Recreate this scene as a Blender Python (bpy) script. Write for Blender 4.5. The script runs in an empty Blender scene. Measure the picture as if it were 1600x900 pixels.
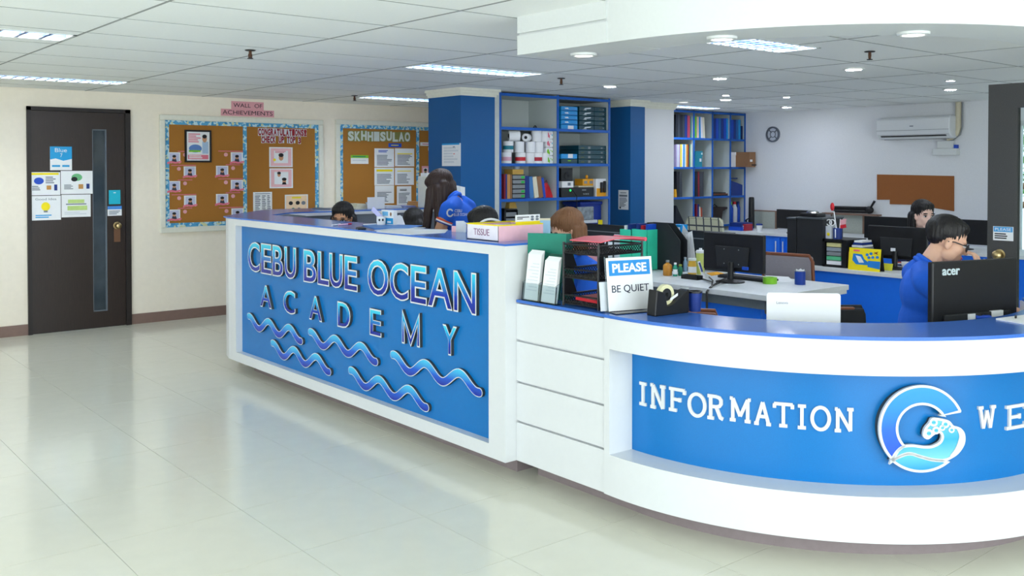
import bpy, bmesh, math, random
from mathutils import Vector, Matrix
from mathutils.geometry import tessellate_polygon
random.seed(7)
scene = bpy.context.scene
COL = scene.collection
# ------------------------------------------------------------------ camera, world, daylight, exposure
FPX, YAW, HOR, CAMH, PITCH = 1480.0, 50.3, 262.0, 1.55, 1.0
_a, _t = math.radians(YAW), math.radians(PITCH)
FH = Vector((math.cos(_a), math.sin(_a), 0)); RT = Vector((math.sin(_a), -math.cos(_a), 0)); UPZ = Vector((0, 0, 1))
FW = FH * math.cos(_t) - UPZ * math.sin(_t); UP = UPZ * math.cos(_t) + FH * math.sin(_t)
PPY = HOR + FPX * math.tan(_t)
CAM = Vector((0, 0, CAMH))
cam_d = bpy.data.cameras.new('camera'); cam = bpy.data.objects.new('camera', cam_d); COL.objects.link(cam)
cam_d.sensor_fit = 'HORIZONTAL'; cam_d.sensor_width = 36.0; cam_d.lens = FPX / 1600 * 36
cam_d.shift_y = (PPY - 450) / 1600; cam_d.clip_start = 0.05
cam.matrix_world = Matrix((( RT.x, UP.x, -FW.x, CAM.x), (RT.y, UP.y, -FW.y, CAM.y), (RT.z, UP.z, -FW.z, CAM.z), (0, 0, 0, 1)))
scene.camera = cam
world = bpy.data.worlds.new('world'); scene.world = world; world.use_nodes = True
_bg = world.node_tree.nodes['Background']; _bg.inputs[0].default_value = (0.80, 0.92, 1.0, 1); _bg.inputs[1].default_value = 1.6
scene.view_settings.view_transform = 'Standard'; scene.view_settings.look = 'None'
scene.view_settings.exposure = 0.55; scene.view_settings.gamma = 1.0; scene.view_settings.use_curve_mapping = False

def window_light(name, loc, rot, sx, sy, power, color):
    d = bpy.data.lights.new(name, 'AREA'); d.shape = 'RECTANGLE'; d.size = sx; d.size_y = sy; d.energy = power; d.color = color
    o = bpy.data.objects.new(name, d); COL.objects.link(o); o.location = loc; o.rotation_euler = rot
    return o
# daylight entering through the glazed entrance fronts behind the camera (openings in wall_front and wall_left)
window_light('daylight_front', (1.6, -3.55, 1.2), (math.radians(100), 0, 0), 6.6, 2.0, 138, (0.90, 0.97, 1.0))
window_light('daylight_side', (-3.55, 2.0, 1.2), (math.radians(100), 0, math.radians(-90)), 6.6, 2.0, 85, (0.93, 0.98, 1.0))

# ------------------------------------------------------------------ helpers
def ray(px, py): return FW + RT * ((px - 800) / FPX) - UP * ((py - PPY) / FPX)
def at(px, py, ax, val):
    i = 'XYZ'.index(ax); d = ray(px, py); return CAM + d * ((val - CAM[i]) / d[i])
def atd(px, py, dist):
    d = ray(px, py); return CAM + d * (dist / d.dot(FH))
def oncyl(px, py, cx, cy, R):
    d = ray(px, py); ox, oy = -cx, -cy
    A = d.x*d.x+d.y*d.y; B = 2*(ox*d.x+oy*d.y); Cc = ox*ox+oy*oy-R*R
    t = (-B - math.sqrt(B*B-4*A*Cc))/(2*A); return CAM + d*t
def s2l(c):
    c /= 255.0
    return c/12.92 if c <= 0.04045 else ((c+0.055)/1.055)**2.4
def lin(rgb): return (s2l(rgb[0]), s2l(rgb[1]), s2l(rgb[2]), 1)
MATS = {}
def mat(name, rgb, rough=0.5, metal=0.0, noise=0.04, scale=30, bump=0.0, emit=0, trans=0, coat=0, spec=0.5, stretch=None, ior=1.45):
    if name in MATS: return MATS[name]
    m = bpy.data.materials.new(name); m.use_nodes = True; nt = m.node_tree; b = nt.nodes['Principled BSDF']
    c = lin(rgb)
    b.inputs['Roughness'].default_value = rough; b.inputs['Metallic'].default_value = metal
    b.inputs['Specular IOR Level'].default_value = spec; b.inputs['IOR'].default_value = ior
    b.inputs['Transmission Weight'].default_value = trans; b.inputs['Coat Weight'].default_value = coat
    tc = nt.nodes.new('ShaderNodeTexCoord'); nz = nt.nodes.new('ShaderNodeTexNoise'); nz.inputs['Scale'].default_value = scale
    nz.inputs['Detail'].default_value = 3
    if stretch:
        mp = nt.nodes.new('ShaderNodeMapping'); mp.inputs['Scale'].default_value = stretch
        nt.links.new(tc.outputs['Object'], mp.inputs[0]); nt.links.new(mp.outputs[0], nz.inputs['Vector'])
    else: nt.links.new(tc.outputs['Object'], nz.inputs['Vector'])
    mx = nt.nodes.new('ShaderNodeMix'); mx.data_type = 'RGBA'
    mx.inputs[6].default_value = tuple(max(0, x*(1-noise*2)) for x in c[:3]) + (1,)
    mx.inputs[7].default_value = tuple(min(1, x*(1+noise*2)) for x in c[:3]) + (1,)
    nt.links.new(nz.outputs['Fac'], mx.inputs[0]); nt.links.new(mx.outputs[2], b.inputs['Base Color'])
    if emit:
        b.inputs['Emission Color'].default_value = c; b.inputs['Emission Strength'].default_value = emit
    if bump:
        bp = nt.nodes.new('ShaderNodeBump'); bp.inputs['Strength'].default_value = bump; bp.inputs['Distance'].default_value = 0.002
        nt.links.new(nz.outputs['Fac'], bp.inputs['Height']); nt.links.new(bp.outputs[0], b.inputs['Normal'])
    MATS[name] = m; return m
def ramp_mat(name, stops, axis='Z', rough=0.25):
    if name in MATS: return MATS[name]
    m = bpy.data.materials.new(name); m.use_nodes = True; nt = m.node_tree; b = nt.nodes['Principled BSDF']
    b.inputs['Roughness'].default_value = rough
    tc = nt.nodes.new('ShaderNodeTexCoord'); sp = nt.nodes.new('ShaderNodeSeparateXYZ'); cr = nt.nodes.new('ShaderNodeValToRGB')
    nt.links.new(tc.outputs['Generated'], sp.inputs[0]); nt.links.new(sp.outputs[axis], cr.inputs[0])
    el = cr.color_ramp.elements
    el[0].position, el[0].color = stops[0][0], lin(stops[0][1]); el[1].position, el[1].color = stops[-1][0], lin(stops[-1][1])
    for p, c in stops[1:-1]:
        e = el.new(p); e.color = lin(c)
    nt.links.new(cr.outputs[0], b.inputs['Base Color']); MATS[name] = m; return m

WMAT = {}
def world_of(o): return WMAT.get(o.name, Matrix())
class MB:
    def __init__(s): s.v = []; s.f = []; s.mi = []; s.M = None; s.cur = 0
    def add(s, vs, fs):
        n = len(s.v)
        for v in vs:
            v = Vector(v); s.v.append(s.M @ v if s.M else v)
        for f in fs: s.f.append([n+i for i in f]); s.mi.append(s.cur)
        return s
    def box(s, x0, x1, y0, y1, z0, z1):
        if x0 > x1: x0, x1 = x1, x0
        if y0 > y1: y0, y1 = y1, y0
        if z0 > z1: z0, z1 = z1, z0
        return s.add([(x0,y0,z0),(x1,y0,z0),(x1,y1,z0),(x0,y1,z0),(x0,y0,z1),(x1,y0,z1),(x1,y1,z1),(x0,y1,z1)],
                     [(3,2,1,0),(4,5,6,7),(0,1,5,4),(1,2,6,5),(2,3,7,6),(3,0,4,7)])
    def prism(s, poly, z0, z1):
        n = len(poly)
        return s.add([(p[0],p[1],z0) for p in poly]+[(p[0],p[1],z1) for p in poly],
                     [list(range(n))[::-1], list(range(n, 2*n))]+[(i,(i+1)%n,n+(i+1)%n,n+i) for i in range(n)])
    def tess(s, pts, k):
        if k <= 4: return [list(range(k))]
        return [list(q) for q in tessellate_polygon([pts])]
    def plate(s, o, ux, uz, poly, t, back=0.0):
        """polygon (u,v) in the plane spanned by ux, uz at o, extruded from back to t along ux x uz"""
        o = Vector(o); ux = Vector(ux); uz = Vector(uz); n = ux.cross(uz); k = len(poly)
        vs = [o+ux*p[0]+uz*p[1]+n*back for p in poly]+[o+ux*p[0]+uz*p[1]+n*t for p in poly]
        fs = s.tess([Vector((p[0], p[1], 0)) for p in poly], k)
        return s.add(vs, [f[::-1] for f in fs]+[[k+i for i in f] for f in fs]+[(i,(i+1)%k,k+(i+1)%k,k+i) for i in range(k)])
    def ribbon(s, o, ux, uz, pts, w, t, back=0.0, closed=False, caps=True):
        """a stroke of width w along 2D points, raised from back to t"""
        o = Vector(o); ux = Vector(ux); uz = Vector(uz); n = ux.cross(uz)
        P = [Vector(p) for p in pts]; k = len(P)
        if caps and not closed:
            # round ends
            def cap(c, d):
                a0 = math.atan2(d.y, d.x); return [c+Vector((math.cos(a0+a), math.sin(a0+a)))*w/2 for a in [math.pi/2-math.pi*i/6 for i in range(7)]]
        L, R = [], []
        for i in range(k):
            if closed: a, b = P[i-1], P[(i+1) % k]
            else: a, b = P[max(0,i-1)], P[min(k-1,i+1)]
            d0 = (P[i]-P[i-1]).normalized() if (closed or i > 0) else None
            d1 = (P[(i+1)%k]-P[i]).normalized() if (closed or i < k-1) else None
            if d0 is None: d0 = d1
            if d1 is None: d1 = d0
            tn = (d0+d1); tn = tn.normalized() if tn.length > 1e-6 else d1
            nn = Vector((-tn.y, tn.x)); c = max(0.35, nn.dot(Vector((-d1.y, d1.x))))
            L.append(P[i]+nn*(w/2/c)); R.append(P[i]-nn*(w/2/c))
        if closed:
            q = lambda p, h: o+ux*p.x+uz*p.y+n*h
            vs = []; fs = []
            for i in range(k): vs += [q(L[i],t), q(R[i],t), q(L[i],back), q(R[i],back)]
            for i in range(k):
                a, b = 4*i, 4*((i+1) % k)
                fs += [(a,a+1,b+1,b),(a,b,b+2,a+2),(a+1,a+3,b+3,b+1),(a+2,b+2,b+3,a+3)]
            return s.add(vs, fs)
        q = lambda p, h: o+ux*p.x+uz*p.y+n*h
        vs = []; fs = []
        for i in range(k): vs += [q(L[i],t), q(R[i],t), q(L[i],back), q(R[i],back)]
        for i in range(k-1):
            a, b = 4*i, 4*(i+1)
            fs += [(a,a+1,b+1,b),(a,b,b+2,a+2),(a+1,a+3,b+3,b+1),(a+2,b+2,b+3,a+3)]
        if not caps: fs += [(0,2,3,1),(4*k-4,4*k-3,4*k-1,4*k-2)]
        s.add(vs, fs)
        if caps:
            for c, d in ((P[0], P[0]-P[1]), (P[-1], P[-1]-P[-2])):
                pl = cap(c, d); s.plate(o, ux, uz, [(p.x,p.y) for p in pl], t, back)
        return s
    def tube(s, pts, r, n=8, closed=False):
        P = [Vector(p) for p in pts]; k = len(P); rs = r if isinstance(r, (list, tuple)) else [r]*k
        vs = []; fs = []; ref = None
        for i in range(k):
            d = (P[(i+1)%k]-P[i-1]) if closed else (P[min(i+1,k-1)]-P[max(i-1,0)])
            d = d.normalized() if d.length > 1e-9 else Vector((0,0,1))
            if ref is None: ref = Vector((0,0,1)) if abs(d.z) < 0.9 else Vector((1,0,0))
            u = ref - d*ref.dot(d); u = u.normalized() if u.length > 1e-6 else d.orthogonal().normalized(); ref = u; w = d.cross(u)
            for j in range(n):
                a = 2*math.pi*j/n; vs.append(P[i]+(u*math.cos(a)+w*math.sin(a))*rs[i])
        for i in range(k if closed else k-1):
            for j in range(n):
                a = i*n+j; b = i*n+(j+1)%n; c = ((i+1)%k)*n+(j+1)%n; d = ((i+1)%k)*n+j; fs.append((a,b,c,d))
        if not closed: fs += [list(range(n))[::-1], [(k-1)*n+j for j in range(n)]]
        return s.add(vs, fs)
    def lathe(s, c, prof, n=20):
        c = Vector(c); vs = []; fs = []; k = len(prof)
        for r, z in prof:
            for j in range(n):
                a = 2*math.pi*j/n; vs.append(c+Vector((r*math.cos(a), r*math.sin(a), z)))
        for i in range(k-1):
            for j in range(n): fs.append((i*n+j, i*n+(j+1)%n, (i+1)*n+(j+1)%n, (i+1)*n+j))
        fs += [list(range(n))[::-1], [(k-1)*n+j for j in range(n)]]
        return s.add(vs, fs)
    def ell(s, c, rad, R=None, nu=16, nv=10):
        c = Vector(c); vs = []; fs = []
        for i in range(nv+1):
            th = math.pi*i/nv
            for j in range(nu):
                ph = 2*math.pi*j/nu
                v = Vector((rad[0]*math.sin(th)*math.cos(ph), rad[1]*math.sin(th)*math.sin(ph), rad[2]*math.cos(th)))
                if R: v = R @ v
                vs.append(c+v)
        for i in range(nv):
            for j in range(nu): fs.append((i*nu+j, (i+1)*nu+j, (i+1)*nu+(j+1)%nu, i*nu+(j+1)%nu))
        return s.add(vs, fs)
    def ring(s, cx, cy, r0, r1, a0, a1, z0, z1, n=64):
        vs = []; fs = []
        for i in range(n+1):
            a = a0+(a1-a0)*i/n; c, q = math.cos(a), math.sin(a)
            vs += [(cx+r0*c,cy+r0*q,z0),(cx+r1*c,cy+r1*q,z0),(cx+r0*c,cy+r0*q,z1),(cx+r1*c,cy+r1*q,z1)]
        for i in range(n):
            a, b = 4*i, 4*i+4
            fs += [(a,b,b+1,a+1),(a+2,a+3,b+3,b+2),(a,a+2,b+2,b),(a+1,b+1,b+3,a+3)]
        fs += [(0,1,3,2),(4*n,4*n+2,4*n+3,4*n+1)]
        return s.add(vs, fs)
    def build(s, name, mats, parent=None, smooth=None, bevel=0, label=None, cat=None, group=None, kind=None):
        me = bpy.data.meshes.new(name); o = bpy.data.objects.new(name, me); COL.objects.link(o)
        if parent: W = world_of(parent)
        else:
            xs = [v.x for v in s.v]; ys = [v.y for v in s.v]; z0 = min(v.z for v in s.v)
            W = Matrix.Translation(((min(xs)+max(xs))/2, (min(ys)+max(ys))/2, z0)); o.location = W.translation; WMAT[o.name] = W
        inv = W.inverted()
        if parent: o.parent = parent; WMAT[o.name] = W
        me.from_pydata([inv @ v for v in s.v], [], s.f)
        ml = mats if isinstance(mats, (list, tuple)) else [mats]
        for m in ml: me.materials.append(m)
        if len(ml) > 1: me.polygons.foreach_set('material_index', s.mi)
        bm = bmesh.new(); bm.from_mesh(me); bmesh.ops.recalc_face_normals(bm, faces=bm.faces); bm.to_mesh(me); bm.free()
        if smooth: me.shade_smooth(); me.set_sharp_from_angle(angle=smooth)
        if bevel:
            b = o.modifiers.new('bevel', 'BEVEL'); b.width = bevel; b.segments = 2; b.limit_method = 'ANGLE'
        tag(o, label, cat, group, kind); return o
def tag(o, label=None, cat=None, group=None, kind=None):
    if label: o['label'] = label
    if cat: o['category'] = cat
    if group: o['group'] = group
    if kind: o['kind'] = kind
    return o
def thing(name, label, cat, loc, group=None, rz=0, kind=None):
    o = bpy.data.objects.new(name, None); COL.objects.link(o); o.empty_display_size = 0.05
    o.location = loc; o.rotation_euler = (0, 0, rz)
    WMAT[o.name] = Matrix.Translation(Vector(loc)) @ Matrix.Rotation(rz, 4, 'Z')
    return tag(o, label, cat, group, kind)
def copy_tree(o, parent=None):
    c = o.copy(); COL.objects.link(c)
    if parent: c.parent = parent
    for ch in o.children: copy_tree(ch, c)
    return c
def Box(*a): return MB().box(*a)
TXT = {}
def text_data(ch, offset=0.0, res=4):
    """verts, faces of flat glyphs from the built-in font, x to the right, y up"""
    k = (ch, offset)
    if k in TXT: return TXT[k]
    cu = bpy.data.curves.new('glyph', 'FONT'); cu.body = ch; cu.size = 1.0; cu.offset = offset; cu.resolution_u = res; cu.fill_mode = 'FRONT'
    ob = bpy.data.objects.new('glyph', cu); COL.objects.link(ob)
    bpy.context.view_layer.update()
    me = ob.to_mesh(); vs = [(v.co.x, v.co.y) for v in me.vertices]; fs = [tuple(p.vertices) for p in me.polygons]
    # boundary edges for the sides
    cnt = {}
    for p in me.polygons:
        for e in p.edge_keys: cnt[e] = cnt.get(e, 0)+1
    bd = [e for e, c in cnt.items() if c == 1]
    ob.to_mesh_clear(); bpy.data.objects.remove(ob); bpy.data.curves.remove(cu)
    TXT[k] = (vs, fs, bd); return TXT[k]
def glyphs(mb, ch, o, ux, uz, w, h, t, back=0.0, offset=0.0, fit=None, side_mat=None):
    """text fitted into w x h (from o = lower-left) on a plane, raised from back to t; fit = offset whose box sets the scale"""
    vs, fs, bd = text_data(ch, offset); ref = vs if fit is None else text_data(ch, fit)[0]
    x0 = min(v[0] for v in ref); x1 = max(v[0] for v in ref); y0 = min(v[1] for v in ref); y1 = max(v[1] for v in ref)
    sx = (w/(x1-x0)) if w else h/(y1-y0); sy = h/(y1-y0)
    o = Vector(o); ux = Vector(ux); uz = Vector(uz); n = ux.cross(uz)
    F = [o+ux*((v[0]-x0)*sx)+uz*((v[1]-y0)*sy)+n*t for v in vs]
    mb.add(F, fs)
    if t-back > 1e-5:
        B = [p-n*(t-back) for p in F]; k = len(F); c = mb.cur
        if side_mat is not None: mb.cur = side_mat
        mb.add(F+B, [(a, b, k+b, k+a) for a, b in bd]); mb.cur = c
    return (x1-x0)*sx
ORD = ['first', 'second', 'third', 'fourth', 'fifth', 'sixth', 'seventh', 'eighth', 'ninth', 'tenth', 'eleventh', 'twelfth']

# ------------------------------------------------------------------ materials
WHITE = mat('white_laminate', (220, 223, 225), 0.28, noise=0.01)
WHITE2 = mat('white_paint', (216, 220, 219), 0.55, noise=0.015, scale=60)
BEIGE = mat('cream_wall_paint', (246, 237, 220), 0.7, noise=0.02, scale=25, bump=0.1)
GREYW = mat('cool_white_wall_paint', (226, 228, 230), 0.75, noise=0.03, scale=120, bump=0.35)
BASEB = mat('brown_baseboard', (128, 104, 94), 0.5)
KICK = mat('mauve_grey_toe_kick', (140, 128, 130), 0.5, noise=0.06)
BLUE = mat('blue_laminate_panel', (2, 114, 188), 0.30, noise=0.05, scale=220)
BLUETOP = mat('blue_speckled_worktop', (62, 112, 200), 0.18, noise=0.10, scale=320)
COLBLUE = mat('column_blue_paint', (0, 86, 146), 0.5, noise=0.06, scale=120)
SHELFBLUE = mat('shelf_edge_blue', (14, 92, 184), 0.4)
DESKBLUE = mat('desk_panel_blue', (24, 116, 240), 0.45, noise=0.02)
SHELFIN = mat('shelf_interior_grey', (190, 198, 196), 0.6, noise=0.05, scale=150)
DESKTOP = mat('pale_grey_desktop', (222, 226, 228), 0.4)
DESKEDGE = mat('grey_desk_edge', (98, 108, 116), 0.5)
BLACK = mat('black_plastic', (20, 21, 24), 0.4, noise=0.1)
BLACK2 = mat('soft_black', (30, 32, 36), 0.6, noise=0.15, scale=200)
PARTGREY = mat('charcoal_partition_fabric', (44, 50, 54), 0.85, noise=0.2, scale=260)
CUBGREY = mat('slate_cubicle_panel', (104, 112, 122), 0.75, noise=0.1, scale=200)
CEILW = mat('ceiling_tile_white', (246, 249, 247), 0.85, noise=0.02, scale=80, bump=0.15)
TBAR = mat('ceiling_bar_grey', (150, 154, 152), 0.6)
FLOORT = mat('polished_floor_tile', (225, 224, 209), 0.13, noise=0.02, scale=6, spec=0.55)
GROUT = mat('floor_grout', (190, 194, 186), 0.6)
DOORW = mat('dark_walnut_door', (44, 33, 29), 0.35, noise=0.25, scale=12, stretch=(14, 14, 0.7))
DOORD = mat('dark_door_frame', (34, 27, 26), 0.45, noise=0.1)
GDOOR = mat('grey_brown_door', (66, 66, 66), 0.55, noise=0.1, scale=120)
CORK = mat('cork', (166, 112, 44), 0.9, noise=0.16, scale=260, bump=0.3)
CORK2 = mat('cork_red_brown', (150, 92, 48), 0.9, noise=0.12, scale=260)
CREAMTRIM = mat('cream_trim', (232, 232, 218), 0.45)
BRASS = mat('brass', (186, 164, 118), 0.3, metal=1.0)
CHROME = mat('chrome', (200, 204, 208), 0.15, metal=1.0)
PAPER = mat('white_paper', (238, 240, 242), 0.7, noise=0.015)
PAPER2 = mat('grey_white_paper', (214, 220, 226), 0.7, noise=0.03)
INK = mat('ink_grey', (120, 128, 138), 0.8)
INKD = mat('ink_black', (28, 28, 34), 0.7)
YEL = mat('bright_yellow', (250, 226, 20), 0.55)
ORNG = mat('orange_yellow_card', (236, 166, 34), 0.55)
PINK = mat('pale_pink_card', (248, 196, 206), 0.6)
ROSE = mat('rose_print', (226, 120, 140), 0.6)
RED = mat('red', (204, 34, 48), 0.5)
CORAL = mat('coral_pink_folder', (244, 108, 124), 0.35)
CRIM = mat('crimson_letter', (150, 20, 36), 0.55)
LPINK = mat('dusty_pink_card', (226, 164, 172), 0.6)
GREEN = mat('green_file_box', (16, 128, 108), 0.6, noise=0.06, scale=160)
TEAL = mat('mint_green_binder', (54, 212, 172), 0.5)
DTEAL = mat('dark_teal_ream', (8, 62, 76), 0.3, noise=0.1, scale=60)
SKYB = mat('sky_blue_pack', (30, 150, 222), 0.25, noise=0.08, scale=50)
CYAN = mat('cyan_print', (30, 160, 220), 0.5)
AQUA = mat('aqua_card', (20, 180, 204), 0.5)
LGREEN = mat('lime_green', (130, 200, 40), 0.45)
NAVY = mat('navy_binder', (22, 52, 130), 0.45)
ROYAL = mat('royal_blue_plastic', (20, 74, 190), 0.4)
DARKTURQ = mat('turquoise_box', (10, 122, 142), 0.5)
BROWNC = mat('brown_cardboard', (142, 104, 72), 0.8, noise=0.06, scale=60)
WOOD = mat('brown_wood', (120, 66, 38), 0.4, noise=0.2, scale=20, stretch=(2, 20, 20))
GREYFAB = mat('grey_woven_fabric', (138, 132, 138), 0.9, noise=0.16, scale=300, bump=0.5)
MAROON = mat('maroon_book', (130, 24, 44), 0.5)
TAN = mat('tan_cover', (196, 142, 78), 0.6)
CREAMC = mat('cream_cover', (232, 226, 200), 0.6)
PURPLE = mat('lavender_cover', (170, 158, 196), 0.6)
GREYPL = mat('grey_plastic', (134, 140, 144), 0.4)
GLASS = mat('clear_acrylic', (235, 245, 248), 0.04, trans=1.0, noise=0, ior=1.3)
DGLASS = mat('dark_door_glass', (54, 66, 76), 0.08, noise=0.25, scale=6, spec=0.8)
SKIN = mat('skin', (224, 176, 148), 0.5, noise=0.03)
SKIN2 = mat('tan_skin', (206, 152, 116), 0.5, noise=0.03)
HAIRB = mat('black_hair', (20, 17, 18), 0.5, noise=0.4, scale=60, stretch=(6, 6, 0.6), bump=0.9)
HAIRBR = mat('brown_hair', (118, 80, 50), 0.6, noise=0.3, scale=60, stretch=(6, 6, 0.6), bump=0.9)
HAIRDB = mat('dark_brown_hair', (46, 28, 24), 0.55, noise=0.4, scale=60, stretch=(6, 6, 0.6), bump=0.9)
SHIRT = mat('royal_blue_polo', (20, 94, 208), 0.8, noise=0.05, scale=120)
LIP = mat('lip', (198, 72, 92), 0.4)
EYEW = mat('eye_white', (232, 228, 224), 0.3)
LAMPON = mat('lamp_light', (236, 246, 255), 0.5, emit=36)
DOWNON = mat('downlight_light', (236, 242, 255), 0.5, emit=150)
LOUVER = mat('lamp_louver', (70, 92, 140), 0.3, noise=0.01)
LEAF = mat('leaf_green', (90, 150, 60), 0.6, noise=0.3, scale=8)
GRADL = ramp_mat('letter_blue_gradient', [(0.0, (10, 30, 140)), (0.35, (14, 60, 180)), (0.75, (24, 170, 226)), (1.0, (60, 214, 240))])
GRADW = ramp_mat('wave_blue_gradient', [(0.0, (10, 40, 160)), (0.4, (14, 90, 210)), (1.0, (70, 200, 240))])
X_, Y_, Z_ = Vector((1,0,0)), Vector((0,1,0)), Vector((0,0,1))
# ------------------------------------------------------------------ setting: floor, ceiling, walls
RX0, RX1, RY0, RY1, ZC = -3.5, 10.6, -3.5, 9.6, 2.29
def in_view(x, y, z, m=60):
    d = Vector((x, y, z))-CAM; f = d.dot(FW)
    if f < 0.4: return False
    px = 800+FPX*d.dot(RT)/f; py = PPY-FPX*d.dot(UP)/f
    return -m < px < 1600+m and -m < py < 900+m
floor = Box(RX0, RX1, RY0, RY1, -0.10, -0.003).build('floor', GROUT, kind='structure')
tile_me = Box(-0.5, 0.5, -0.5, 0.5, -0.5, 0.5)
def unit_box(name, m):
    me = bpy.data.meshes.new(name); me.from_pydata([tuple(v) for v in tile_me.v], [], tile_me.f); me.materials.append(m); return me
ft = unit_box('floor_tile', FLOORT); rest = MB(); PT = 0.592
fx = 1.78-PT*9; fy = 3.47-PT*12
def slab_piece(name, me, x0, x1, y0, y1, z0, z1, parent):
    o = bpy.data.objects.new(name, me); COL.objects.link(o); o.parent = parent
    o.location = Vector(((x0+x1)/2, (y0+y1)/2, (z0+z1)/2))-parent.location; o.scale = (x1-x0, y1-y0, z1-z0); return o
for i in range(26):
    for j in range(24):
        x0 = max(RX0, fx+i*PT); x1 = min(RX1, fx+i*PT+PT); y0 = max(RY0, fy+j*PT); y1 = min(RY1, fy+j*PT+PT)
        if x1-x0 < 0.02 or y1-y0 < 0.02: continue
        g = 0.0012; cx, cy = (x0+x1)/2, (y0+y1)/2
        vis = cx < 4.4 and not (cx > 3.3 and 2.4 < cy < 7.2) and any(in_view(a, b, 0, 5) for a in (x0, cx, x1) for b in (y0, cy, y1))
        if vis: slab_piece('floor_tile', ft, x0+g, x1-g, y0+g, y1-g, -0.003, 0, floor)
        else: rest.box(x0+g, x1-g, y0+g, y1-g, -0.003, 0)
rest.build('floor_tiles', FLOORT, floor, kind='stuff')
ceiling = Box(RX0, RX1, RY0, RY1, ZC+0.07, ZC+0.14).build('ceiling', TBAR, kind='structure')
# lamp openings: x0, x1, y0, y1
LAMPS = [(0.40, 1.51, 5.60, 5.90), (1.56, 2.68, 8.36, 8.66), (3.82, 4.94, 5.55, 5.86), (5.10, 6.22, 8.40, 8.70), (4.06, 5.18, 3.27, 3.58), (8.6, 9.5, 7.35, 7.6)]
def subtract(r, h):
    x0, x1, y0, y1 = r; a, b, c, d = h
    if b <= x0 or a >= x1 or d <= y0 or c >= y1: return [r]
    out = []
    if a > x0: out.append((x0, a, y0, y1)); x0 = a
    if b < x1: out.append((b, x1, y0, y1)); x1 = b
    if c > y0: out.append((x0, x1, y0, c))
    if d < y1: out.append((x0, x1, d, y1))
    return out
ct = unit_box('ceiling_tile', CEILW); rest = MB(); PX, PY = 1.143, 0.625
for i in range(14):
    for j in range(22):
        x0 = max(RX0, 1.515-PX*5+i*PX); x1 = min(RX1, 1.515-PX*5+(i+1)*PX); y0 = max(RY0, 3.58-PY*12+j*PY); y1 = min(RY1, 3.58-PY*12+(j+1)*PY)
        if x1-x0 < 0.02 or y1-y0 < 0.02: continue
        g = 0.006; rs = [(x0+g, x1-g, y0+0.0035, y1-0.0035)]
        for h in LAMPS: rs = [q for r in rs for q in subtract(r, h)]
        for q in rs:
            if q[1]-q[0] < 0.012 or q[3]-q[2] < 0.012: continue
            if any(in_view(a, b, ZC, 10) for a in (q[0], (q[0]+q[1])/2, q[1]) for b in (q[2], q[3])): slab_piece('ceiling_tile', ct, q[0], q[1], q[2], q[3], ZC-0.004, ZC+0.006, ceiling)
            else: rest.box(q[0], q[1], q[2], q[3], ZC-0.004, ZC+0.006)
rest.build('ceiling_tiles', CEILW, ceiling, kind='stuff')
for i in range(14):
    x = 1.515-PX*5+i*PX; rs = [(x-0.0075, x+0.0075, RY0, RY1)]
    for h in LAMPS: rs = [q for r in rs for q in subtract(r, h)]
    for q in rs:
        if RX0 < x < RX1 and q[1]-q[0] > 0.01: Box(q[0], q[1], q[2], q[3], ZC-0.0055, ZC+0.012).build('grid_bar', TBAR, ceiling)
for j in range(22):
    y = 3.58-PY*12+j*PY; rs = [(RX0, RX1, y-0.005, y+0.005)]
    for h in LAMPS: rs = [q for r in rs for q in subtract(r, h)]
    for q in rs:
        if RY0 < y < RY1 and q[3]-q[2] > 0.006: Box(q[0], q[1], q[2], q[3], ZC-0.005, ZC+0.012).build('grid_bar', TBAR, ceiling)
H = ZC+0.12
# door wall with its openings filled by the door
DX0, DX1, DZ = 2.14, 3.07, 2.118
wd = MB(); wd.box(RX0, DX0, RY1, RY1+0.12, -0.05, H); wd.box(DX1, RX1, RY1, RY1+0.12, -0.05, H); wd.box(DX0, DX1, RY1, RY1+0.12, DZ, H)
wall_left = wd.build('wall_back', BEIGE, kind='structure')
bb = MB(); bb.box(RX0, DX0, RY1-0.012, RY1, 0, 0.10).box(DX1, 7.0, RY1-0.012, RY1, 0, 0.10)
bb.build('baseboard_back', BASEB, kind='structure')
w = MB(); w.box(RX0-0.12, RX0, RY0, -1.3, 0, H).box(RX0-0.12, RX0, 5.3, RY1, 0, H).box(RX0-0.12, RX0, -1.3, 5.3, 0, 0.2).box(RX0-0.12, RX0, -1.3, 5.3, 2.2, H)
w.build('wall_left', BEIGE, kind='structure')
w = MB(); w.box(RX0, -1.7, RY0-0.12, RY0, 0, H).box(4.9, RX1, RY0-0.12, RY0, 0, H).box(-1.7, 4.9, RY0-0.12, RY0, 0, 0.2).box(-1.7, 4.9, RY0-0.12, RY0, 2.2, H)
w.build('wall_front', BEIGE, kind='structure')
# right wall with a window near the stairs
WY1 = at(1586, 250, 'X', RX1).y; WY0 = WY1-2.4
w = MB(); w.box(RX1, RX1+0.14, WY1, RY1, 0, H).box(RX1, RX1+0.14, RY0, WY0, 0, H).box(RX1, RX1+0.14, WY0, WY1, 2.05, H).box(RX1, RX1+0.14, WY0, WY1, 0, 0.35)
wall_right = w.build('wall_right', GREYW, kind='structure')
wf = MB(); wf.box(RX1+0.02, RX1+0.08, WY1-0.05, WY1, 0.35, 2.05).box(RX1+0.02, RX1+0.08, WY0, WY0+0.05, 0.35, 2.05).box(RX1+0.02, RX1+0.08, WY0, WY1, 0.35, 0.40).box(RX1+0.02, RX1+0.08, WY0, WY1, 2.0, 2.05)
win = wf.build('window_1', WHITE2, kind='structure')
Box(RX1+0.045, RX1+0.05, WY0+0.05, WY1-0.05, 0.40, 2.0).build('pane', GLASS, win)
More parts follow.
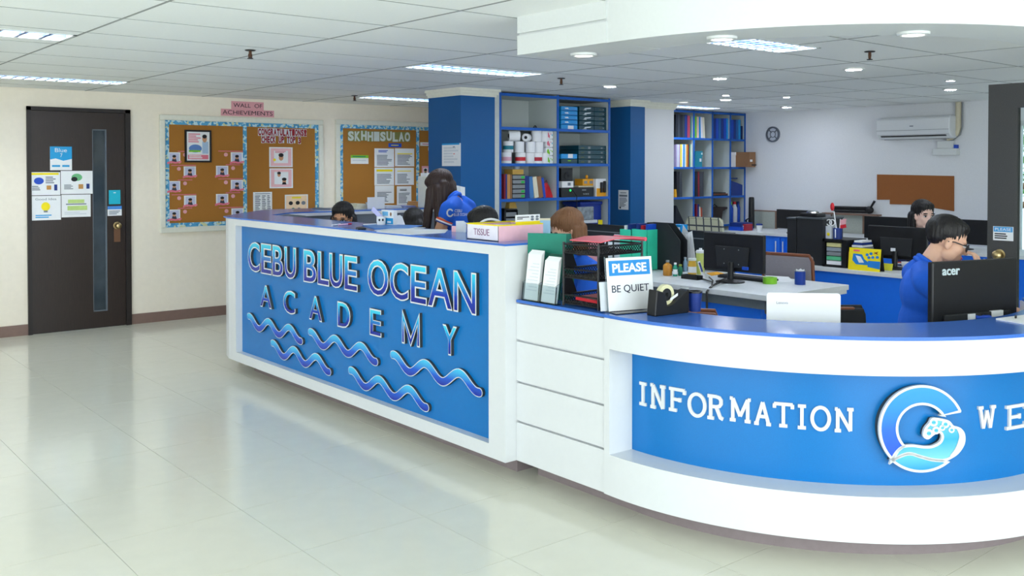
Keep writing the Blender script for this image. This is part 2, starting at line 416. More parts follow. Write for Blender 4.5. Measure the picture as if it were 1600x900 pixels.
# lower wall strip behind the far desks: framed pale panels
tr = thing('trim_2', None, None, (RX1, 6.0, 0), kind='structure')
for (a, b) in ((1176, 1213), (1298, 1350)):
    ya, yb = at(a, 331, 'X', RX1-0.03).y, at(b, 331, 'X', RX1-0.03).y
    Box(RX1-0.03, RX1, yb, ya, 0.75, 0.985).build('panel_frame', mat('brown_panel_frame', (132, 104, 88), 0.6), tr)
    Box(RX1-0.034, RX1-0.029, yb+0.02, ya-0.02, 0.75, 0.97).build('panel', mat('pale_grey_green_panel', (172, 178, 168), 0.6, noise=0.08, scale=60), tr)
# partition walls behind the shelving
Box(5.30, 8.42, 7.52, 7.64, 0, H).build('wall_alcove', GREYW, kind='structure')
Box(7.775, 8.42, 7.22, 7.52, 0, H).build('wall_center', GREYW, kind='structure')
Box(8.42, RX1, 8.22, 8.34, 0, H).build('wall_niche', GREYW, kind='structure')
def crown(mb, x0, x1, y0, y1):
    for k, (e, z0, z1) in enumerate(((0.012, 2.215, 2.235), (0.026, 2.235, 2.262), (0.042, 2.262, ZC-0.004))): mb.box(x0-e, x1+e, y0-e, y1, z0, z1)
def column(x0, x1, y0, y1, n):
    c = Box(x0, x1, y0, y1, 0, ZC-0.004).build('wall_column', COLBLUE, kind='structure')
    m = MB(); crown(m, x0, x1, y0, y1); m.build('crown_trim', CREAMTRIM, c)
    return c
colA = column(5.20, 5.60, 7.0, 7.52, 1); colB = column(7.545, 7.775, 7.08, 7.52, 2)
m = MB(); crown(m, 7.82, 8.42, 7.22, 7.4); m.build('trim_3', CREAMTRIM, kind='structure')
Box(5.60, 5.705, 7.06, 7.5, 0, ZC-0.004).build('trim_4', mat('post_grey_white', (206, 212, 208), 0.6), kind='structure')
Box(5.22, 5.60, 6.975, 6.998, 1.10, 1.135).build('trim_5', WHITE2, kind='structure')

# ------------------------------------------------------------------ curved bulkhead under the ceiling, following the counter below
CX, CY, CR = 4.377, 2.873, 1.386
A0, A1 = math.radians(176.4), math.radians(305)
SOFF = mat('soffit_white', (214, 220, 220), 0.7)
bk = thing('trim_1', None, None, (3.2, 2.9, 2.1), kind='structure')
MB().ring(CX, CY, CR-0.33, CR, A0, A1, 2.1, ZC+0.02, 72).build('curved_fascia', WHITE2, bk, smooth=0.6)
for z0, z1, e in ((2.1, 2.195, 0), (2.195, 2.205, 0.012), (2.205, ZC+0.02, 0)):
    Box(2.985+e, 3.34, 2.95, 3.555, z0, z1).build('fascia_board' if e == 0 else 'fascia_groove', WHITE2, bk)
def downlight(name, x, y, z, label, r=0.055, power=0, glow=DOWNON, wide=True, grp='recessed downlights'):
    t = thing(name, label, 'light', (x, y, z-0.012), grp)
    m = MB(); prof = [(r*1.45, 0.012), (r*1.4, 0.002), (r*1.1, 0.0), (r*1.0, 0.004), (r*1.0, 0.010)]
    m.lathe((x, y, z-0.012), prof, 24); m.build('trim_ring', WHITE2, t, smooth=0.8)
    MB().lathe((x, y, z-0.0125), [(r*0.95, 0), (r*0.95, 0.004)], 20).build('lamp_disc', glow, t)
    return t
SOFTON = mat('soffit_lamp_glow', (255, 250, 240), 0.5, emit=1.0)
for (px, py), lb in (((912, 84), 'round white downlight in the soffit above the slatted counter side'), ((1128, 58), 'round white downlight in the curved soffit beside the square louvred lamp'), ((1427, 51), 'round white downlight in the curved soffit, rightmost of the soffit lights')):
    p = at(px, py, 'Z', 2.1); downlight('soffit_downlight', p.x, p.y, 2.1, lb, 0.045, glow=SOFTON, grp='soffit downlights')
CDL = [((953, 133), 'bright round downlight in the ceiling above the brown-haired woman', 0.05), ((1125, 120.5), 'round ceiling downlight left of the middle of the office ceiling', 0.05), ((1334, 106), 'oval-looking bright ceiling downlight right of the louvred square lamp', 0.055),
       ((1134, 154), 'small glaring ceiling downlight in front of the cube shelf', 0.05), ((1229, 166), 'small glaring ceiling downlight near the wall clock', 0.05), ((1485, 138), 'glaring ceiling downlight above the air conditioner end', 0.05),
       ((1068, 158), 'dim ceiling downlight over the white column wall', 0.05), ((1134, 147), 'small ceiling downlight in the row above the cube shelf', 0.03), ((1229, 150), 'small ceiling spot behind the row near the wall clock', 0.03), ((1485, 124), 'small ceiling spot in front of the air conditioner downlight', 0.03)]
for (px, py), lb, r in CDL:
    p = at(px, py, 'Z', ZC); downlight('ceiling_downlight', p.x, p.y, ZC-0.004, lb, r, glow=SOFTON if 'dim' in lb else DOWNON, grp='ceiling downlights')
def sprinkler(px, py, lb):
    p = at(px, py, 'Z', ZC-0.004); t = thing('sprinkler_head', lb, 'sprinkler', (p.x, p.y, ZC-0.055), 'sprinkler heads')
    MB().lathe((p.x, p.y, ZC-0.010), [(0.028, 0.006), (0.034, 0.004), (0.030, 0.0)], 16).build('escutcheon', BLACK2, t, smooth=0.8)
    m = MB(); m.lathe((p.x, p.y, ZC-0.055), [(0.009, 0.046), (0.010, 0.02), (0.006, 0.004)], 10); m.tube([(p.x-0.011, p.y, ZC-0.03), (p.x-0.011, p.y, ZC-0.05), (p.x, p.y, ZC-0.055), (p.x+0.011, p.y, ZC-0.05), (p.x+0.011, p.y, ZC-0.03)], 0.003, 6)
    m.build('frame_arms', mat('bronze_metal', (90, 62, 48), 0.4, metal=0.6), t)
    MB().lathe((p.x, p.y, ZC-0.059), [(0.018, 0.004), (0.018, 0.0)], 12).build('deflector', BLACK2, t)
sprinkler(391, 78, 'dark sprinkler head in the lobby ceiling left of the counter'); sprinkler(554, 149, 'small dark sprinkler head near the wall of notice boards')
sprinkler(877, 122, 'sprinkler head above the tall shelving unit'); sprinkler(1359, 80, 'sprinkler head between curved soffit and air conditioner')
def trough(r, lb, cells, power, dark=False):
    x0, x1, y0, y1 = r; t = thing('louvre_lamp', lb, 'ceiling light', ((x0+x1)/2, (y0+y1)/2, ZC-0.008), 'louvred fluorescent ceiling lamps')
    f = MB(); e = 0.018; zb = ZC-0.008
    f.box(x0, x1, y0, y0+e, zb, ZC+0.06).box(x0, x1, y1-e, y1, zb, ZC+0.06).box(x0, x0+e, y0, y1, zb, ZC+0.06).box(x1-e, x1, y0, y1, zb, ZC+0.06)
    f.build('housing', WHITE2, t)
    Box(x0+e, x1-e, y0+e, y1-e, ZC+0.05, ZC+0.06).build('reflector', mat('lamp_reflector', (240, 246, 255), 0.3, emit=5.0), t)
    for k in (0.3, 0.7):
        yy = y0+(y1-y0)*k; MB().tube([(x0+0.03, yy, ZC+0.038), (x1-0.03, yy, ZC+0.038)], 0.013, 8).build('tube', LAMPON, t)
    MB().box(x0+e, x1-e, (y0+y1)/2-0.004, (y0+y1)/2+0.004, zb+0.002, ZC+0.024).build('louvre_spine', LOUVER, t)
    for k in range(1, cells):
        xx = x0+(x1-x0)*k/cells
        MB().add([(xx-0.011, y0+e, zb+0.002), (xx+0.011, y0+e, zb+0.002), (xx, y0+e, ZC+0.022), (xx-0.011, y1-e, zb+0.002), (xx+0.011, y1-e, zb+0.002), (xx, y1-e, ZC+0.022)], [(0,1,2), (3,5,4), (0,3,4,1), (1,4,5,2), (2,5,3,0)]).build('louvre_blade', LOUVER, t)
    return t
trough(LAMPS[0], 'white louvred ceiling lamp at the far left, nearest the camera', 9, 0); trough(LAMPS[1], 'louvred ceiling lamp above the dark wooden door', 13, 0)
trough(LAMPS[2], 'long louvred ceiling lamp in front of the blue column', 13, 0); trough(LAMPS[3], 'thin-looking louvred ceiling lamp above the second notice board', 13, 0)
trough(LAMPS[4], 'louvred ceiling lamp just behind the curved soffit', 13, 0); trough(LAMPS[5], 'louvred ceiling lamp partly hidden by the white column wall', 8, 0)

# ------------------------------------------------------------------ dark wooden door in the back wall
dr = thing('door_1', None, None, ((DX0+DX1)/2, RY1, 0), kind='structure')
f = MB(); yf = RY1-0.03
f.box(DX0, DX0+0.035, yf, RY1+0.08, 0, DZ).box(DX1-0.05, DX1, yf, RY1+0.08, 0, DZ).box(DX0, DX1, yf, RY1+0.08, DZ-0.035, DZ); f.build('door_frame', DOORD, dr)
gx0, gx1, gz0, gz1 = 2.715, 2.845, 0.16, 1.92; lx0, lx1, ly0, ly1 = DX0+0.037, DX1-0.052, RY1-0.012, RY1+0.035
l = MB(); l.box(lx0, gx0, ly0, ly1, 0.008, DZ-0.037).box(gx1, lx1, ly0, ly1, 0.008, DZ-0.037).box(gx0, gx1, ly0, ly1, 0.008, gz0).box(gx0, gx1, ly0, ly1, gz1, DZ-0.037)
leaf = l.build('door_leaf', DOORW, dr)
Box(gx0, gx1, RY1+0.006, RY1+0.012, gz0, gz1).build('door_glass', DGLASS, dr)
Box(DX0, DX1, RY1+0.08, RY1+0.12, -0.05, DZ).build('gap_light_block', DOORD, dr)  # dark slab added behind the leaf to block light through the floor gap
g = MB(); g.box(gx1-0.012, gx1, ly0-0.004, RY1+0.006, gz0, gz1).box(gx0, gx0+0.006, ly0-0.002, RY1+0.006, gz0, gz1).box(gx0, gx1, ly0-0.002, RY1+0.006, gz1-0.01, gz1).box(gx0, gx1, ly0-0.002, RY1+0.006, gz0, gz0+0.01)
g.build('glass_bead', mat('grey_glass_bead', (96, 106, 116), 0.4), dr)
k = MB(); kx, kz = 2.94, 0.985; k.M = Matrix.Translation((kx, ly0, kz)) @ Matrix.Rotation(math.radians(90), 4, 'X')
k.lathe((0, 0, 0), [(0.036, 0), (0.036, 0.006), (0.014, 0.008), (0.013, 0.03), (0.026, 0.038), (0.030, 0.052), (0.024, 0.066), (0.008, 0.07)], 18); k.build('door_knob', BRASS, dr, smooth=0.7)
MB().box(kx-0.03, kx+0.03, ly0-0.003, ly0, kz-0.16, kz-0.03).build('worn_plate', mat('worn_brown', (110, 76, 52), 0.5), dr)

# paper on a wall-like plane facing -Y
def sheet(name, label, cat, px0, py0, px1, py1, yv, paper=PAPER, prints=(), group=None, t=0.003, ax='Y', back=0.0):
    if ax == 'Y':
        a = at(px0, (py0+py1)/2, 'Y', yv); b = at(px1, (py0+py1)/2, 'Y', yv); za = (at(px0, py0, 'Y', yv).z+at(px1, py0, 'Y', yv).z)/2; zb = (at(px0, py1, 'Y', yv).z+at(px1, py1, 'Y', yv).z)/2
        O = Vector((a.x, yv-back, zb)); ux = X_; W = b.x-a.x
    else:
        a = at(px0, (py0+py1)/2, 'X', yv); b = at(px1, (py0+py1)/2, 'X', yv); za = (at(px0, py0, 'X', yv).z+at(px1, py0, 'X', yv).z)/2; zb = (at(px0, py1, 'X', yv).z+at(px1, py1, 'X', yv).z)/2
        O = Vector((yv-back, a.y, zb)); ux = -Y_; W = a.y-b.y
    Hh = za-zb
    tt = thing(name, label, cat, O+ux*W/2, group)
    MB().plate(O, ux, Z_, [(0, 0), (W, 0), (W, Hh), (0, Hh)], t).build('sheet', paper, tt)
    flat_prints(tt, O, ux, W, Hh, t, prints); return tt, O, ux, W, Hh
def flat_prints(tt, O, ux, W, Hh, t, prints):
    by = {}
    for pr in prints:
        kind = pr[0]; m = pr[-1]
        mb = by.setdefault((m.name, len(by) if kind in 'rep' or (kind == 'l' and pr[5] < 3) else kind), (MB(), m))[0]
        lay = t+0.0006+0.0003*len(by)
        if kind == 'r': mb.plate(O, ux, Z_, [(pr[1]*W, pr[2]*Hh), (pr[3]*W, pr[2]*Hh), (pr[3]*W, pr[4]*Hh), (pr[1]*W, pr[4]*Hh)], lay, t*0.5)
        elif kind == 'e':
            mb.plate(O, ux, Z_, [((pr[1]+pr[3]*math.cos(a))*W, (pr[2]+pr[4]*math.sin(a))*Hh) for a in [2*math.pi*i/16 for i in range(16)]], lay, t*0.5)
        elif kind == 'p': mb.plate(O, ux, Z_, [(u*W, v*Hh) for u, v in pr[1]], lay, t*0.5)
        elif kind == 't': glyphs(mb, pr[1], O+ux*(pr[2]*W)+Z_*(pr[3]*Hh), ux, Z_, pr[4]*W, pr[5]*Hh, lay)
        elif kind == 'l':   # text-like lines
            n = pr[5]
            for q in range(n):
                mb = mb if (n > 2 or q == 0) else by.setdefault((m.name, len(by)), (MB(), m))[0]; v = pr[2]+(pr[4]-pr[2])*(q+0.5)/n; hh = (pr[4]-pr[2])/n*0.28; e = random.uniform(0.6, 1.0)
                mb.plate(O, ux, Z_, [(pr[1]*W, (v-hh)*Hh), ((pr[1]+(pr[3]-pr[1])*e)*W, (v-hh)*Hh), ((pr[1]+(pr[3]-pr[1])*e)*W, (v+hh)*Hh), (pr[1]*W, (v+hh)*Hh)], lay, t*0.5)
    for mb, m in by.values(): mb.build('print', m, tt)
yd = ly0-0.0005
sheet('door_notice', 'blue and white notice with the word Blue on the dark door', 'notice', 78, 229, 112, 266, yd, PAPER, [('p', [(0, 1), (0, .45), (.25, .5), (.6, .4), (1, .48), (1, 1)], CYAN), ('t', 'Blue', .22, .76, .55, .17, PAPER), ('t', '7', .46, .55, .1, .16, PAPER), ('r', .08, .14, .45, .22, CYAN), ('r', .55, .14, .88, .22, CYAN)], t=0.008)
sheet('door_poster', 'white poster with yellow top stripe on the dark door', 'poster', 46, 269, 94, 305, yd, PAPER, [('r', .02, .88, .95, .97, YEL), ('e', .3, .62, .16, .15, ROYAL), ('l', .52, .5, .9, .82, 4, INK), ('l', .08, .2, .4, .42, 3, INK), ('r', .55, .24, .7, .42, TAN), ('r', .8, .2, .9, .46, NAVY)], group='posters on the door')
sheet('door_poster', 'white poster with green and black picture on the dark door', 'poster', 95, 267, 144.5, 303, yd, PAPER, [('e', .5, .72, .17, .16, mat('pale_green_print', (110, 186, 130), .6)), ('e', .42, .64, .1, .1, BLACK2), ('l', .1, .2, .45, .42, 4, INK), ('r', .55, .22, .7, .42, TAN), ('r', .8, .22, .9, .44, NAVY)], group='posters on the door')
sheet('door_poster', 'white poster with a yellow light bulb on the dark door', 'poster', 45, 306, 95, 344, yd, PAPER, [('t', 'Good Idea', .2, .82, .66, .09, INK), ('e', .52, .56, .14, .18, YEL), ('r', .46, .32, .58, .4, GREYPL), ('l', .2, .08, .85, .24, 2, CYAN)], group='posters on the door')
sheet('door_poster', 'white poster with lime green brush strokes on the dark door', 'poster', 96, 304, 141.5, 339, yd, PAPER, [('r', .22, .62, .78, .78, mat('pale_lime', (190, 216, 130), .6)), ('r', .2, .3, .88, .5, mat('pale_lime', (190, 216, 130), .6)), ('r', .15, .55, .85, .6, INK), ('l', .1, .1, .9, .25, 2, PAPER2)], group='posters on the door')
sheet('door_card', 'small turquoise card on the door above the knob', 'card', 170, 297, 188, 319, yd, AQUA, [('r', .4, .78, .6, .84, PAPER)])
sheet('door_card', 'small blue and white card on the door just above the knob', 'card', 168, 322, 190, 337, yd, PAPER, [('r', 0, .66, 1, 1, mat('cornflower_print', (70, 140, 220), .6)), ('l', .1, .1, .9, .55, 3, INK)])

# ------------------------------------------------------------------ notice boards
def border_mat():
    m = bpy.data.materials.new('blue_patterned_border'); m.use_nodes = True; nt = m.node_tree; b = nt.nodes['Principled BSDF']; b.inputs['Roughness'].default_value = 0.6
    tc = nt.nodes.new('ShaderNodeTexCoord'); vo = nt.nodes.new('ShaderNodeTexVoronoi'); vo.inputs['Scale'].default_value = 42; cr = nt.nodes.new('ShaderNodeValToRGB'); cr.color_ramp.interpolation = 'CONSTANT'
    el = cr.color_ramp.elements; el[0].position = 0; el[0].color = lin((84, 164, 208)); el[1].position = 0.45; el[1].color = lin((192, 224, 234))
    for p, c in ((0.72, (60, 146, 196)), (0.88, (214, 218, 170))): e = el.new(p); e.color = lin(c)
    sp = nt.nodes.new('ShaderNodeSeparateColor'); nt.links.new(tc.outputs['Object'], vo.inputs['Vector']); nt.links.new(vo.outputs['Color'], sp.inputs[0]); nt.links.new(sp.outputs[0], cr.inputs[0]); nt.links.new(cr.outputs[0], b.inputs['Base Color']); return m
BORD = border_mat()
def board(label, x0, x1, z0, z1, divs, fr=0.055):
    t = thing('notice_board', label, 'notice board', ((x0+x1)/2, RY1, z0))
    y1 = RY1
    for a, b, c, d in ((x0-fr, x1+fr, z1, z1+fr), (x0-fr, x1+fr, z0-fr, z0), (x0-fr, x0, z0, z1), (x1, x1+fr, z0, z1)):
        Box(a, b, y1-0.035, y1, c, d).build('frame_rail', CREAMTRIM, t, bevel=0.008)
    Box(x0, x1, y1-0.012, y1-0.001, z0, z1).build('cork_panel', CORK, t)
    bw = 0.042
    for a, b, c, d in ((x0, x1, z1-bw, z1), (x0, x1, z0, z0+bw), (x0, x0+bw, z0+bw, z1-bw), (x1-bw, x1, z0+bw, z1-bw)): Box(a, b, y1-0.016, y1-0.011, c, d).build('border_strip', BORD, t)
    for xd in divs: Box(xd-bw/2, xd+bw/2, y1-0.016, y1-0.011, z0+bw, z1-bw).build('border_strip', BORD, t)
    return t
board('cork notice board of photo cards with blue border, nearer the door', 3.41, 5.13, 0.945, 2.03, [4.26])
board('cork notice board of white papers with blue border, beside the blue column', 5.40, 7.9, 0.945, 2.045, [6.47])
yb = RY1-0.0125
# heading above the first board
tt, O, ux, W, Hh = sheet('wall_heading', 'pink paper heading reading WALL OF ACHIEVEMENTS above the notice board', 'sign', 345, 159, 428, 182, RY1, LPINK, [])
tt.children[0].data.clear_geometry()
mb = MB().plate(O, X_, Z_, [(0, 0), (W, 0), (W, Hh*.46), (W*.80, Hh*.46), (W*.80, Hh), (W*.19, Hh), (W*.19, Hh*.46), (0, Hh*.46)], .003)
bpy.data.objects.remove(tt.children[0]); mb.build('sheet', LPINK, tt)
flat_prints(tt, O, X_, W, Hh, .003, [('t', 'WALL  OF', .23, .60, .54, .27, INKD), ('t', 'ACHIEVEMENTS', .03, .10, .94, .28, INKD)])
# framed certificate
tt, O, ux, W, Hh = sheet('framed_poster', 'black framed poster with a blue bus and a man on the cork board', 'poster', 291, 206, 327, 251, yb, PAPER, [('l', .08, .62, .62, .95, 5, ROSE), ('e', .38, .42, .28, .14, mat('bus_blue', (90, 130, 190), .5)), ('r', .1, .3, .6, .36, LGREEN), ('r', .68, .24, .94, .66, mat('pale_blue_shirt', (170, 196, 224), .7)), ('e', .78, .76, .1, .13, SKIN2), ('e', .78, .84, .1, .07, INKD), ('r', .06, .05, .94, .2, ROSE), ('l', .1, .07, .9, .19, 2, PAPER)], t=0.008)
m = MB(); e = 0.018
for a, b, c, d in ((-e, W+e, Hh, Hh+e), (-e, W+e, -e, 0), (-e, 0, 0, Hh), (W, W+e, 0, Hh)): m.plate(O, X_, Z_, [(a, c), (b, c), (b, d), (a, d)], 0.016)
m.build('frame', BLACK, tt)
def photo_card(px, py, ribbon, lb, w=19, h=17):
    PR = [('r', .1, .12, .9, .92, mat('photo_lilac', (196, 200, 226), .6)), ('p', [(.28, .1), (.72, .1), (.64, .42), (.36, .42)], mat('photo_suit', (60, 60, 72), .7)), ('e', .5, .52, .14, .16, SKIN2), ('e', .5, .64, .16, .12, INKD)]
    tt, O, ux, W, Hh = sheet('photo_card', lb, 'photo card', px-w/2, py-h/2, px+w/2, py+h/2, yb, PAPER, PR, 'student photo cards')
    MB().plate(O, X_, Z_, [(-.08*W, -.1*Hh), (.25*W, .02*Hh), (.6*W, -.05*Hh), (1.08*W, .06*Hh), (1.08*W, .22*Hh), (.6*W, .12*Hh), (.25*W, .2*Hh), (-.08*W, .1*Hh)], .0062, .001).build('ribbon_banner', ROSE, tt)
    s = ribbon
    m = MB().plate(O, X_, Z_, [(-.1*W+(s*.9*W if s > 0 else -1.1*W+.2*W), 1.06*Hh), ((1.1+max(0, s*.9))*W if s > 0 else 1.0*W, 1.06*Hh), ((1.1+max(0, s*.9))*W if s > 0 else 1.0*W, 1.13*Hh), (-.1*W+(s*.9*W if s > 0 else -.9*W), 1.13*Hh)], .004, .001)
    m.build('name_strip', ROSE, tt)
    c = (1.4*W if s > 0 else -.4*W)
    MB().plate(O, X_, Z_, [(c+.16*W*math.cos(a), .78*Hh+.18*Hh*math.sin(a)) for a in [2*math.pi*i/12 for i in range(12)]], .004, .001).build('badge', LPINK, tt)
PCS = [(272, 246.5, 1, 'topmost photo card of the left column on the cork board'), (296.5, 268.5, -1, 'photo card below the framed poster, second from top on the left'), (272, 291.5, 1, 'photo card in the middle of the left edge column'), (297, 314, -1, 'photo card fourth from top among the left cards'), (272, 336, 1, 'photo card lowest at the left of the cork board'),
       (370, 246.5, -1, 'topmost photo card beside the middle border strip'), (347, 267.5, 1, 'photo card second from top on the right of the framed poster'), (370, 289.5, -1, 'photo card third from top beside the middle border strip'), (347, 311.5, 1, 'photo card fourth from top on the right side'), (371, 334, -1, 'photo card half hidden behind the counter corner')]
for a in PCS: photo_card(*a)
# red letters CONGRATULATIONS! CHECK UP TOP 3
def letter_cards(word, px0, px1, py0, py1, face, cardm, nm, lb):
    tt, O, ux, W, Hh = sheet(nm, lb, 'letters', px0, py0, px1, py1, yb, cardm, [])
    bpy.data.objects.remove(tt.children[0]); n = len(word)
    for i, ch in enumerate(word):
        if ch == ' ': continue
        u0 = W*i/n; wd_ = W/n; j = random.uniform(-.05, .05)*Hh
        c = MB().plate(O, X_, Z_, [(u0+wd_*.02, j), (u0+wd_*.98, j), (u0+wd_*.98, Hh+j), (u0+wd_*.02, Hh+j)], .003).build('letter_card', cardm, tt)
        g = MB(); glyphs(g, ch, O+X_*(u0+wd_*.06)+Z_*(j+Hh*.04), X_, Z_, wd_*.88, Hh*.92, .0045, .002, offset=0.05); g.build('letter', face, c)
letter_cards('CONGRATULATIONS!', 403, 479, 201, 212.5, CRIM, PAPER2, 'letter_banner', 'crimson cut-out letters reading CONGRATULATIONS on the cork board')
letter_cards('CHECK UP TOP 3', 408, 470, 213, 224, CRIM, PAPER2, 'letter_banner', 'crimson cut-out letters reading CHECK UP TOP 3 on the cork board')
PF = [('r', .06, .06, .94, .94, mat('pale_rose_print', (240, 190, 196), .6)), ('r', .2, .2, .8, .82, PAPER)]
sheet('certificate', 'pink bordered certificate with one portrait on the cork board', 'certificate', 420.5, 230, 457, 261, yb, PAPER, PF+[('e', .5, .48, .1, .16, SKIN2), ('e', .5, .6, .11, .1, INKD), ('e', .22, .36, .06, .07, YEL), ('l', .25, .7, .75, .82, 2, ROSE)], 'certificates')
sheet('certificate', 'pink bordered certificate with two portraits on the cork board', 'certificate', 421, 263, 457.5, 294, yb, PAPER, PF+[('e', .4, .68, .07, .11, SKIN2), ('e', .4, .76, .08, .07, INKD), ('e', .62, .34, .08, .13, SKIN2), ('e', .62, .45, .1, .08, INKD), ('p', [(.52, .18), (.72, .18), (.68, .3), (.56, .3)], INKD)], 'certificates')
sheet('name_list', 'white table of names pinned low on the cork board', 'paper', 395.5, 300, 425, 332, yb, PAPER, [('l', .1, .05, .4, .85, 9, INK), ('l', .46, .05, .68, .85, 9, INK), ('l', .74, .05, .92, .85, 9, INK), ('r', .1, .9, .9, .93, INK)])
sheet('certificate', 'orange bordered certificate with small portraits, low on the cork board', 'certificate', 445, 304, 481, 334, yb, PAPER, [('r', .05, .05, .95, .95, mat('peach_print', (246, 216, 180), .6)), ('r', .3, .8, .7, .88, YEL), ('e', .25, .56, .09, .1, INKD), ('e', .55, .57, .09, .1, INKD), ('e', .8, .56, .09, .1, INK), ('e', .35, .22, .08, .1, GREEN), ('e', .6, .22, .08, .1, INK)], 'certificates')
# second board
letter_cards('SKHHISULAO', 543, 641, 205, 221, mat('white_green_letter', (206, 214, 206), .6), mat('olive_letter_card', (128, 132, 72), .7), 'letter_banner', 'ten white letters on olive cards along the top of the second board')
sheet('title_strip', 'small blue title strip under the white letters', 'card', 607, 224, 627, 230, yb, ROYAL, [('l', .2, .3, .8, .7, 1, YEL)])
sheet('green_note', 'white note with green stripe on the second board', 'note', 548, 242.5, 575.5, 256, yb, PAPER, [('r', 0, .68, 1, 1, LGREEN), ('l', .1, .74, .9, .94, 1, GREEN), ('l', .1, .3, .9, .5, 1, PAPER2)])
for i, (a, b, c, d, hl) in enumerate(((585, 232, 615.5, 261, 'b'), (617, 232, 647, 260, 'y1'), (585, 262, 615.5, 289.5, 'y2'), (617, 262, 646.5, 289, 'y3'), (585.5, 290, 615.5, 318, 'n'), (620, 291, 642.5, 320, 'h'))):
    lbs = ['white document with blue heading, upper left of the six papers', 'white document with thin yellow line, upper right of the six papers', 'white document with broad yellow highlight on the second board', 'white document with pale yellow heading, middle right of the six papers', 'plain white document partly hidden by a standing white sheet', 'narrow white document, lower right of the six papers']
    pr = [('l', .12, .08, .9, .66, 8, INK)]
    if hl == 'b': pr.append(('l', .2, .78, .8, .92, 2, ROYAL))
    if hl == 'y1': pr.append(('r', .12, .68, .9, .73, YEL))
    if hl == 'y2': pr.append(('r', .1, .78, .92, .9, YEL))
    if hl == 'y3': pr.append(('r', .12, .78, .85, .83, YEL))
    if hl == 'h': pr.append(('l', .2, .74, .8, .86, 2, INKD))
    sheet('notice_paper', lbs[i], 'paper', a, b, c, d, yb, PAPER, pr, 'papers pinned on the second board')
for i, (a, b, c, d) in enumerate(((656.5, 222.5, 678.5, 228), (681, 222.5, 700, 228), (669, 230.5, 690, 235.5))):
    sheet('label_strip', ['white label strip, left of the pair near the column', 'white label strip half hidden by the blue column', 'white label strip below the other two strips'][i], 'label', a, b, c, d, yb, PAPER, [('l', .15, .3, .85, .7, 1, ROSE)], 'label strips')
for i, (a, b) in enumerate(((682.5, 248.5), (664.5, 267.5), (682.5, 267), (660, 288))):
    sheet('portrait_card', ['pink portrait card highest beside the column', 'pink portrait card left of the pair beside the column', 'pink portrait card right of the pair beside the column', 'pink portrait card lowest, left of the standing woman'][i], 'card', a-5.5, b-8, a+5.5, b+8, yb, LPINK, [('r', .2, .2, .8, .8, PAPER), ('e', .5, .5, .2, .2, SKIN2), ('e', .5, .62, .22, .14, INKD), ('p', [(.25, .2), (.75, .2), (.65, .4), (.35, .4)], INKD)], 'pink portrait cards')
sheet('column_notice', 'white handwritten sheet with blue top taped to the blue column', 'paper', 691, 224, 720, 259.5, 5.20, PAPER, [('r', 0, .93, .94, 1, CYAN), ('l', .1, .12, .9, .86, 6, PAPER2), ('r', .6, .82, .7, .86, INK), ('r', .62, .52, .7, .55, RED)], ax='X')
sheet('column_certificate', 'white permit sheet taped to the narrow blue column', 'paper', 966.5, 297, 982, 327.5, 7.545, PAPER, [('r', .1, .66, .9, .76, INK), ('l', .1, .14, .9, .62, 7, INK), ('r', .12, .05, .26, .14, INKD), ('r', .2, .84, .8, .88, INK)], ax='X')
# ------------------------------------------------------------------ tall reception counter with raised letters and waves
FX = 2.93
rc = thing('reception_counter', 'tall white and blue reception counter with raised lettering and wave ornaments', 'counter', (3.1, 5.2, 0))
YA, YB = 3.58, 6.90
for nm, a, b, c, d in (('frame_top_rail', YA, YB, 1.118, 1.166), ('frame_bottom_rail', YA, YB, 0.10, 0.168), ('frame_stile', YA, 3.712, 0.168, 1.118), ('frame_stile', 6.768, YB, 0.168, 1.118)):
    Box(FX, FX+0.055, a, b, c, d).build(nm, WHITE, rc)
Box(FX+0.05, FX+0.07, 3.70, 6.78, 0.16, 1.125).build('front_panel', BLUE, rc)
Box(FX+0.055, FX+0.36, YA, YB, 0.10, 1.166).build('counter_body', WHITE, rc)
Box(FX+0.16, FX+0.33, YA+0.10, YB-0.1, 0, 0.10).build('toe_kick', KICK, rc)
top = [(FX-0.004, YA-0.004), (FX+0.40, YA-0.004), (FX+0.40, 7.0), (3.62, 7.27), (5.14, 7.27), (5.14, 7.92), (3.70, 7.92), (FX+0.03, 7.06), (FX-0.004, 6.93)]
MB().prism(top, 1.166, 1.176).build('worktop', BLUETOP, rc)
MB().prism([(p[0], p[1]) for p in ((FX, 6.9), (FX+0.36, 6.9), (FX+0.40, 7.02), (3.64, 7.30), (3.72, 7.88), (FX+0.04, 7.04))], 0.10, 1.166).build('angled_end', WHITE, rc)
Box(3.62, 5.14, 7.29, 7.88, 0.05, 1.14).build('return_panel', CUBGREY, rc)
Box(3.60, 5.14, 7.272, 7.9, 1.14, 1.166).build('return_trim', WHITE, rc)
Box(FX+0.36, 3.62, 6.98, 7.3, 0.4, 1.16).build('return_corner', CUBGREY, rc)
PXF = FX+0.05
Lm = [WHITE, mat('dark_letter_side', (58, 64, 66), 0.5)]
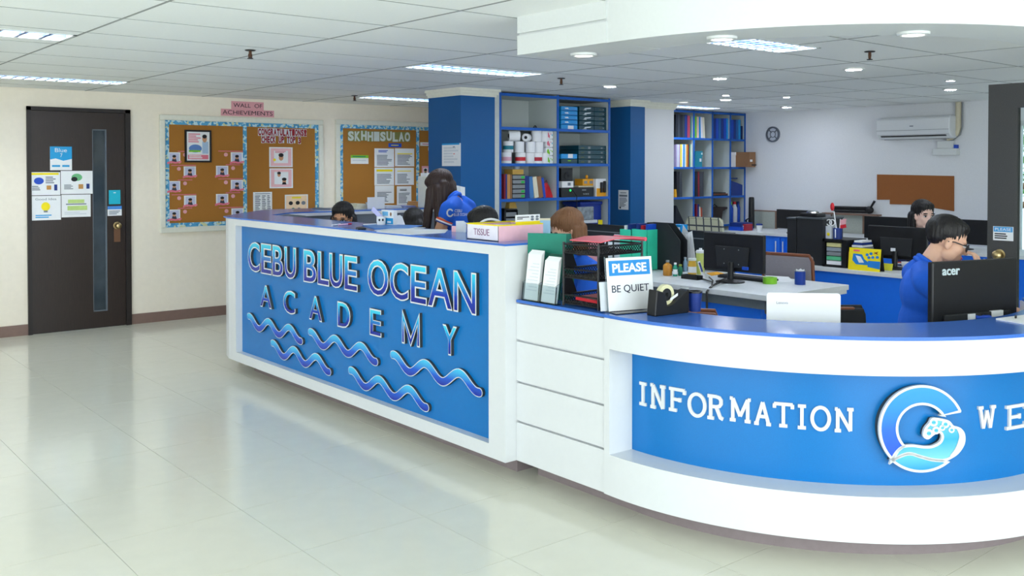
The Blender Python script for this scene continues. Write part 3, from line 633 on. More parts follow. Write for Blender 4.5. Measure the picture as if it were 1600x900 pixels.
def sign_letter(ch, px0, px1, pyt, pyb, z0=None, z1=None, rim=0.018, ofs=0.030):
    ya = at(px0, (pyt+pyb)/2, 'X', PXF-0.028).y; yb2 = at(px1, (pyt+pyb)/2, 'X', PXF-0.028).y
    O = Vector((PXF, ya, z0)); w_, h_ = ya-yb2, z1-z0
    if ch == 'M':
        sw = h_*.17; pts = [(sw/2, 0), (sw/2, h_-sw*.2), (w_/2, h_*.12), (w_-sw/2, h_-sw*.2), (w_-sw/2, 0)]; m = MB(); m.cur = 1; m.ribbon(O, -Y_, Z_, pts, sw, .0185, 0, caps=False); m.cur = 0; m.ribbon(O, -Y_, Z_, pts, sw, .020, .0185, caps=False); o = m.build('letter', Lm, rc)
        pts = [(p[0], p[1]+(.008 if i in (0, 4) else 0)) for i, p in enumerate(pts)]; MB().ribbon(O, -Y_, Z_, pts, sw-.013, .0215, .020, caps=False).build('letter_face', GRADL, o); return
    s = 0.026; m = MB(); glyphs(m, ch, O-Y_*s*0+Z_*0, -Y_, Z_, w_, h_, 0.020, 0.0, offset=ofs, fit=ofs, side_mat=1)
    o = m.build('letter', Lm, rc)
    f = MB(); ins = 0.0085
    glyphs(f, ch, O+(-Y_)*ins+Z_*ins, -Y_, Z_, w_-2*ins, h_-2*ins, 0.0215, 0.020, offset=0.0 if rim else 0.01)
    f.build('letter_face', GRADL, o)
zt, zb = [], []
def zat(px, py): return at(px, py, 'X', PXF-0.028).z
Z1a, Z0a = (zat(396, 377)+zat(735, 428))/2, (zat(415, 428)+zat(735, 493.5))/2
for ch, a, b in zip('CEBUBLUEOCEAN', (385.7, 406, 424, 442.6, 472.4, 494.3, 512.6, 536, 572.3, 606.6, 639.3, 666, 706.4), (404.5, 422.8, 441, 461, 492.9, 512.4, 534, 556.7, 605.3, 636.5, 664.8, 705, 742.2)):
    sign_letter(ch, a, b, 400, 440, Z0a, Z1a)
Z1b, Z0b = (zat(414, 446)+zat(701, 509))/2, (zat(414, 482)+zat(701, 555))/2
for ch, a, b in zip('ACADEMY', (405, 441, 481.3, 525.4, 575.7, 626, 689.4), (423, 459.7, 501.5, 545.6, 594, 653.9, 712)):
    sign_letter(ch, a, b, 465, 520, Z0b, Z1b, ofs=0.016)
def wave(px0, px1, pc, pyc):
    ya, yb2 = at(px0, pyc, 'X', PXF-0.02).y, at(px1, pyc, 'X', PXF-0.02).y; L = ya-yb2; zc = at(pc, pyc, 'X', PXF-0.02).z; amp = 0.036
    pts = [(L*i/60, amp*(math.cos(2*math.pi*(i/60-0.02)/0.385)-1)) for i in range(61)]
    O = Vector((PXF, ya, zc))
    m = MB(); m.cur = 1; m.ribbon(O, -Y_, Z_, pts, 0.049, 0.018, 0.0); m.cur = 0; m.ribbon(O, -Y_, Z_, pts, 0.049, 0.0195, 0.018)
    o = m.build('wave', Lm, rc)
    MB().ribbon(O, -Y_, Z_, pts, 0.040, 0.021, 0.019).build('wave_face', GRADW, o)
for a in ((388, 470, 417.5, 502), (484, 587, 521, 528.5), (613, 749, 660, 567), (425, 514, 456, 545.5), (547, 666, 589, 592)): wave(*a)

# ------------------------------------------------------------------ low curved information counter
ic = thing('information_counter', 'low curved white and blue information counter with slatted side and round logo', 'counter', (3.6, 2.4, 0))
zg = [0.10, 0.297, 0.493, 0.698, 0.886]
for k in range(4):
    Box(3.0, 3.03, 2.955, YA, zg[k]+(0.004 if k else 0), zg[k+1]-0.006).build('slat_board', WHITE, ic, bevel=0.002)
Box(3.022, 3.30, 2.955, YA, 0.10, 0.886).build('slat_backing', WHITE, ic)
RP = CR-0.14
def arc_start(extra=0.0): return A0+extra
MB().ring(CX, CY, CR-0.03, CR, A0, A1, 0.749, 0.886, 90).build('upper_band', WHITE, ic, smooth=0.6)
MB().ring(CX, CY, RP-0.03, CR-0.001, A0, A1, 0.749, 0.765, 90).build('upper_band_underside', WHITE, ic, smooth=0.6)
MB().ring(CX, CY, RP-0.03, CR, A0, A1, 0.10, 0.281, 90).build('lower_band', WHITE, ic, smooth=0.6)
MB().ring(CX, CY, RP-0.03, RP, A0+0.02, A1, 0.27, 0.76, 90).build('curved_panel', BLUE, ic, smooth=0.6)
MB().ring(CX, CY, RP-0.02, CR, A0-0.004, A0+math.radians(1.2), 0.10, 0.886, 4).build('end_block', WHITE, ic)
MB().ring(CX, CY, RP-0.10, CR-0.15, A0-0.05, A1, 0.0, 0.10, 90).build('toe_kick', KICK, ic, smooth=0.6)
Box(3.142, 3.25, 2.86, YA, 0, 0.10).build('toe_kick', KICK, ic)
MB().ring(CX, CY, CR-0.33, CR+0.004, A0-0.002, A1, 0.886, 0.90, 90).build('ledge_top', BLUETOP, ic, smooth=0.6)
Box(2.996, 3.36, 2.93, YA-0.005, 0.886, 0.8995).build('ledge_top', BLUETOP, ic)
MB().ring(CX, CY, CR-0.34, CR-0.31, A0, A1, 0.0, 0.886, 60).build('inner_face', WHITE, ic, smooth=0.6)
MB().ring(CX, CY, 0.66, CR-0.34, math.radians(192), A1, 0.70, 0.72, 60).build('inner_desk', DESKTOP, ic, smooth=0.6)
for aa in (195, 230, 265, 298):
    a = math.radians(aa); x, y = CX+0.72*math.cos(a), CY+0.72*math.sin(a); Box(x-0.02, x+0.02, y-0.02, y+0.02, 0, 0.70).build('desk_leg', DESKEDGE, ic)
SER = {'I': [[(.5,0),(.5,1)],[(.08,0),(.92,0)],[(.08,1),(.92,1)]],
 'N': [[(.16,0),(.16,1)],[(.16,1),(.84,0)],[(.84,0),(.84,1)],[(0,0),(.34,0)],[(0,1),(.16,1)],[(.66,1),(1,1)]],
 'F': [[(.2,0),(.2,1)],[(0,1),(1,1)],[(1,1),(1,.8)],[(.2,.52),(.7,.52)],[(.7,.62),(.7,.42)],[(0,0),(.5,0)]],
 'R': [[(.2,0),(.2,1)],[(0,1),(.55,1),(.75,.96),(.86,.85),(.86,.68),(.75,.57),(.55,.53),(.2,.53)],[(.55,.53),(.82,.06),(1,0)],[(0,0),(.42,0)]],
 'M': [[(.14,0),(.14,1)],[(.14,1),(.5,.2)],[(.5,.2),(.86,1)],[(.86,1),(.86,0)],[(0,0),(.28,0)],[(.72,0),(1,0)],[(0,1),(.14,1)],[(.86,1),(1,1)]],
 'A': [[(.14,0),(.5,1)],[(.5,1),(.86,0)],[(.27,.34),(.73,.34)],[(0,0),(.28,0)],[(.72,0),(1,0)]],
 'T': [[(.5,0),(.5,1)],[(0,1),(1,1)],[(.02,1),(.02,.8)],[(.98,1),(.98,.8)],[(.28,0),(.72,0)]],
 'W': [[(.13,1),(.3,0)],[(.3,0),(.5,.85)],[(.5,.85),(.7,0)],[(.7,0),(.87,1)],[(0,1),(.28,1)],[(.72,1),(1,1)]],
 'E': [[(.2,0),(.2,1)],[(0,1),(1,1)],[(1,1),(1,.8)],[(.2,.5),(.7,.5)],[(.7,.62),(.7,.38)],[(0,0),(1,0)],[(1,0),(1,.2)]]}
def slab_letter(ch, px0, px1, pyt, pyb):
    pc = oncyl((px0+px1)/2, (pyt+pyb)/2, CX, CY, RP); n = Vector((pc.x-CX, pc.y-CY, 0)).normalized(); ux = Z_.cross(n)
    def uv(px, py):
        d = ray(px, py); t = (pc+n*0.008-CAM).dot(n)/d.dot(n); q = CAM+d*t-pc; return q.dot(ux), q.z
    u0, u1 = uv(px0, (pyt+pyb)/2)[0], uv(px1, (pyt+pyb)/2)[0]; v1, v0 = uv((px0+px1)/2, pyt)[1], uv((px0+px1)/2, pyb)[1]
    sw = (v1-v0)*0.135; O = pc+ux*u0+Z_*v0; w_, h_ = u1-u0-sw*.5, v1-v0-sw
    m = MB()
    if ch == 'O': m.ribbon(O, ux, Z_, [(sw/2+w_/2*(1+0.92*math.cos(a)), sw/2+h_/2*(1+math.sin(a))) for a in [2*math.pi*i/28 for i in range(28)]], sw, 0.008, -0.01, closed=True)
    else:
        for k, st in enumerate(SER[ch]): m.ribbon(O, ux, Z_, [(sw*.25+p[0]*w_, sw/2+p[1]*h_) for p in st], sw, 0.008+0.0002*k, -0.01, caps=(len(st) == 2 and not (st[0][1] == st[1][1])) and False)
    m.build('letter', WHITE, ic)
for ch, a, b, c, d in (('I', 997, 1011, 597, 634), ('N', 1015, 1040, 600.5, 640), ('F', 1044, 1070, 606, 644), ('O', 1073, 1102, 613, 652.5), ('R', 1104, 1131, 617, 656.5), ('M', 1139, 1174, 621, 660), ('A', 1177, 1206, 626, 665), ('T', 1208, 1240, 629, 668), ('I', 1244, 1262, 632, 671), ('O', 1265, 1297, 634, 674), ('N', 1303, 1335, 637, 676), ('W', 1528, 1557, 634, 671.5), ('E', 1572, 1603, 632, 670)):
    slab_letter(ch, a, b, c, d)
# round wave logo
LC = oncyl(1438, 668, CX, CY, RP); LN = Vector((LC.x-CX, LC.y-CY, 0)).normalized(); LU = Z_.cross(LN)
def luv(cx, cy, off=0.03):
    px, py = 1350+cx/5.622, 590+cy/5.622; d = ray(px, py); t = (LC+LN*off-CAM).dot(LN)/d.dot(LN); q = CAM+d*t-LC; return (q.dot(LU), q.z)
def arc(cx, cy, rx, ry, a0, a1, n): return [(cx+rx*math.cos(math.radians(a0+(a1-a0)*i/n)), cy-ry*math.sin(math.radians(a0+(a1-a0)*i/n))) for i in range(n+1)]
def spline(pts, n=6):
    out = []; P = [pts[0]]+pts+[pts[-1]]
    for i in range(1, len(P)-2):
        for k in range(n):
            t = k/n; a, b, c, d = P[i-1], P[i], P[i+1], P[i+2]
            out.append(tuple(0.5*(2*b[j]+(c[j]-a[j])*t+(2*a[j]-5*b[j]+4*c[j]-d[j])*t*t+(3*b[j]-a[j]-3*c[j]+d[j])*t**3) for j in (0, 1)))
    return out+[pts[-1]]
gband = [(840, 296)]+arc(508, 450, 368, 374, 25, 228, 40)[0:]+[(250, 722), (300, 640), (350, 600)]+arc(510, 448, 222, 218, 222, 32, 30)+[(686, 332)]
wavebody = spline([(240, 738), (268, 672), (330, 612), (420, 598), (520, 610), (600, 606), (668, 570), (690, 520), (672, 480), (640, 478), (600, 500), (560, 530), (528, 510), (540, 450), (580, 400), (600, 365), (650, 365), (700, 375), (745, 390), (780, 430), (840, 450), (875, 500), (872, 580), (820, 660), (740, 712), (690, 725)], 4)+spline([(690, 725), (600, 718), (500, 692), (400, 664), (310, 690), (240, 738)], 4)[1:-1]
sliver = spline([(252, 726), (310, 696), (400, 670), (500, 698), (600, 724), (688, 730)], 4)+arc(500, 450, 374, 372, -52, -132, 20)
side = MB(); 
for poly in (gband, wavebody, sliver): side.plate(LC, LU, Z_, [luv(*p) for p in poly], 0.028, -0.02)
lg = side.build('logo', mat('dark_letter_side', (58, 64, 66)), ic)
def rim(poly, w=0.010, t=0.0325): MB().ribbon(LC, LU, Z_, [luv(*p) for p in poly], w, t, 0.020, closed=True).build('logo_rim', WHITE, lg)
GRG = ramp_mat('logo_blue_gradient', [(0.0, (0, 70, 214)), (0.4, (0, 96, 220)), (0.7, (0, 132, 214)), (1.0, (30, 150, 214))]); GRS = ramp_mat('logo_aqua_gradient', [(0.0, (0, 140, 200)), (1.0, (96, 196, 214))]); GRT = ramp_mat('logo_wave_gradient', [(0.0, (120, 200, 216)), (0.5, (30, 160, 204)), (1.0, (110, 196, 222))])
for poly, gm, nm in ((gband, GRG, 'logo_ring'), (wavebody, GRT, 'logo_wave'), (sliver, GRS, 'logo_sea')):
    MB().plate(LC, LU, Z_, [luv(*p) for p in poly], 0.030, 0.028).build(nm, gm, lg); rim(poly)
for cx, cy, r in ((608, 392, 36), (712, 408, 34), (566, 488, 38), (630, 462, 34), (684, 440, 26), (766, 458, 26)):
    MB().plate(LC, LU, Z_, [luv(cx+r*math.cos(a), cy+r*math.sin(a)) for a in [2*math.pi*i/18 for i in range(18)]], 0.034, 0.028).build('foam_drop', WHITE, lg)
    MB().plate(LC, LU, Z_, [luv(cx+r*.5*math.cos(a), cy+r*.5*math.sin(a)) for a in [2*math.pi*i/14 for i in range(14)]], 0.0345, 0.033).build('foam_center', GRT, lg)
MB().plate(LC, LU, Z_, [luv(*p) for p in spline([(812, 452), (834, 520), (800, 620), (752, 690), (800, 680), (860, 600), (874, 520), (850, 455), (812, 452)], 4)], 0.034, 0.028).build('splash', WHITE, lg)

# ------------------------------------------------------------------ things on the ledge of the information counter
ZL = 0.90
def rot_frame(a, b):
    a = Vector(a); b = Vector(b); u = (b-a); L = u.length; u.normalize(); return a, u, Z_, u.cross(Z_), L
# acrylic brochure holder with two leaflet stacks
bh = thing('brochure_holder', 'clear acrylic brochure holder on the ledge end', 'brochure holder', (3.05, 3.42, ZL))
y0, y1 = 3.30, 3.545
def slant(mb, ya, yb, x0, z0, x1, z1, t): mb.add([(x0, ya, z0), (x0+t, ya, z0), (x1+t, ya, z1), (x1, ya, z1), (x0, yb, z0), (x0+t, yb, z0), (x1+t, yb, z1), (x1, yb, z1)], [(0,1,2,3), (7,6,5,4), (0,4,5,1), (1,5,6,2), (2,6,7,3), (3,7,4,0)]); return mb
slant(MB(), y0, y1, 3.035, ZL, 3.075, ZL+0.235, 0.003).build('back_plate', GLASS, bh)
slant(MB(), y0, y1, 3.004, ZL+0.004, 3.014, ZL+0.085, 0.003).build('front_lip', GLASS, bh)
Box(3.004, 3.04, y0, y1, ZL, ZL+0.004).build('base_plate', GLASS, bh)
for yy in (y0, (y0+y1)/2, y1-0.003): MB().add([(3.004, yy, ZL), (3.05, yy, ZL), (3.06, yy, ZL+0.11), (3.012, yy, ZL+0.09), (3.004, yy+.003, ZL), (3.05, yy+.003, ZL), (3.06, yy+.003, ZL+0.11), (3.012, yy+.003, ZL+0.09)], [(0,1,2,3), (7,6,5,4), (0,4,5,1), (1,5,6,2), (2,6,7,3), (3,7,4,0)]).build('side_plate', GLASS, bh)
for k, (a, b, h_, lb) in enumerate(((3.435, 3.535, 0.228, 'stack of white leaflets in the left pocket of the acrylic holder'), (3.312, 3.41, 0.205, 'stack of white leaflets in the right pocket of the acrylic holder'))):
    t = thing('leaflet_stack', lb, 'leaflets', (3.03, (a+b)/2, ZL+0.005), 'leaflets in the brochure holder')
    for j in range(4):
        slant(MB(), a, b-0.002*j, 3.012+j*0.0045, ZL+0.006, 3.040+j*0.0055, ZL+h_+j*0.006, 0.003).build('leaflet', PAPER, t)
    pr = MB()
    for j in range(9):
        u = 0.2+0.07*j; zz = ZL+0.006+u*h_; xx = 3.012+(3.040-3.012)*u-0.0006; pr.box(xx, xx+0.001, a+0.012, b-0.012-(j % 3)*0.015, zz, zz+0.004)
    pr.build('print', PAPER2, t)
# green magazine files
def magazine_file(name, lb, cat, p, q, depth, h, hback, m, group=None):
    """front edge from p to q, extends to the right-back of the edge; sloped cut on the far end"""
    p = Vector((p[0], p[1], ZL)) if len(p) == 2 else Vector(p); q = Vector((q[0], q[1], p.z)); u = (q-p); L = u.length; u.normalize(); v = Vector((-u.y, u.x, 0))
    if v.dot(FH) < 0: v = -v
    t = thing(name, lb, cat, p+u*L/2+v*depth/2, group)
    return t, p, u, v, L
gb = thing('magazine_file', 'dark green cardboard magazine file standing behind the brochure holder', 'file box', (3.2, 3.45, ZL))
gp, gq = Vector((3.07, 3.575, ZL)), Vector((3.155, 3.385, ZL)); gu = (gq-gp).normalized(); gv = Vector((-gu.y, gu.x, 0)); GL = (gq-gp).length
def gpt(a, b, z): return gp+gu*a+(gv*(a/GL)+X_*(1-a/GL))*b+Z_*z
hh = 0.325; dp = 0.10
MB().add([gpt(0,0,0), gpt(GL,0,0), gpt(GL,0,hh), gpt(0,0,hh), gpt(0,.004,0), gpt(GL,.004,0), gpt(GL,.004,hh), gpt(0,.004,hh)], [(0,1,2,3), (7,6,5,4), (0,4,5,1), (1,5,6,2), (2,6,7,3), (3,7,4,0)]).build('front_side', GREEN, gb)
m = MB(); m.add([gpt(GL,0,0), gpt(GL,dp,0), gpt(GL,dp,hh-.12), gpt(GL,.06,hh), gpt(GL,0,hh)], [(0,1,2,3,4)]); m.add([gpt(0,0,0), gpt(0,dp,0), gpt(0,dp,hh-.02), gpt(0,0,hh)], [(0,1,2,3)]); m.add([gpt(0,dp,0), gpt(GL,dp,0), gpt(GL,dp,hh-.12), gpt(0,dp,hh-.02)], [(0,1,2,3)]); m.build('sides', GREEN, gb)
m = MB(); m.add([gpt(0,0,hh), gpt(GL,0,hh), gpt(GL,.06,hh), gpt(0,dp,hh-.02)], [(0,1,2,3)]); m.build('top_flap', mat('green_file_box_edge', (40, 150, 128), .6), gb)
# black mesh tray tower
mt = thing('desk_tray', 'black metal mesh three-tier letter tray on the ledge', 'letter tray', (3.2, 3.17, ZL))
tp, tq = Vector((3.045, 3.285, ZL)), Vector((3.052, 3.060, ZL)); tu = (tq-tp).normalized(); tv = Vector((-tu.y, tu.x, 0)); TL = (tq-tp).length; TD, TH = 0.30, 0.30
def tpt(a, b, z): return tp+tu*a+tv*b+Z_*z
for a, b in ((0, 0), (TL, 0), (0, TD), (TL, TD)): m = MB(); m.tube([tpt(a, b, 0), tpt(a, b, TH)], 0.0058, 8); m.build('post', BLACK, mt)
def mesh_panel(mb, o, u, v, L, Hh, cell=0.017, wire=0.0022):
    n = u.cross(v).normalized()
    def bar(p, q):
        d = (q-p); l = d.length; d.normalize(); s = n.cross(d); k = wire
        mb.add([p+s*k, p-s*k, q-s*k, q+s*k, p+s*k+n*.001, p-s*k+n*.001, q-s*k+n*.001, q+s*k+n*.001], [(0,1,2,3), (7,6,5,4), (0,4,5,1), (1,5,6,2), (2,6,7,3), (3,7,4,0)])
    k = int((L+Hh)/cell)
    for i in range(1, k):
        s = i*cell
        a = (min(s, L), max(0, s-L)); b = (max(0, s-Hh), min(s, Hh)); bar(o+u*a[0]+v*a[1], o+u*b[0]+v*b[1])
        a = (max(0, L-s), max(0, s-L)); b = (min(L, L-s+Hh), min(s, Hh)); bar(o+u*a[0]+v*a[1], o+u*b[0]+v*b[1])
for k, z in enumerate((0.012, 0.135, 0.25)):
    tier = MB()
    for p, q in (((0, 0), (TL, 0)), ((TL, 0), (TL, TD)), ((TL, TD), (0, TD)), ((0, TD), (0, 0))):
        tier.tube([tpt(p[0], p[1], z), tpt(q[0], q[1], z)], 0.0045, 6)
        tier.tube([tpt(p[0], p[1], z+0.04), tpt(q[0], q[1], z+0.04)], 0.0045, 6)
    o = tier.build('tray_rim', BLACK, mt)
    mm = MB(); mesh_panel(mm, tpt(0, 0, z), tu, tv, TL, TD); mesh_panel(mm, tpt(TL, 0, z), tv, Z_, TD, 0.04); mesh_panel(mm, tpt(0, 0, z), tv, Z_, TD, 0.04); mesh_panel(mm, tpt(0, 0, z), tu, Z_, TL, 0.018)
    mm.build('wire_mesh', BLACK, mt)
for a in (0, TL):
    for zz in (0.052, 0.175):
        m = MB(); m.add([tpt(a+e, b, z) for e in (-.001, .001) for b, z in ((0, zz), (.09, zz), (.055, zz+.075), (0, zz+.075))], [(3,2,1,0), (4,5,6,7), (0,1,5,4), (1,2,6,5), (2,3,7,6), (3,0,4,7)]); m.build('corner_bracket', BLACK, mt)
f = MB(); pts = [(0.02, 0.0), (0.215, 0.0), (0.215, 0.26), (0.02, 0.26)]
t = thing('plastic_folder', 'coral pink plastic folder on top of the mesh tray', 'folder', tpt(TL/2, TD/2, TH+0.004))
f = MB(); sec = [tpt(a, b, TH+0.006+z) for b, z in ((0.02, 0.004), (0.12, 0.016), (0.24, 0.014), (0.33, 0.006)) for a in (0.02, TL-0.004)]
f.add(sec+[p-Z_*0.004 for p in sec], [(0,1,3,2), (2,3,5,4), (4,5,7,6), (8,10,11,9), (10,12,13,11), (12,14,15,13), (0,8,9,1), (6,7,15,14), (0,2,10,8), (2,4,12,10), (4,6,14,12), (1,9,11,3), (3,11,13,5), (5,13,15,7)]); f.build('cover', CORAL, t, smooth=0.9)
MB().tube([tpt(0.02, 0.332, TH+0.008), tpt(TL-0.004, 0.332, TH+0.008)], 0.010, 10).build('rolled_edge', CORAL, t, smooth=0.9)
t = thing('red_folder', 'red folder lying in the bottom mesh tray', 'folder', tpt(TL/2, TD/2, 0.02)); MB().add([tpt(.06, .02, .030), tpt(TL-.01, .02, .024), tpt(TL-.01, .26, .024), tpt(.06, .26, .03), tpt(.06, .02, .046), tpt(TL-.01, .02, .036), tpt(TL-.01, .26, .036), tpt(.06, .26, .046)], [(0,1,2,3), (7,6,5,4), (0,4,5,1), (1,5,6,2), (2,6,7,3), (3,7,4,0)]).build('cover', RED, t)
# PLEASE BE QUIET sign in an acrylic stand
sp, sq = Vector((3.03, 2.958, ZL)), Vector((3.275, 2.900, ZL)); su = (sq-sp).normalized(); sn = su.cross(Z_); SL, SH = 0.245, 0.238
qs = thing('desk_sign', 'white and blue sign reading PLEASE BE QUIET in acrylic stand', 'sign', sp+su*SL/2)
sO = sp-sn*0.02+Z_*0.006; sz = (Z_-sn*0.12).normalized()
MB().plate(sO, su, sz, [(0, 0), (SL, 0), (SL, SH), (0, SH)], 0.003).build('card', PAPER, qs)
MB().plate(sO, su, sz, [(.012, SH*.66), (SL-.012, SH*.66), (SL-.012, SH*.945), (.012, SH*.945)], 0.0038, 0.002).build('blue_band', mat('sign_blue', (24, 140, 214), .4), qs)
g = MB(); glyphs(g, 'PLEASE', sO+su*.03+sz*(SH*.715), su, sz, SL-.06, SH*.175, 0.0045, .003, offset=.035); g.build('text_please', PAPER, qs)
g = MB(); glyphs(g, 'BE QUIET', sO+su*.022+sz*(SH*.32), su, sz, SL-.045, SH*.16, 0.0042, .003, offset=.0); g.build('text_be_quiet', mat('sign_navy', (22, 34, 62), .5), qs)
MB().plate(sO, su, sz, [(-.004, -.004), (SL+.004, -.004), (SL+.004, SH+.006), (-.004, SH+.006)], -0.002, -0.004).build('acrylic_back', GLASS, qs)
MB().plate(sp-Z_*0+sn*0.045, su, -sn, [(0, 0), (SL, 0), (SL, .10), (0, .10)], 0.004).build('acrylic_foot', GLASS, qs)
MB().plate(sO-su*.03-sn*.02, su, sz, [(0, 0), (.05, 0), (.05, .13), (0, .13)], .003).build('side_card', PAPER2, qs)
# black tape dispenser
td = thing('tape_dispenser', 'black desk tape dispenser with cream tape roll', 'tape dispenser', (3.21, 2.80, ZL))
dp0, dq0 = Vector((3.112, 2.772, ZL)), Vector((3.315, 2.752, ZL)); du = (dq0-dp0).normalized(); dn = du.cross(Z_)
prof = [(0, 0), (.205, 0), (.207, .105), (.19, .10), (.10, .045), (.075, .04), (.06, .10), (.012, .115)]
MB().plate(dp0, du, Z_, prof, 0.0, -0.055).build('body', BLACK, td, bevel=0.004)
m = MB(); c = dp0+du*.085-dn*.028+Z_*.088
ux_, uz_ = du, Z_
m.M = None
def disc_ring(mb, c, ax_u, ax_v, r0, r1, w, n=28):
    k = ax_u.cross(ax_v); vs = []; fs = []
    for i in range(n):
        a = 2*math.pi*i/n; d = ax_u*math.cos(a)+ax_v*math.sin(a)
        vs += [c+d*r0-k*w/2, c+d*r1-k*w/2, c+d*r0+k*w/2, c+d*r1+k*w/2]
    for i in range(n):
        a, b = 4*i, 4*((i+1) % n); fs += [(a,a+1,b+1,b), (a+2,b+2,b+3,a+3), (a,b,b+2,a+2), (a+1,a+3,b+3,b+1)]
    return mb.add(vs, fs)
disc_ring(m, c, du, Z_, .028, .045, .022).build('tape_roll', mat('cream_tape', (226, 222, 180), .4), td, smooth=.7)
disc_ring(MB(), c, du, Z_, .010, .028, .024).build('roll_core', BLACK2, td, smooth=.7)
MB().plate(dp0, du, Z_, [(.09, .062), (.135, .082), (.135, .094), (.09, .074)], .0015).build('label', PAPER, td)
MB().plate(dp0, du, Z_, [(.205, .10), (.208, .10), (.208, .113), (.205, .113)], 0, -.055).build('cutter', CHROME, td)
# blue tumbler behind the dispenser
bt = thing('tumbler', 'dark blue tumbler with black rim behind the tape dispenser', 'cup', (3.372, 2.765, ZL))
bc = Vector((3.372, 2.765, ZL)); MB().lathe(bc, [(.026, 0), (.033, .085), (.030, .085), (.024, .006)], 20).build('cup_body', NAVY, bt, smooth=.7); disc_ring(MB(), bc+Z_*.088, X_, Y_, .028, .0345, .008).build('rim', BLACK, bt, smooth=.7)

# ------------------------------------------------------------------ things on the tall counter
ZT = 1.176
tb = thing('tissue_box', 'open pink and white paper box labelled TISSUE at the counter corner', 'box', (3.15, 3.86, ZT))
bx0, bx1, by0, by1, bh_ = 3.0, 3.30, 3.72, 3.985, 0.078
Box(bx0, bx0+.004, by0, by1, ZT, ZT+bh_).build('front_side', mat('lilac_white_card', (238, 234, 244), .6), tb); Box(bx0, bx1, by0-.001, by0+.004, ZT, ZT+bh_).build('right_side', PINK, tb)
Box(bx1-.004, bx1, by0, by1, ZT, ZT+bh_).build('back_side', PINK, tb); Box(bx0, bx1, by1-.004, by1, ZT, ZT+bh_).build('left_side', PINK, tb); Box(bx0, bx1, by0, by1, ZT, ZT+.004).build('bottom', PINK, tb)
for a in ((bx0-.001, bx0+.005, by0, by1), (bx0, bx1, by0-.002, by0+.005), (bx1-.005, bx1+.001, by0, by1), (bx0, bx1, by1-.005, by1+.001)): Box(*a, ZT+bh_, ZT+bh_+.006).build('yellow_edge', YEL, tb)
g = MB(); glyphs(g, 'TISSUE', Vector((bx0, by1-.06, ZT+.025)), -Y_, Z_, .13, .034, .0012, 0); g.build('lettering', mat('violet_ink', (140, 90, 130), .6), tb)
t = thing('tissue_pile', 'folded white tissues filling the pink box', 'tissues', (3.15, 3.86, ZT+.005)); 
for k in range(4): Box(bx0+.012, bx1-.012, by0+.015+.058*k, by0+.068+.058*k, ZT+.006, ZT+.066+.004*(k % 2)).build('tissue_fold', PAPER2, t)
c0, c1 = at(805, 351, 'Y', by0+.02), at(843, 351, 'Y', by0+.02)
t = thing('name_card', 'white card with portraits and yellow base propped in the tissue box', 'card', (c0.x, by0+.02, ZT+.04)); W = c1.x-c0.x; hc = at(820, 335.5, 'Y', by0+.02).z-(ZT+.07)
O = Vector((c0.x, by0+.02, ZT+.07)); MB().plate(O, X_, Z_, [(0, 0), (W, 0), (W, hc), (0, hc)], .003).build('sheet', PAPER, t)
flat_prints(t, O, X_, W, hc, .003, [('r', 0, 0, 1, .42, YEL), ('r', .06, .76, .55, .83, INKD), ('r', .06, .62, .28, .69, INKD), ('e', .68, .8, .06, .1, INK), ('e', .88, .8, .06, .1, INK), ('e', .68, .58, .06, .1, INK), ('e', .88, .58, .06, .1, INK)])
# ------------------------------------------------------------------ more things on the tall counter
def flat_sheet(name, lb, cat, corners, z, t, m, group=None):
    """corners given as picture points lying on the height z"""
    P = [at(a, b, 'Z', z) for a, b in corners]
    return MB().prism([(p.x, p.y) for p in P], z, z+t).build(name, m, label=lb, cat=cat, group=group)
p = at(614, 351.5, 'Z', ZT); t = thing('tissue_pack', 'blue and white printed tissue pack on the tall counter', 'tissue pack', (p.x, p.y, ZT))
hw = 0.062; O = Vector((p.x-.05, p.y+hw, ZT)); ux = Vector((.12, -.99, 0)).normalized()
MB().plate(O, ux, Z_, [(0, 0), (.125, 0), (.125, .098), (0, .098)], 0, -.03).build('carton', PAPER, t)
flat_prints(t, O, ux, .125, .098, 0.0, [('r', .06, .08, .96, .48, CYAN), ('r', .1, .62, .55, .9, mat('sky_print', (110, 186, 232), .5)), ('e', .78, .74, .06, .13, BROWNC), ('r', .5, .16, .8, .28, PAPER)])
p = at(595.5, 352, 'Z', ZT); t = thing('panda_tissue_cup', 'white cup with a black-eyed face holding a folded leaflet', 'cup', (p.x, p.y, ZT))
MB().lathe((p.x, p.y, ZT), [(.026, 0), (.030, .03), (.029, .058), (.026, .058), (.026, .01)], 18).build('cup_body', PAPER, t, smooth=.8)
dcam = Vector((-p.x, -p.y, 0)).normalized(); rr = Z_.cross(dcam)
for s in (-1, 1): MB().ell(Vector((p.x, p.y, ZT+.036))+dcam*.0285+rr*s*.011, (.006, .006, .008)).build('eye', INKD, t, smooth=2)
q = Vector((p.x, p.y, ZT+.03)); MB().plate(q-rr*.0-dcam*.004, (rr*-.82+Z_*.42).normalized(), (Z_*.85+rr*.40).normalized(), [(0, 0), (.085, .03), (.085, .06), (0, .03)], .002).build('leaflet', mat('pale_violet_paper', (190, 190, 232), .6), t)
flat_sheet('blue_folder', 'sky blue folder lying on the tall counter behind the papers', 'folder', ((566, 353), (590, 351), (660, 353), (640, 357), (585, 358)), ZT, .004, mat('folder_blue', (34, 120, 200), .4))
flat_sheet('loose_paper', 'long white sheet lying on the tall counter, nearest the front edge', 'paper', ((588, 362.5), (640, 358), (700, 359), (695, 364), (640, 367)), ZT, .002, PAPER)
flat_sheet('loose_paper', 'grey-white sheet on the tall counter behind the long sheet', 'paper', ((585, 360), (640, 355), (665, 356), (640, 358), (595, 361.5)), ZT, .0015, PAPER2)
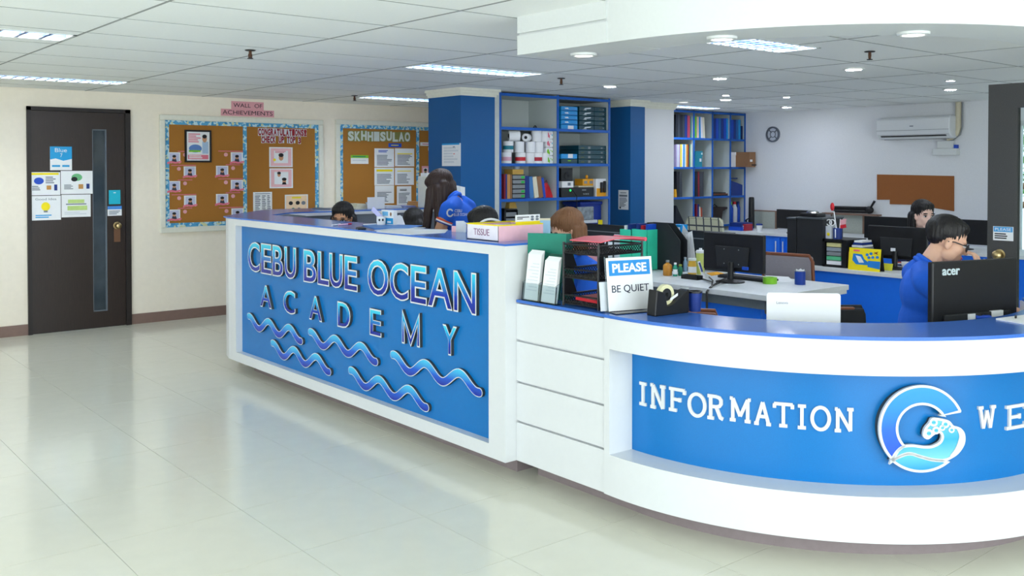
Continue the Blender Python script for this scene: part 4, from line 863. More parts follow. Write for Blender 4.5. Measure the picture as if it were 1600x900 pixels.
flat_sheet('loose_paper', 'small white slip on the tall counter beside the panda cup', 'paper', ((567, 350.5), (588, 349.5), (589, 351), (568, 352)), ZT, .0015, PAPER)
flat_sheet('phone', 'black phone lying on the tall counter', 'phone', ((556, 357), (568, 356), (572, 358.5), (560, 359.5)), ZT, .008, BLACK)
for i, (a, b, m_, lb) in enumerate((((519, 352), (537, 349.5), PAPER, 'white pen lying on the tall counter'), ((529, 351.5), (549, 349.5), PINK, 'pink pen lying on the tall counter beside the white pen'))):
    A, B = at(*a, 'Z', ZT+.005), at(*b, 'Z', ZT+.005); t = thing('pen', lb, 'pen', ((A.x+B.x)/2, (A.y+B.y)/2, ZT)); d = (B-A)
    MB().tube([A, A+d*.7], .005, 8).build('barrel', m_, t, smooth=.8); MB().tube([A+d*.7, B], [.0052, .0052], 8).build('cap', RED if i else INK, t, smooth=.8)
p = at(718, 363, 'Z', ZT); t = thing('paper_slips', 'white paper slips standing in a small clear holder on the tall counter', 'paper slips', (p.x, p.y, ZT)); O = Vector((p.x-.0, p.y+.035, ZT)); ux = Vector((.35, -.94, 0)).normalized()
MB().plate(O, ux, Z_, [(0, 0), (.065, 0), (.068, .055), (.055, .058), (.05, .066), (.0, .064)], .0, -.012).build('slips', PAPER2, t); MB().plate(O-ux*.03, ux, Z_, [(0, 0), (.03, 0), (.03, .034), (0, .034)], .0, -.01).build('pink_slip', PINK, t)
p = at(757, 352, 'Z', ZT); 
t = thing('headphones', 'black and white headphones resting behind the tissue box', 'headphones', (p.x+.25, p.y+.05, ZT)); c = Vector((p.x+.10, p.y+.02, ZT+.05))
c = Vector((3.22, 4.06, ZT+.03)); rr = RT
t.location = (c.x, c.y, ZT); WMAT[t.name] = Matrix.Translation((c.x, c.y, ZT))
MB().tube([c+rr*(.075*math.cos(a))*1.0+Z_*(.062*math.sin(a)) for a in [math.pi*i/14 for i in range(15)]], .007, 8).build('headband', PAPER, t, smooth=.9)
MB().tube([c+rr*(.063*math.cos(a))+Z_*(.050*math.sin(a)) for a in [math.pi*i/14 for i in range(15)]], .006, 8).build('band_padding', BLACK, t, smooth=.9)
for s in (-1, 1): MB().ell(c+rr*s*.072-Z_*.0, (.02, .02, .03)).build('ear_cup', BLACK, t, smooth=2)
# clear blue sheet behind the card
flat = at(843, 362, 'Y', 4.3); O = Vector((3.42, 4.02, 1.10))
p0, p1 = atd(842, 362, 5.3), atd(860, 362, 5.3); zt_ = atd(850, 341, 5.3).z
t = thing('pale_blue_sheet', 'pale blue printed sheet standing beside the brown-haired woman', 'paper', (p0.x, p0.y, .9)); u = (p1-p0); W = u.length; u.normalize(); MB().plate(Vector((p0.x, p0.y, .9)), u, Z_, [(0, 0), (W, 0), (W, zt_-.9), (0, zt_-.9)], .003).build('sheet', mat('pale_blue_paper', (168, 212, 240), .5), t); MB().plate(Vector((p0.x, p0.y, .9)), u, Z_, [(0, zt_-.912), (W, zt_-.912), (W, zt_-.9), (0, zt_-.9)], .004, .002).build('print', CREAMC, t)
# on the return worktop
p = at(588, 326, 'Z', ZT); q0, q1 = at(574, 326, 'Y', 7.45), at(601, 326, 'Y', 7.45); zt_ = at(588, 308, 'Y', 7.45).z
t = thing('standing_sheet', 'blank white sheet propped up on the far worktop', 'paper', (q0.x, 7.45, ZT)); MB().plate((q0.x, 7.45, ZT), X_, Z_, [(0, 0), (q1.x-q0.x, 0), (q1.x-q0.x, zt_-ZT), (0, zt_-ZT)], .002).build('sheet', PAPER, t); MB().plate((q0.x+.02, 7.46, ZT), X_, (Z_*.7+Y_*.7), [(0, 0), (q1.x-q0.x-.04, 0), (q1.x-q0.x-.04, .08), (0, .08)], .002).build('prop', PAPER2, t)
for i, (a, b, z1, m_, lb) in enumerate(((556, 575, 318.5, CREAMC, 'cream folder bundle on the far worktop'), (563, 574, 320, TAN, 'tan envelope bundle beside the propped sheet'), (602, 628, 321.5, PAPER2, 'pile of grey papers on the far worktop'), (630, 656, 321.5, mat('pale_navy_folder', (130, 140, 190), .5), 'pale navy folders on the far worktop'), (655, 668, 315, TAN, 'tan folder near the standing woman'), (505, 518, 325.5, INK, 'dark notebook at the left of the far worktop'))):
    yy = 7.5+.06*(i % 2); A, B = at(a, 326, 'Y', yy), at(b, 326, 'Y', yy); zz = at((a+b)/2, z1, 'Y', yy).z
    t = thing('folder_pile', lb, 'folders', ((A.x+B.x)/2, yy, ZT)); n = 3
    for k in range(n): MB().box(A.x+.008*k, B.x-.006*k, yy, yy+.22, ZT+(zz-ZT)*k/n, ZT+(zz-ZT)*(k+.9)/n).build('folder', m_, t)
# printer-like white box behind the standing woman
p0 = atd(708, 300, 7.25); t = thing('paper_dispenser', 'white and cream paper dispenser behind the standing woman', 'dispenser', (p0.x+.05, 7.35, ZT))
a, b = at(693, 300, 'Y', 6.97), at(707, 300, 'Y', 6.97); 
Box(5.02, 5.16, 7.30, 7.44, ZT, 1.47).build('body', CREAMTRIM, t, bevel=.01); Box(5.04, 5.14, 7.32, 7.42, 1.47, 1.50).build('paper', PAPER, t)
a, b = at(709, 300, 'Y', 6.97), at(729, 300, 'Y', 6.97); t = thing('propped_paper', 'white sheets taped low on the blue column behind the standing woman', 'paper', (a.x, 6.97, 1.15))
MB().plate((a.x, 6.997, 1.15), X_, Z_, [(0, 0), (b.x-a.x, .02), (b.x-a.x, .22), (-.02, .25)], .004).build('sheet', PAPER, t); MB().plate((a.x-.02, 6.993, 1.18), X_, Z_, [(0, 0), (.12, .0), (.11, .2), (-.01, .21)], .003).build('sheet', PAPER2, t)

# ------------------------------------------------------------------ shelving unit one
S1X = [5.715, 6.462, 7.20]; S1Z = [0.02, 0.55, 0.89, 1.234, 1.578, 1.930, 2.255]; SY0, SY1 = 7.06, 7.50
sh = thing('shelving_unit', 'tall blue edged shelving unit between two blue columns', 'shelves', (6.45, 7.28, 0))
for x in S1X: Box(x-.011, x+.011, SY0+.004, SY1, 0, ZC-.01).build('upright', SHELFIN, sh); Box(x-.012, x+.012, SY0-.003, SY0+.006, 0, ZC-.01).build('edge_strip', SHELFBLUE, sh)
Box(S1X[0], S1X[2], SY1, SY1+.015, 0, ZC-.01).build('back_panel', SHELFIN, sh)
Box(6.07, 6.085, SY1-.01, SY1, 1.93, 2.25).build('back_seam', GREYPL, sh)
for z in S1Z:
    Box(S1X[0], S1X[2], SY0+.004, SY1, z-.011, z+.011).build('shelf_board', SHELFIN, sh); Box(S1X[0], S1X[2], SY0-.004, SY0+.006, z-.014, z+.014).build('edge_strip', SHELFBLUE, sh)
def sbox(px0, px1, pt, pb, yv, depth): # x0,x1,y0,y1,z0,z1 of a box whose front face is seen at these picture limits
    a, b = at(px0, (pt+pb)/2, 'Y', yv), at(px1, (pt+pb)/2, 'Y', yv); zt_ = at((px0+px1)/2, pt, 'Y', yv).z; zb_ = at((px0+px1)/2, pb, 'Y', yv).z
    return a.x, b.x, yv, yv+depth, zb_, zt_
yv = 7.10
# toilet rolls on the second shelf
zs = S1Z[4]+.012
def upright_roll(name, lb, x, y, z, r, h, wrap=None, grp='toilet rolls on the shelf'):
    t = thing(name, lb, 'toilet roll', (x, y, z), grp)
    MB().lathe((x, y, z), [(r*.98, 0), (r, .004), (r, h-.004), (r*.98, h), (r*.36, h), (r*.36, 0.0)], 20).build('roll', PAPER, t, smooth=.7)
    if wrap: MB().lathe((x, y, z+h*.25), [(r*1.01, 0), (r*1.01, h*.35), (r*.9, h*.35), (r*.9, 0)], 20).build('wrapper_print', wrap, t, smooth=.7)
    return t
def x_at(px, y=7.16): return at(px, 240, 'Y', y).x
rr_ = 0.052; hh_ = 0.108
RW = [(791, 0, mat('pink_print', (222, 170, 190), .6), 'toilet roll with pink print at the left end of the bottom row'), (813, 0, RED, 'toilet roll with red triangle print in the bottom row'), (827, 0, None, 'plain toilet roll in the middle of the bottom row'), (839, 0, mat('red_strip', (180, 40, 60), .6), 'toilet roll with red strip print in the bottom row'), (850, 0, None, 'plain toilet roll at the right of the bottom row'),
      (794, 1, DARKTURQ, 'turquoise wrapped toilet roll in the middle row'), (811, 1, None, 'plain toilet roll in the middle row left of the gap'), (828, 1, None, 'plain toilet roll in the middle row right of the gap'), (841, 1, None, 'plain toilet roll near the right of the middle row')]
for k, (px, lev, wr, lb) in enumerate(RW): upright_roll('toilet_roll', lb, x_at(px), 7.16, zs+lev*hh_*1.02, rr_, hh_, wr)
for px, lb in ((838, 'standing toilet roll in the top row, left of two'), (850, 'standing toilet roll in the top row, right of two')): upright_roll('toilet_roll', lb, x_at(px), 7.16, zs+2*hh_*1.02, rr_, hh_)
for px, py, lb, sc in ((803, 217, 'toilet roll lying on its side at the top left of the pile', 1.0), (823, 221, 'small toilet roll lying tilted on top of the pile', .75)):
    c = Vector((x_at(px), 7.16, zs+2*hh_*1.02+.052*sc)); t = thing('toilet_roll', lb, 'toilet roll', (c.x, c.y, c.z-.052*sc), 'toilet rolls on the shelf')
    m = MB(); m.M = Matrix.Translation(c) @ Matrix.Rotation(math.radians(-28 if sc == 1 else 35), 4, 'Z') @ Matrix.Rotation(math.radians(90), 4, 'Y') @ Matrix.Scale(sc, 4)
    m.lathe((0, 0, -.055), [(.02, .004), (.052, 0), (.052, .11), (.02, .106)], 20); m.build('roll', PAPER, t, smooth=.7)
    m = MB(); m.M = Matrix.Translation(c) @ Matrix.Rotation(math.radians(-28 if sc == 1 else 35), 4, 'Z') @ Matrix.Rotation(math.radians(90), 4, 'Y') @ Matrix.Scale(sc, 4); m.lathe((0, 0, -.0555), [(.021, 0), (.021, .008)], 16); m.build('core', INKD, t)
yy0 = 7.11
for k, (pt, pb, m_, lb) in enumerate(((212.5, 224, ROSE, 'tissue pack with red flower print, topmost of the stack'), (225, 236, ROSE, 'tissue pack with red flower print, second in the stack'), (237, 246, LGREEN, 'tissue pack with lime print, third in the stack'), (247, 256, LGREEN, 'tissue pack with lime print, lowest of the stack'))):
    x0, x1, y0, y1, z0, z1 = sbox(854, 873.2, pt, pb, yy0, .22); z0 = zs+(3-k)*.083; z1 = z0+.081; x1 = S1X[1]-.014
    t = thing('tissue_pack', lb, 'tissue pack', ((x0+x1)/2, yy0+.1, z0), 'tissue packs stacked on the shelf'); Box(x0, x1, yy0, y1, z0, z1).build('pack', PAPER, t, bevel=.012)
    O = Vector((x0, yy0, z0)); flat_prints(t, O, X_, x1-x0, z1-z0, 0.0, [('e', .22, .5, .16, .3, m_), ('e', .4, .3, .08, .2, m_), ('e', .8, .5, .05, .12, AQUA if k < 2 else LGREEN), ('e', .62, .62, .04, .1, m_)])
# paper reams
def ream(lb, x0, x1, z0, h, m_, band, grp, y=7.09):
    t = thing('paper_ream', lb, 'paper ream', ((x0+x1)/2, y+.14, z0), grp); Box(x0, x1, y, y+.29, z0, z0+h-.002).build('wrapper', m_, t, bevel=.004)
    flat_prints(t, Vector((x0, y, z0)), X_, x1-x0, h, 0, band)
def xr(a): return at(a, 230, 'Y', 7.09).x
SHEEN = mat('painted_sheen', (220, 230, 240), .2, noise=.1)  # highlights of the glossy wrap, painted on as pale patches
RL = ['lowest', 'second from bottom', 'middle', 'second from top', 'topmost']
z0 = S1Z[5]+.013; xa, xb, xc, xd = xr(877), xr(902.5), xr(905), min(xr(952.5), 7.185); hm = .047
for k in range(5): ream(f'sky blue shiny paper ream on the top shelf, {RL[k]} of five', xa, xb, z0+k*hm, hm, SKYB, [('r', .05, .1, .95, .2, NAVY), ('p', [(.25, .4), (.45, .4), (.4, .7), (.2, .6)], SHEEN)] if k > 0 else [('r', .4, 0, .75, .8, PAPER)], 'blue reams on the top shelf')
hd = .049
for k in range(5):
    xm = (xc+xd)/2+.02
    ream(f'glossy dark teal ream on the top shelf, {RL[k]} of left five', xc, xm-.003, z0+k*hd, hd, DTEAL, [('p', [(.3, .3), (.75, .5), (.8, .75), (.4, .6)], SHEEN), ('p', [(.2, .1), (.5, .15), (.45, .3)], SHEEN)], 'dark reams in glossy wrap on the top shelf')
    ream(f'dark teal paper ream on the top shelf, {RL[k]} of the right five', xm, xd, z0+k*hd, hd, DTEAL, [('r', .7, .35, .78, .6, GREYPL), ('r', .4, .4, .6, .5, mat('olive_print', (90, 100, 60), .5))], 'dark reams at the right of the top shelf')
z0 = S1Z[4]+.013
ream('dark teal paper ream under the blue ream on the second shelf', xr(877), xr(902), z0, .05, DTEAL, [('r', .4, .5, .6, .7, LGREEN)], None); ream('single sky blue paper ream with white label on the second shelf', xr(877), xr(902), z0+.05, .052, SKYB, [('r', .42, .15, .72, .95, PAPER)], None)
hd = .048; xq = xr(904)
for k in range(4): ream(f'dark teal paper ream on the second shelf, {["lowest", "second from bottom", "second from top", "topmost"][k]} of four wide reams', xq, xd+.0, z0+k*hd, hd, DTEAL, [('r', .34, .2, .42, .7, GREYPL), ('r', .8, .3, .86, .55, GREYPL), ('r', .08, .3, .2, .5, mat('olive_print', (90, 100, 60)))], 'wide dark reams on the second shelf')
# black padlock-like clip on the top left shelf
c = Vector((x_at(836, 7.12), 7.12, S1Z[5]+.013)); t = thing('binder_clip', 'small black binder clip on the empty top left shelf', 'clip', c); MB().tube([c+X_*(.016*math.cos(a))+Z_*(.002+.022*math.sin(a)) for a in [math.pi*i/10 for i in range(11)]], .005, 8).build('loop', BLACK, t); MB().box(c.x-.02, c.x+.02, 7.11, 7.13, c.z, c.z+.008).build('jaw', BLACK, t)
# books: cover boards plus page block
def book(lb, px0, px1, pt, zs_, m_, tilt=0, grp='books on the third shelf', y=7.10, depth=.2, h=None, nm='book', cat='book', plane=None):
    x0, x1 = at(px0, 290, 'Y', y).x, at(px1, 290, 'Y', y).x; z1 = at((px0+px1)/2, pt, 'Y', y).z if h is None else zs_+h; w_ = x1-x0; hh = z1-zs_
    t = thing(nm, lb, cat, ((x0+x1)/2, y+depth/2, zs_), grp); a = math.radians(tilt)
    T = Matrix.Translation((x0, y, zs_)) @ Matrix.Rotation(a, 4, 'Y')
    if tilt < 0: T = Matrix.Translation((x1, y, zs_+w_*math.sin(-a))) @ Matrix.Rotation(a, 4, 'Y') @ Matrix.Translation((-w_, 0, 0))
    m = MB(); m.M = T; c = max(.0015, w_*.12); m.box(0, c, 0, depth, 0, hh).box(w_-c, w_, 0, depth, 0, hh).box(c, w_-c, 0, .003, 0, hh); m.build('cover', m_, t)
    m = MB(); m.M = T; m.box(c, w_-c, .003, depth-.004, .004, hh-.004); m.build('pages', CREAMC, t); return t
z3 = S1Z[3]+.013
for px0, px1, pt, m_, tl, lb in ((787.5, 790, 272, MAROON, 0, 'thin maroon book at the left end of the third shelf'), (790.2, 792.4, 272, NAVY, 0, 'thin navy book beside the maroon one'), (792.6, 797, 272.5, TAN, 0, 'tan book on the third shelf left of the grey trays'), (797.2, 800, 273, BROWNC, 0, 'brown book touching the grey tray stack'), (821, 827.5, 275, NAVY, -1, 'thick dark blue binder right of the grey trays'), (828, 834, 276, mat('mid_blue_cover', (70, 130, 190), .5), -4, 'lighter blue binder leaning beside the dark one'), (835.5, 842, 276.5, CREAMC, -9, 'cream folder leaning on the third shelf'), (842.5, 849, 276, mat('brown_cover', (150, 108, 76), .6), -9, 'brown folder leaning on the third shelf'), (849.5, 853, 278, ROYAL, -9, 'slim royal blue folder leaning, rightmost of the row')):
    book(lb, px0, px1, pt, z3, m_, tl)
ts = thing('tray_stack', 'stack of grey drawers with green tabs on the third shelf', 'drawer stack', (x_at(810, 7.1), 7.2, z3)); xa, xb = at(800.3, 290, 'Y', 7.1).x, at(820, 290, 'Y', 7.1).x
Box(xa, xb+.01, 7.11, 7.32, z3, z3+.235).build('case', BLACK2, ts)
for k in range(5):
    d = Box(xa+.005, xb, 7.095, 7.12, z3+.008+k*.046, z3+.044+k*.046).build('drawer', GREYPL, ts, bevel=.003)
    if k != 2: Box(xb-.05, xb-.01, 7.0925, 7.096, z3+.014+k*.046, z3+.034+k*.046).build('green_tab', mat('bright_green', (40, 190, 80), .5), d)
yb_ = thing('cardboard_block', 'yellow-brown box on top of the grey drawer stack', 'box', (x_at(809, 7.12), 7.2, z3+.237)); xa2, xb2 = at(801, 270, 'Y', 7.12).x, at(818, 270, 'Y', 7.12).x; Box(xa2, xb2, 7.12, 7.25, z3+.237, z3+.287).build('box', mat('ochre_box', (206, 168, 84), .6), yb_); Box(xa2+.01, xb2-.01, 7.118, 7.12, z3+.26, z3+.264).build('tape', TAN, yb_)
c = Vector((x_at(809.5, 7.16), 7.18, z3+.288)); MB().lathe(c, [(.03, 0), (.032, .02), (.024, .042), (.004, .05)], 16).build('glass_dome', mat('milky_glass', (176, 190, 208), .2), smooth=.8, label='small pale glass dome on the yellow-brown box', cat='ornament')
rx = x_at(858, 7.12); t = thing('red_pouch', 'crumpled red pouch beside the leaning folders', 'pouch', (rx, 7.2, z3)); 
m = MB(); m.add([(rx-.05, 7.12, z3), (rx+.06, 7.12, z3), (rx+.05, 7.24, z3), (rx-.05, 7.24, z3), (rx-.07, 7.14, z3+.14), (rx-.02, 7.13, z3+.155), (rx+.035, 7.15, z3+.11), (rx+.0, 7.22, z3+.12)], [(0,1,2,3), (0,4,5), (0,5,6), (0,6,1), (1,6,2), (6,7,2), (2,7,3), (3,7,4), (3,4,0), (4,7,5), (5,7,6)]); m.build('pouch', RED, t, bevel=.004); MB().tube([(rx-.06, 7.13, z3+.145), (rx-.04, 7.12, z3+.175), (rx-.015, 7.13, z3+.15)], .004, 6).build('drawstring', MAROON, t)
# right bay third shelf
a0_, a1_, y0, y1, z0, z1 = sbox(877, 895, 264.5, 287, 7.10, .16)
t = thing('speaker_box', 'small black speaker standing on a white box', 'speaker', (a0_+.06, 7.18, z3+.165)); Box(a0_, a1_, 7.1, 7.25, z3+.165, z3+.30).build('cabinet', BLACK, t, bevel=.004); disc_ring(MB(), Vector(((a0_+a1_)/2, 7.098, z3+.22)), X_, Z_, .01, .04, .006).build('cone', BLACK2, t)
t = thing('white_box', 'white box between the black speaker and the amplifier', 'box', (a0_+.06, 7.18, z3+.10)); Box(a0_, a1_+.0, 7.09, 7.24, z3+.10, z3+.163).build('carton', PAPER, t); Box(a0_+.08, a0_+.12, 7.088, 7.0905, z3+.12, z3+.15).build('print', INK, t)
a0_, a1_, *_ = sbox(877, 928, 296, 309, 7.09, .2); t = thing('amplifier', 'black amplifier with a green light on the third shelf', 'amplifier', ((a0_+a1_)/2, 7.2, z3)); Box(a0_, a1_, 7.09, 7.30, z3, z3+.098).build('case', BLACK, t, bevel=.003)
MB().ell((a0_+.125, 7.088, z3+.07), (.012, .004, .012)).build('green_light', mat('green_led', (30, 220, 90), .4, emit=1.5), t); Box(a0_+.29, a0_+.35, 7.087, 7.0905, z3+.065, z3+.078).build('name_plate', GREYPL, t)
for k in range(3):
    m = MB(); m.M = Matrix.Translation((a0_+.31+.03*k, 7.088, z3+.03)) @ Matrix.Rotation(math.radians(90), 4, 'X'); m.lathe((0, 0, 0), [(.009, 0), (.008, .012)], 12); m.build('dial', GREYPL, t)
a0_, a1_, *_ = sbox(910.5, 930.5, 282, 292, 7.14, .2); t = thing('orange_box', 'orange box with two small windows on a pale box', 'box', ((a0_+a1_)/2, 7.2, z3+.115)); Box(a0_, a1_, 7.14, 7.26, z3+.115, z3+.185).build('carton', ORNG, t)
for k in (0, 1): Box(a0_+.02+.08*k, a0_+.065+.08*k, 7.1385, 7.1405, z3+.135, z3+.165).build('window', GREYPL, t)
MB().ell((a0_+.115, 7.2, z3+.205), (.016, .016, .022)).build('knob', ORNG, t, smooth=2)
Box(a0_-.05, a1_, 7.15, 7.28, z3+.10, z3+.113).build('pale_box_lid', CREAMC, label='pale flat box under the orange box', cat='box')
a0_, a1_, *_ = sbox(931, 950, 282.5, 307, 7.10, .1); t = thing('display_card', 'yellow and white package with two black batteries', 'package', ((a0_+a1_)/2, 7.12, z3)); Box(a0_, a1_, 7.10, 7.14, z3, z3+.185).build('card', PAPER, t); Box(a0_+.01, a1_-.005, 7.098, 7.101, z3, z3+.085).build('yellow_print', ORNG, t); 
for k in (0, 1): MB().box(a0_+.06+.045*k, a0_+.092+.045*k, 7.082, 7.1, z3+.04, z3+.15+.012*k).build('battery', BLACK, t, bevel=.006)
# bottom visible bay
z4 = S1Z[2]+.013
a0_, a1_, *_ = sbox(909, 951, 323, 350, 7.12, .2); a1_ = min(a1_, 7.172); t = thing('storage_bin', 'royal blue plastic storage bin on the lower shelf', 'bin', ((a0_+a1_)/2, 7.25, z4)); Box(a0_, a1_, 7.14, 7.40, z4, z4+.285).build('bin_body', mat('deep_blue_plastic', (14, 50, 150), .4), t, bevel=.02); Box(a0_-.01, a1_+.0, 7.13, 7.41, z4+.255, z4+.29).build('bin_rim', mat('deep_blue_plastic', (14, 50, 150), .4), t, bevel=.008)
a0_, a1_, *_ = sbox(903, 928, 328, 343, 7.09, .04); t = thing('silver_package', 'silver and black patterned package in front of the blue bin', 'package', ((a0_+a1_)/2, 7.1, z4+.13)); Box(a0_, a1_, 7.09, 7.125, z4+.10, z4+.24).build('pouch', mat('silver_pattern', (130, 140, 146), .3, noise=.5, scale=24), t, bevel=.008); Box(a0_-.02, a1_+.04, 7.08, 7.13, z4+.07, z4+.10).build('plastic_sheet', PAPER2, t)
c = at(880, 330, 'Y', 7.12); t = thing('cable_loop', 'coiled dark blue cable hanging in the lower shelf', 'cable', (c.x+.04, 7.12, z4+.1))
MB().tube([(c.x+.05+.045*math.cos(a)*(1+.1*math.sin(3*a)), 7.12+.01*math.sin(2*a), c.z+.055*math.sin(a)) for a in [4*math.pi*i/40 for i in range(41)]], .005, 6).build('coil', mat('dark_cable', (24, 36, 70), .5), t); MB().tube([(c.x+.10, 7.085, z3+.07), (c.x+.115, 7.04, z3+.01), (c.x+.115, 7.04, z4+.2), (c.x+.12, 7.05, z4+.12)], .004, 6).build('hanging_cord', BLACK, t)
a0_, a1_, *_ = sbox(788, 808, 337, 356, 7.10, .2); t = thing('tray_rack', 'black rack of grey trays on the lower left shelf', 'rack', ((a0_+a1_)/2, 7.2, z4))
for k in range(3): Box(a0_+.03, a1_, 7.11, 7.3, z4+.05+.06*k, z4+.092+.06*k).build('tray', GREYPL, t)
m = MB(); m.box(a0_-.0, a0_+.02, 7.10, 7.32, z4, z4+.25).box(a1_, a1_+.01, 7.10, 7.32, z4, z4+.235).box(a0_, a1_, 7.10, 7.32, z4+.232, z4+.245).box(a0_, a1_, 7.10, 7.32, z4, z4+.012); m.build('rack_frame', BLACK, t)
c = Vector((x_at(801, 7.15), 7.17, z4+.248)); MB().add([c+Vector(v) for v in ((-.05, -.03, 0), (.05, -.03, 0), (.05, .04, 0), (-.05, .04, 0), (-.045, -.025, .055), (.03, -.025, .06), (.035, .03, .05), (-.04, .03, .058))], [(0,1,2,3), (7,6,5,4), (0,4,5,1), (1,5,6,2), (2,6,7,3), (3,7,4,0)]).build('ochre_packet', mat('ochre_box', (206, 168, 84)), label='ochre packet on top of the black tray rack', cat='packet')

# ------------------------------------------------------------------ cube shelf by the far wall
S2Y = 7.83; S2X = [9.10, 9.52, 9.895, 10.27, 10.585]; S2Z = [0.02, 0.41, 0.79, 1.165, 1.546, 1.918, 2.262]
sh2 = thing('cube_shelf', 'grey cube shelf with blue edges in the far corner', 'shelves', (9.85, 8.0, 0))
for i, x in enumerate(S2X):
    Box(x-.010, x+.010, S2Y+.004, S2Y+.36, 0, ZC-.01).build('upright', SHELFIN, sh2); Box(x-.011, x+.011, S2Y-.004, S2Y+.006, 0, ZC-.01).build('edge_strip', SHELFBLUE, sh2)
Box(9.02, 9.09, S2Y, S2Y+.36, 0, ZC-.01).build('side_panel', SHELFIN, sh2)
for z in S2Z: Box(S2X[0], S2X[-1], S2Y+.004, S2Y+.36, z-.011, z+.011).build('shelf_board', SHELFIN, sh2); Box(S2X[0], S2X[-1], S2Y-.004, S2Y+.006, z-.013, z+.013).build('edge_strip', SHELFBLUE, sh2)
Box(S2X[0], S2X[-1], S2Y+.36, S2Y+.375, 0, ZC-.01).build('back_panel', SHELFIN, sh2)
GA, GB, GC, GD = 'books on the top row of the cube shelf', 'folders on the second row of the cube shelf', 'blue binders on the top row of the cube shelf', 'dark folders on the third row of the cube shelf'
zA, zB, zC_, zD = S2Z[5]+.012, S2Z[4]+.012, S2Z[3]+.012, S2Z[2]+.012; yy = S2Y+.03
DKN = mat('black_binder', (26, 30, 40), .5); CHARC = mat('charcoal_binder', (52, 58, 66), .5); GRN = mat('grass_green_cover', (110, 180, 30), .5); PKG = mat('pale_peach_cover', (228, 196, 190), .6)
def sb(lb, a, b, pt, z, m_, tl=0, grp=GA, nm='binder', cat='binder', dep=.22):
    book(lb, a, b, pt, z, m_, tl, grp, yy, dep, nm=nm, cat=cat)
for a, b, pt, m_, tl, lb in ((1055.5, 1058.5, 179, DKN, 0, 'black binder at the left end of the cube shelf top row'), (1058.7, 1062.5, 179, CHARC, 0, 'charcoal binder second from left on the cube shelf top row'), (1062.7, 1066, 179, DKN, 0, 'black binder third from left on the cube shelf top row'), (1066.2, 1069.5, 179.5, CHARC, 0, 'charcoal binder fourth from left on the cube shelf top row'), (1069.7, 1073.5, 179.5, NAVY, 0, 'dark navy binder left of the rose red binder'), (1074, 1078, 180.5, mat('rose_red_binder', (176, 66, 84), .5), 0, 'rose red binder on the cube shelf top row'), (1078.3, 1081, 181.5, GREEN, 0, 'dark green binder right of the rose red one')): sb(lb, a, b, pt, zA, m_, tl)
for a, b, pt, m_, tl, lb in ((1085.5, 1088.3, 182, GRN, 0, 'grass green book on the cube shelf top row'), (1088.7, 1092, 182.5, PKG, -1, 'pale peach book beside the green one'), (1092.5, 1094.8, 182.5, SKYB, -2, 'slim sky blue book on the cube shelf top row'), (1095.2, 1098, 183, PAPER, -3, 'white book leaning on the cube shelf top row'), (1098.5, 1101.5, 183.5, CREAMC, -4, 'cream book leaning at the right of the row')): sb(lb, a, b, pt, zA, m_, tl, nm='book', cat='book')
for k in range(6): sb(f'blue binder in the third top cube, {ORD[k]} from left', 1114.5+4.0*k, 1118.2+4.0*k, 185, zA, [NAVY, ROYAL, mat('steel_blue_binder', (28, 98, 168), .5)][k % 3] if k < 5 else SKYB, 0, GC)
for k in range(4): sb(f'blue binder in the last top cube, {ORD[k]} from left', 1142.5+3.6*k, 1145.9+3.6*k, 187, zA, [ROYAL, NAVY, mat('steel_blue_binder', (28, 98, 168)), SKYB][k], 0, GC)
sb('short navy box file at the right end of the top row', 1157.5, 1167, 197, zA, mat('dark_navy_box', (16, 40, 92), .5), 0, None, 'box_file', 'box file')
cl = [PURPLE, PAPER2, PURPLE, YEL, PAPER2, SKYB, PAPER2, ORNG, MAROON, GREEN, CREAMC]; cn = ['lavender', 'grey-white', 'lilac', 'yellow', 'pale grey', 'light blue', 'off-white', 'orange', 'maroon', 'green', 'cream']
for k in range(11): sb(f'{cn[k]} folder in the first cube of the second row', 1056+2.3*k, 1058.1+2.3*k, 225.5, zB, cl[k], 0, GB, 'folder', 'folder')
sb('wide white binder at the right of the first second-row cube', 1081.5, 1083.6, 225, zB, PAPER, 0, GB)
a0_, a1_, *_ = sbox(1086, 1097.5, 236, 262, yy, .2); t = thing('storage_box', 'turquoise lidded box on the second row of the cube shelf', 'box', ((a0_+a1_)/2, yy+.1, zB)); Box(a0_+.006, a1_-.006, yy, yy+.22, zB, zB+.14).build('box_body', DARKTURQ, t); Box(a0_, a1_, yy-.006, yy+.226, zB+.14, zB+.205).build('lid', DARKTURQ, t); Box(a0_+.09, a0_+.125, yy-.0015, yy, zB+.07, zB+.11).build('label_plate', PAPER, t); Box(a1_-.03, a1_-.01, yy-.008, yy-.006, zB+.16, zB+.185).build('label_plate', PAPER, t)
a0_, a1_, *_ = sbox(1142, 1151, 237, 262, yy, .2); t = thing('white_bin', 'white plastic bin beside the brown cardboard box', 'bin', ((a0_+a1_)/2, yy+.1, zB)); Box(a0_, a1_-.01, yy, yy+.2, zB, zB+.16).build('bin_body', PAPER, t, bevel=.008); Box(a0_-.004, a1_, yy-.006, yy+.206, zB+.155, zB+.20).build('lid', PAPER, t, bevel=.006)
a0_, a1_ = at(1151.5, 250, 'Y', yy-.02).x, 10.585; t = thing('cardboard_box', 'brown cardboard box jutting out of the cube shelf', 'box', (10.4, yy, zB)); Box(a0_, 10.56, 7.64, 8.06, zB, zB+.20).build('carton', BROWNC, t); Box(10.44, 10.49, 7.638, 7.641, zB+.07, zB+.10).build('label', PAPER, t); Box(a0_+.05, a0_+.15, 7.638, 7.641, zB+.02, zB+.035).build('print', INKD, t)
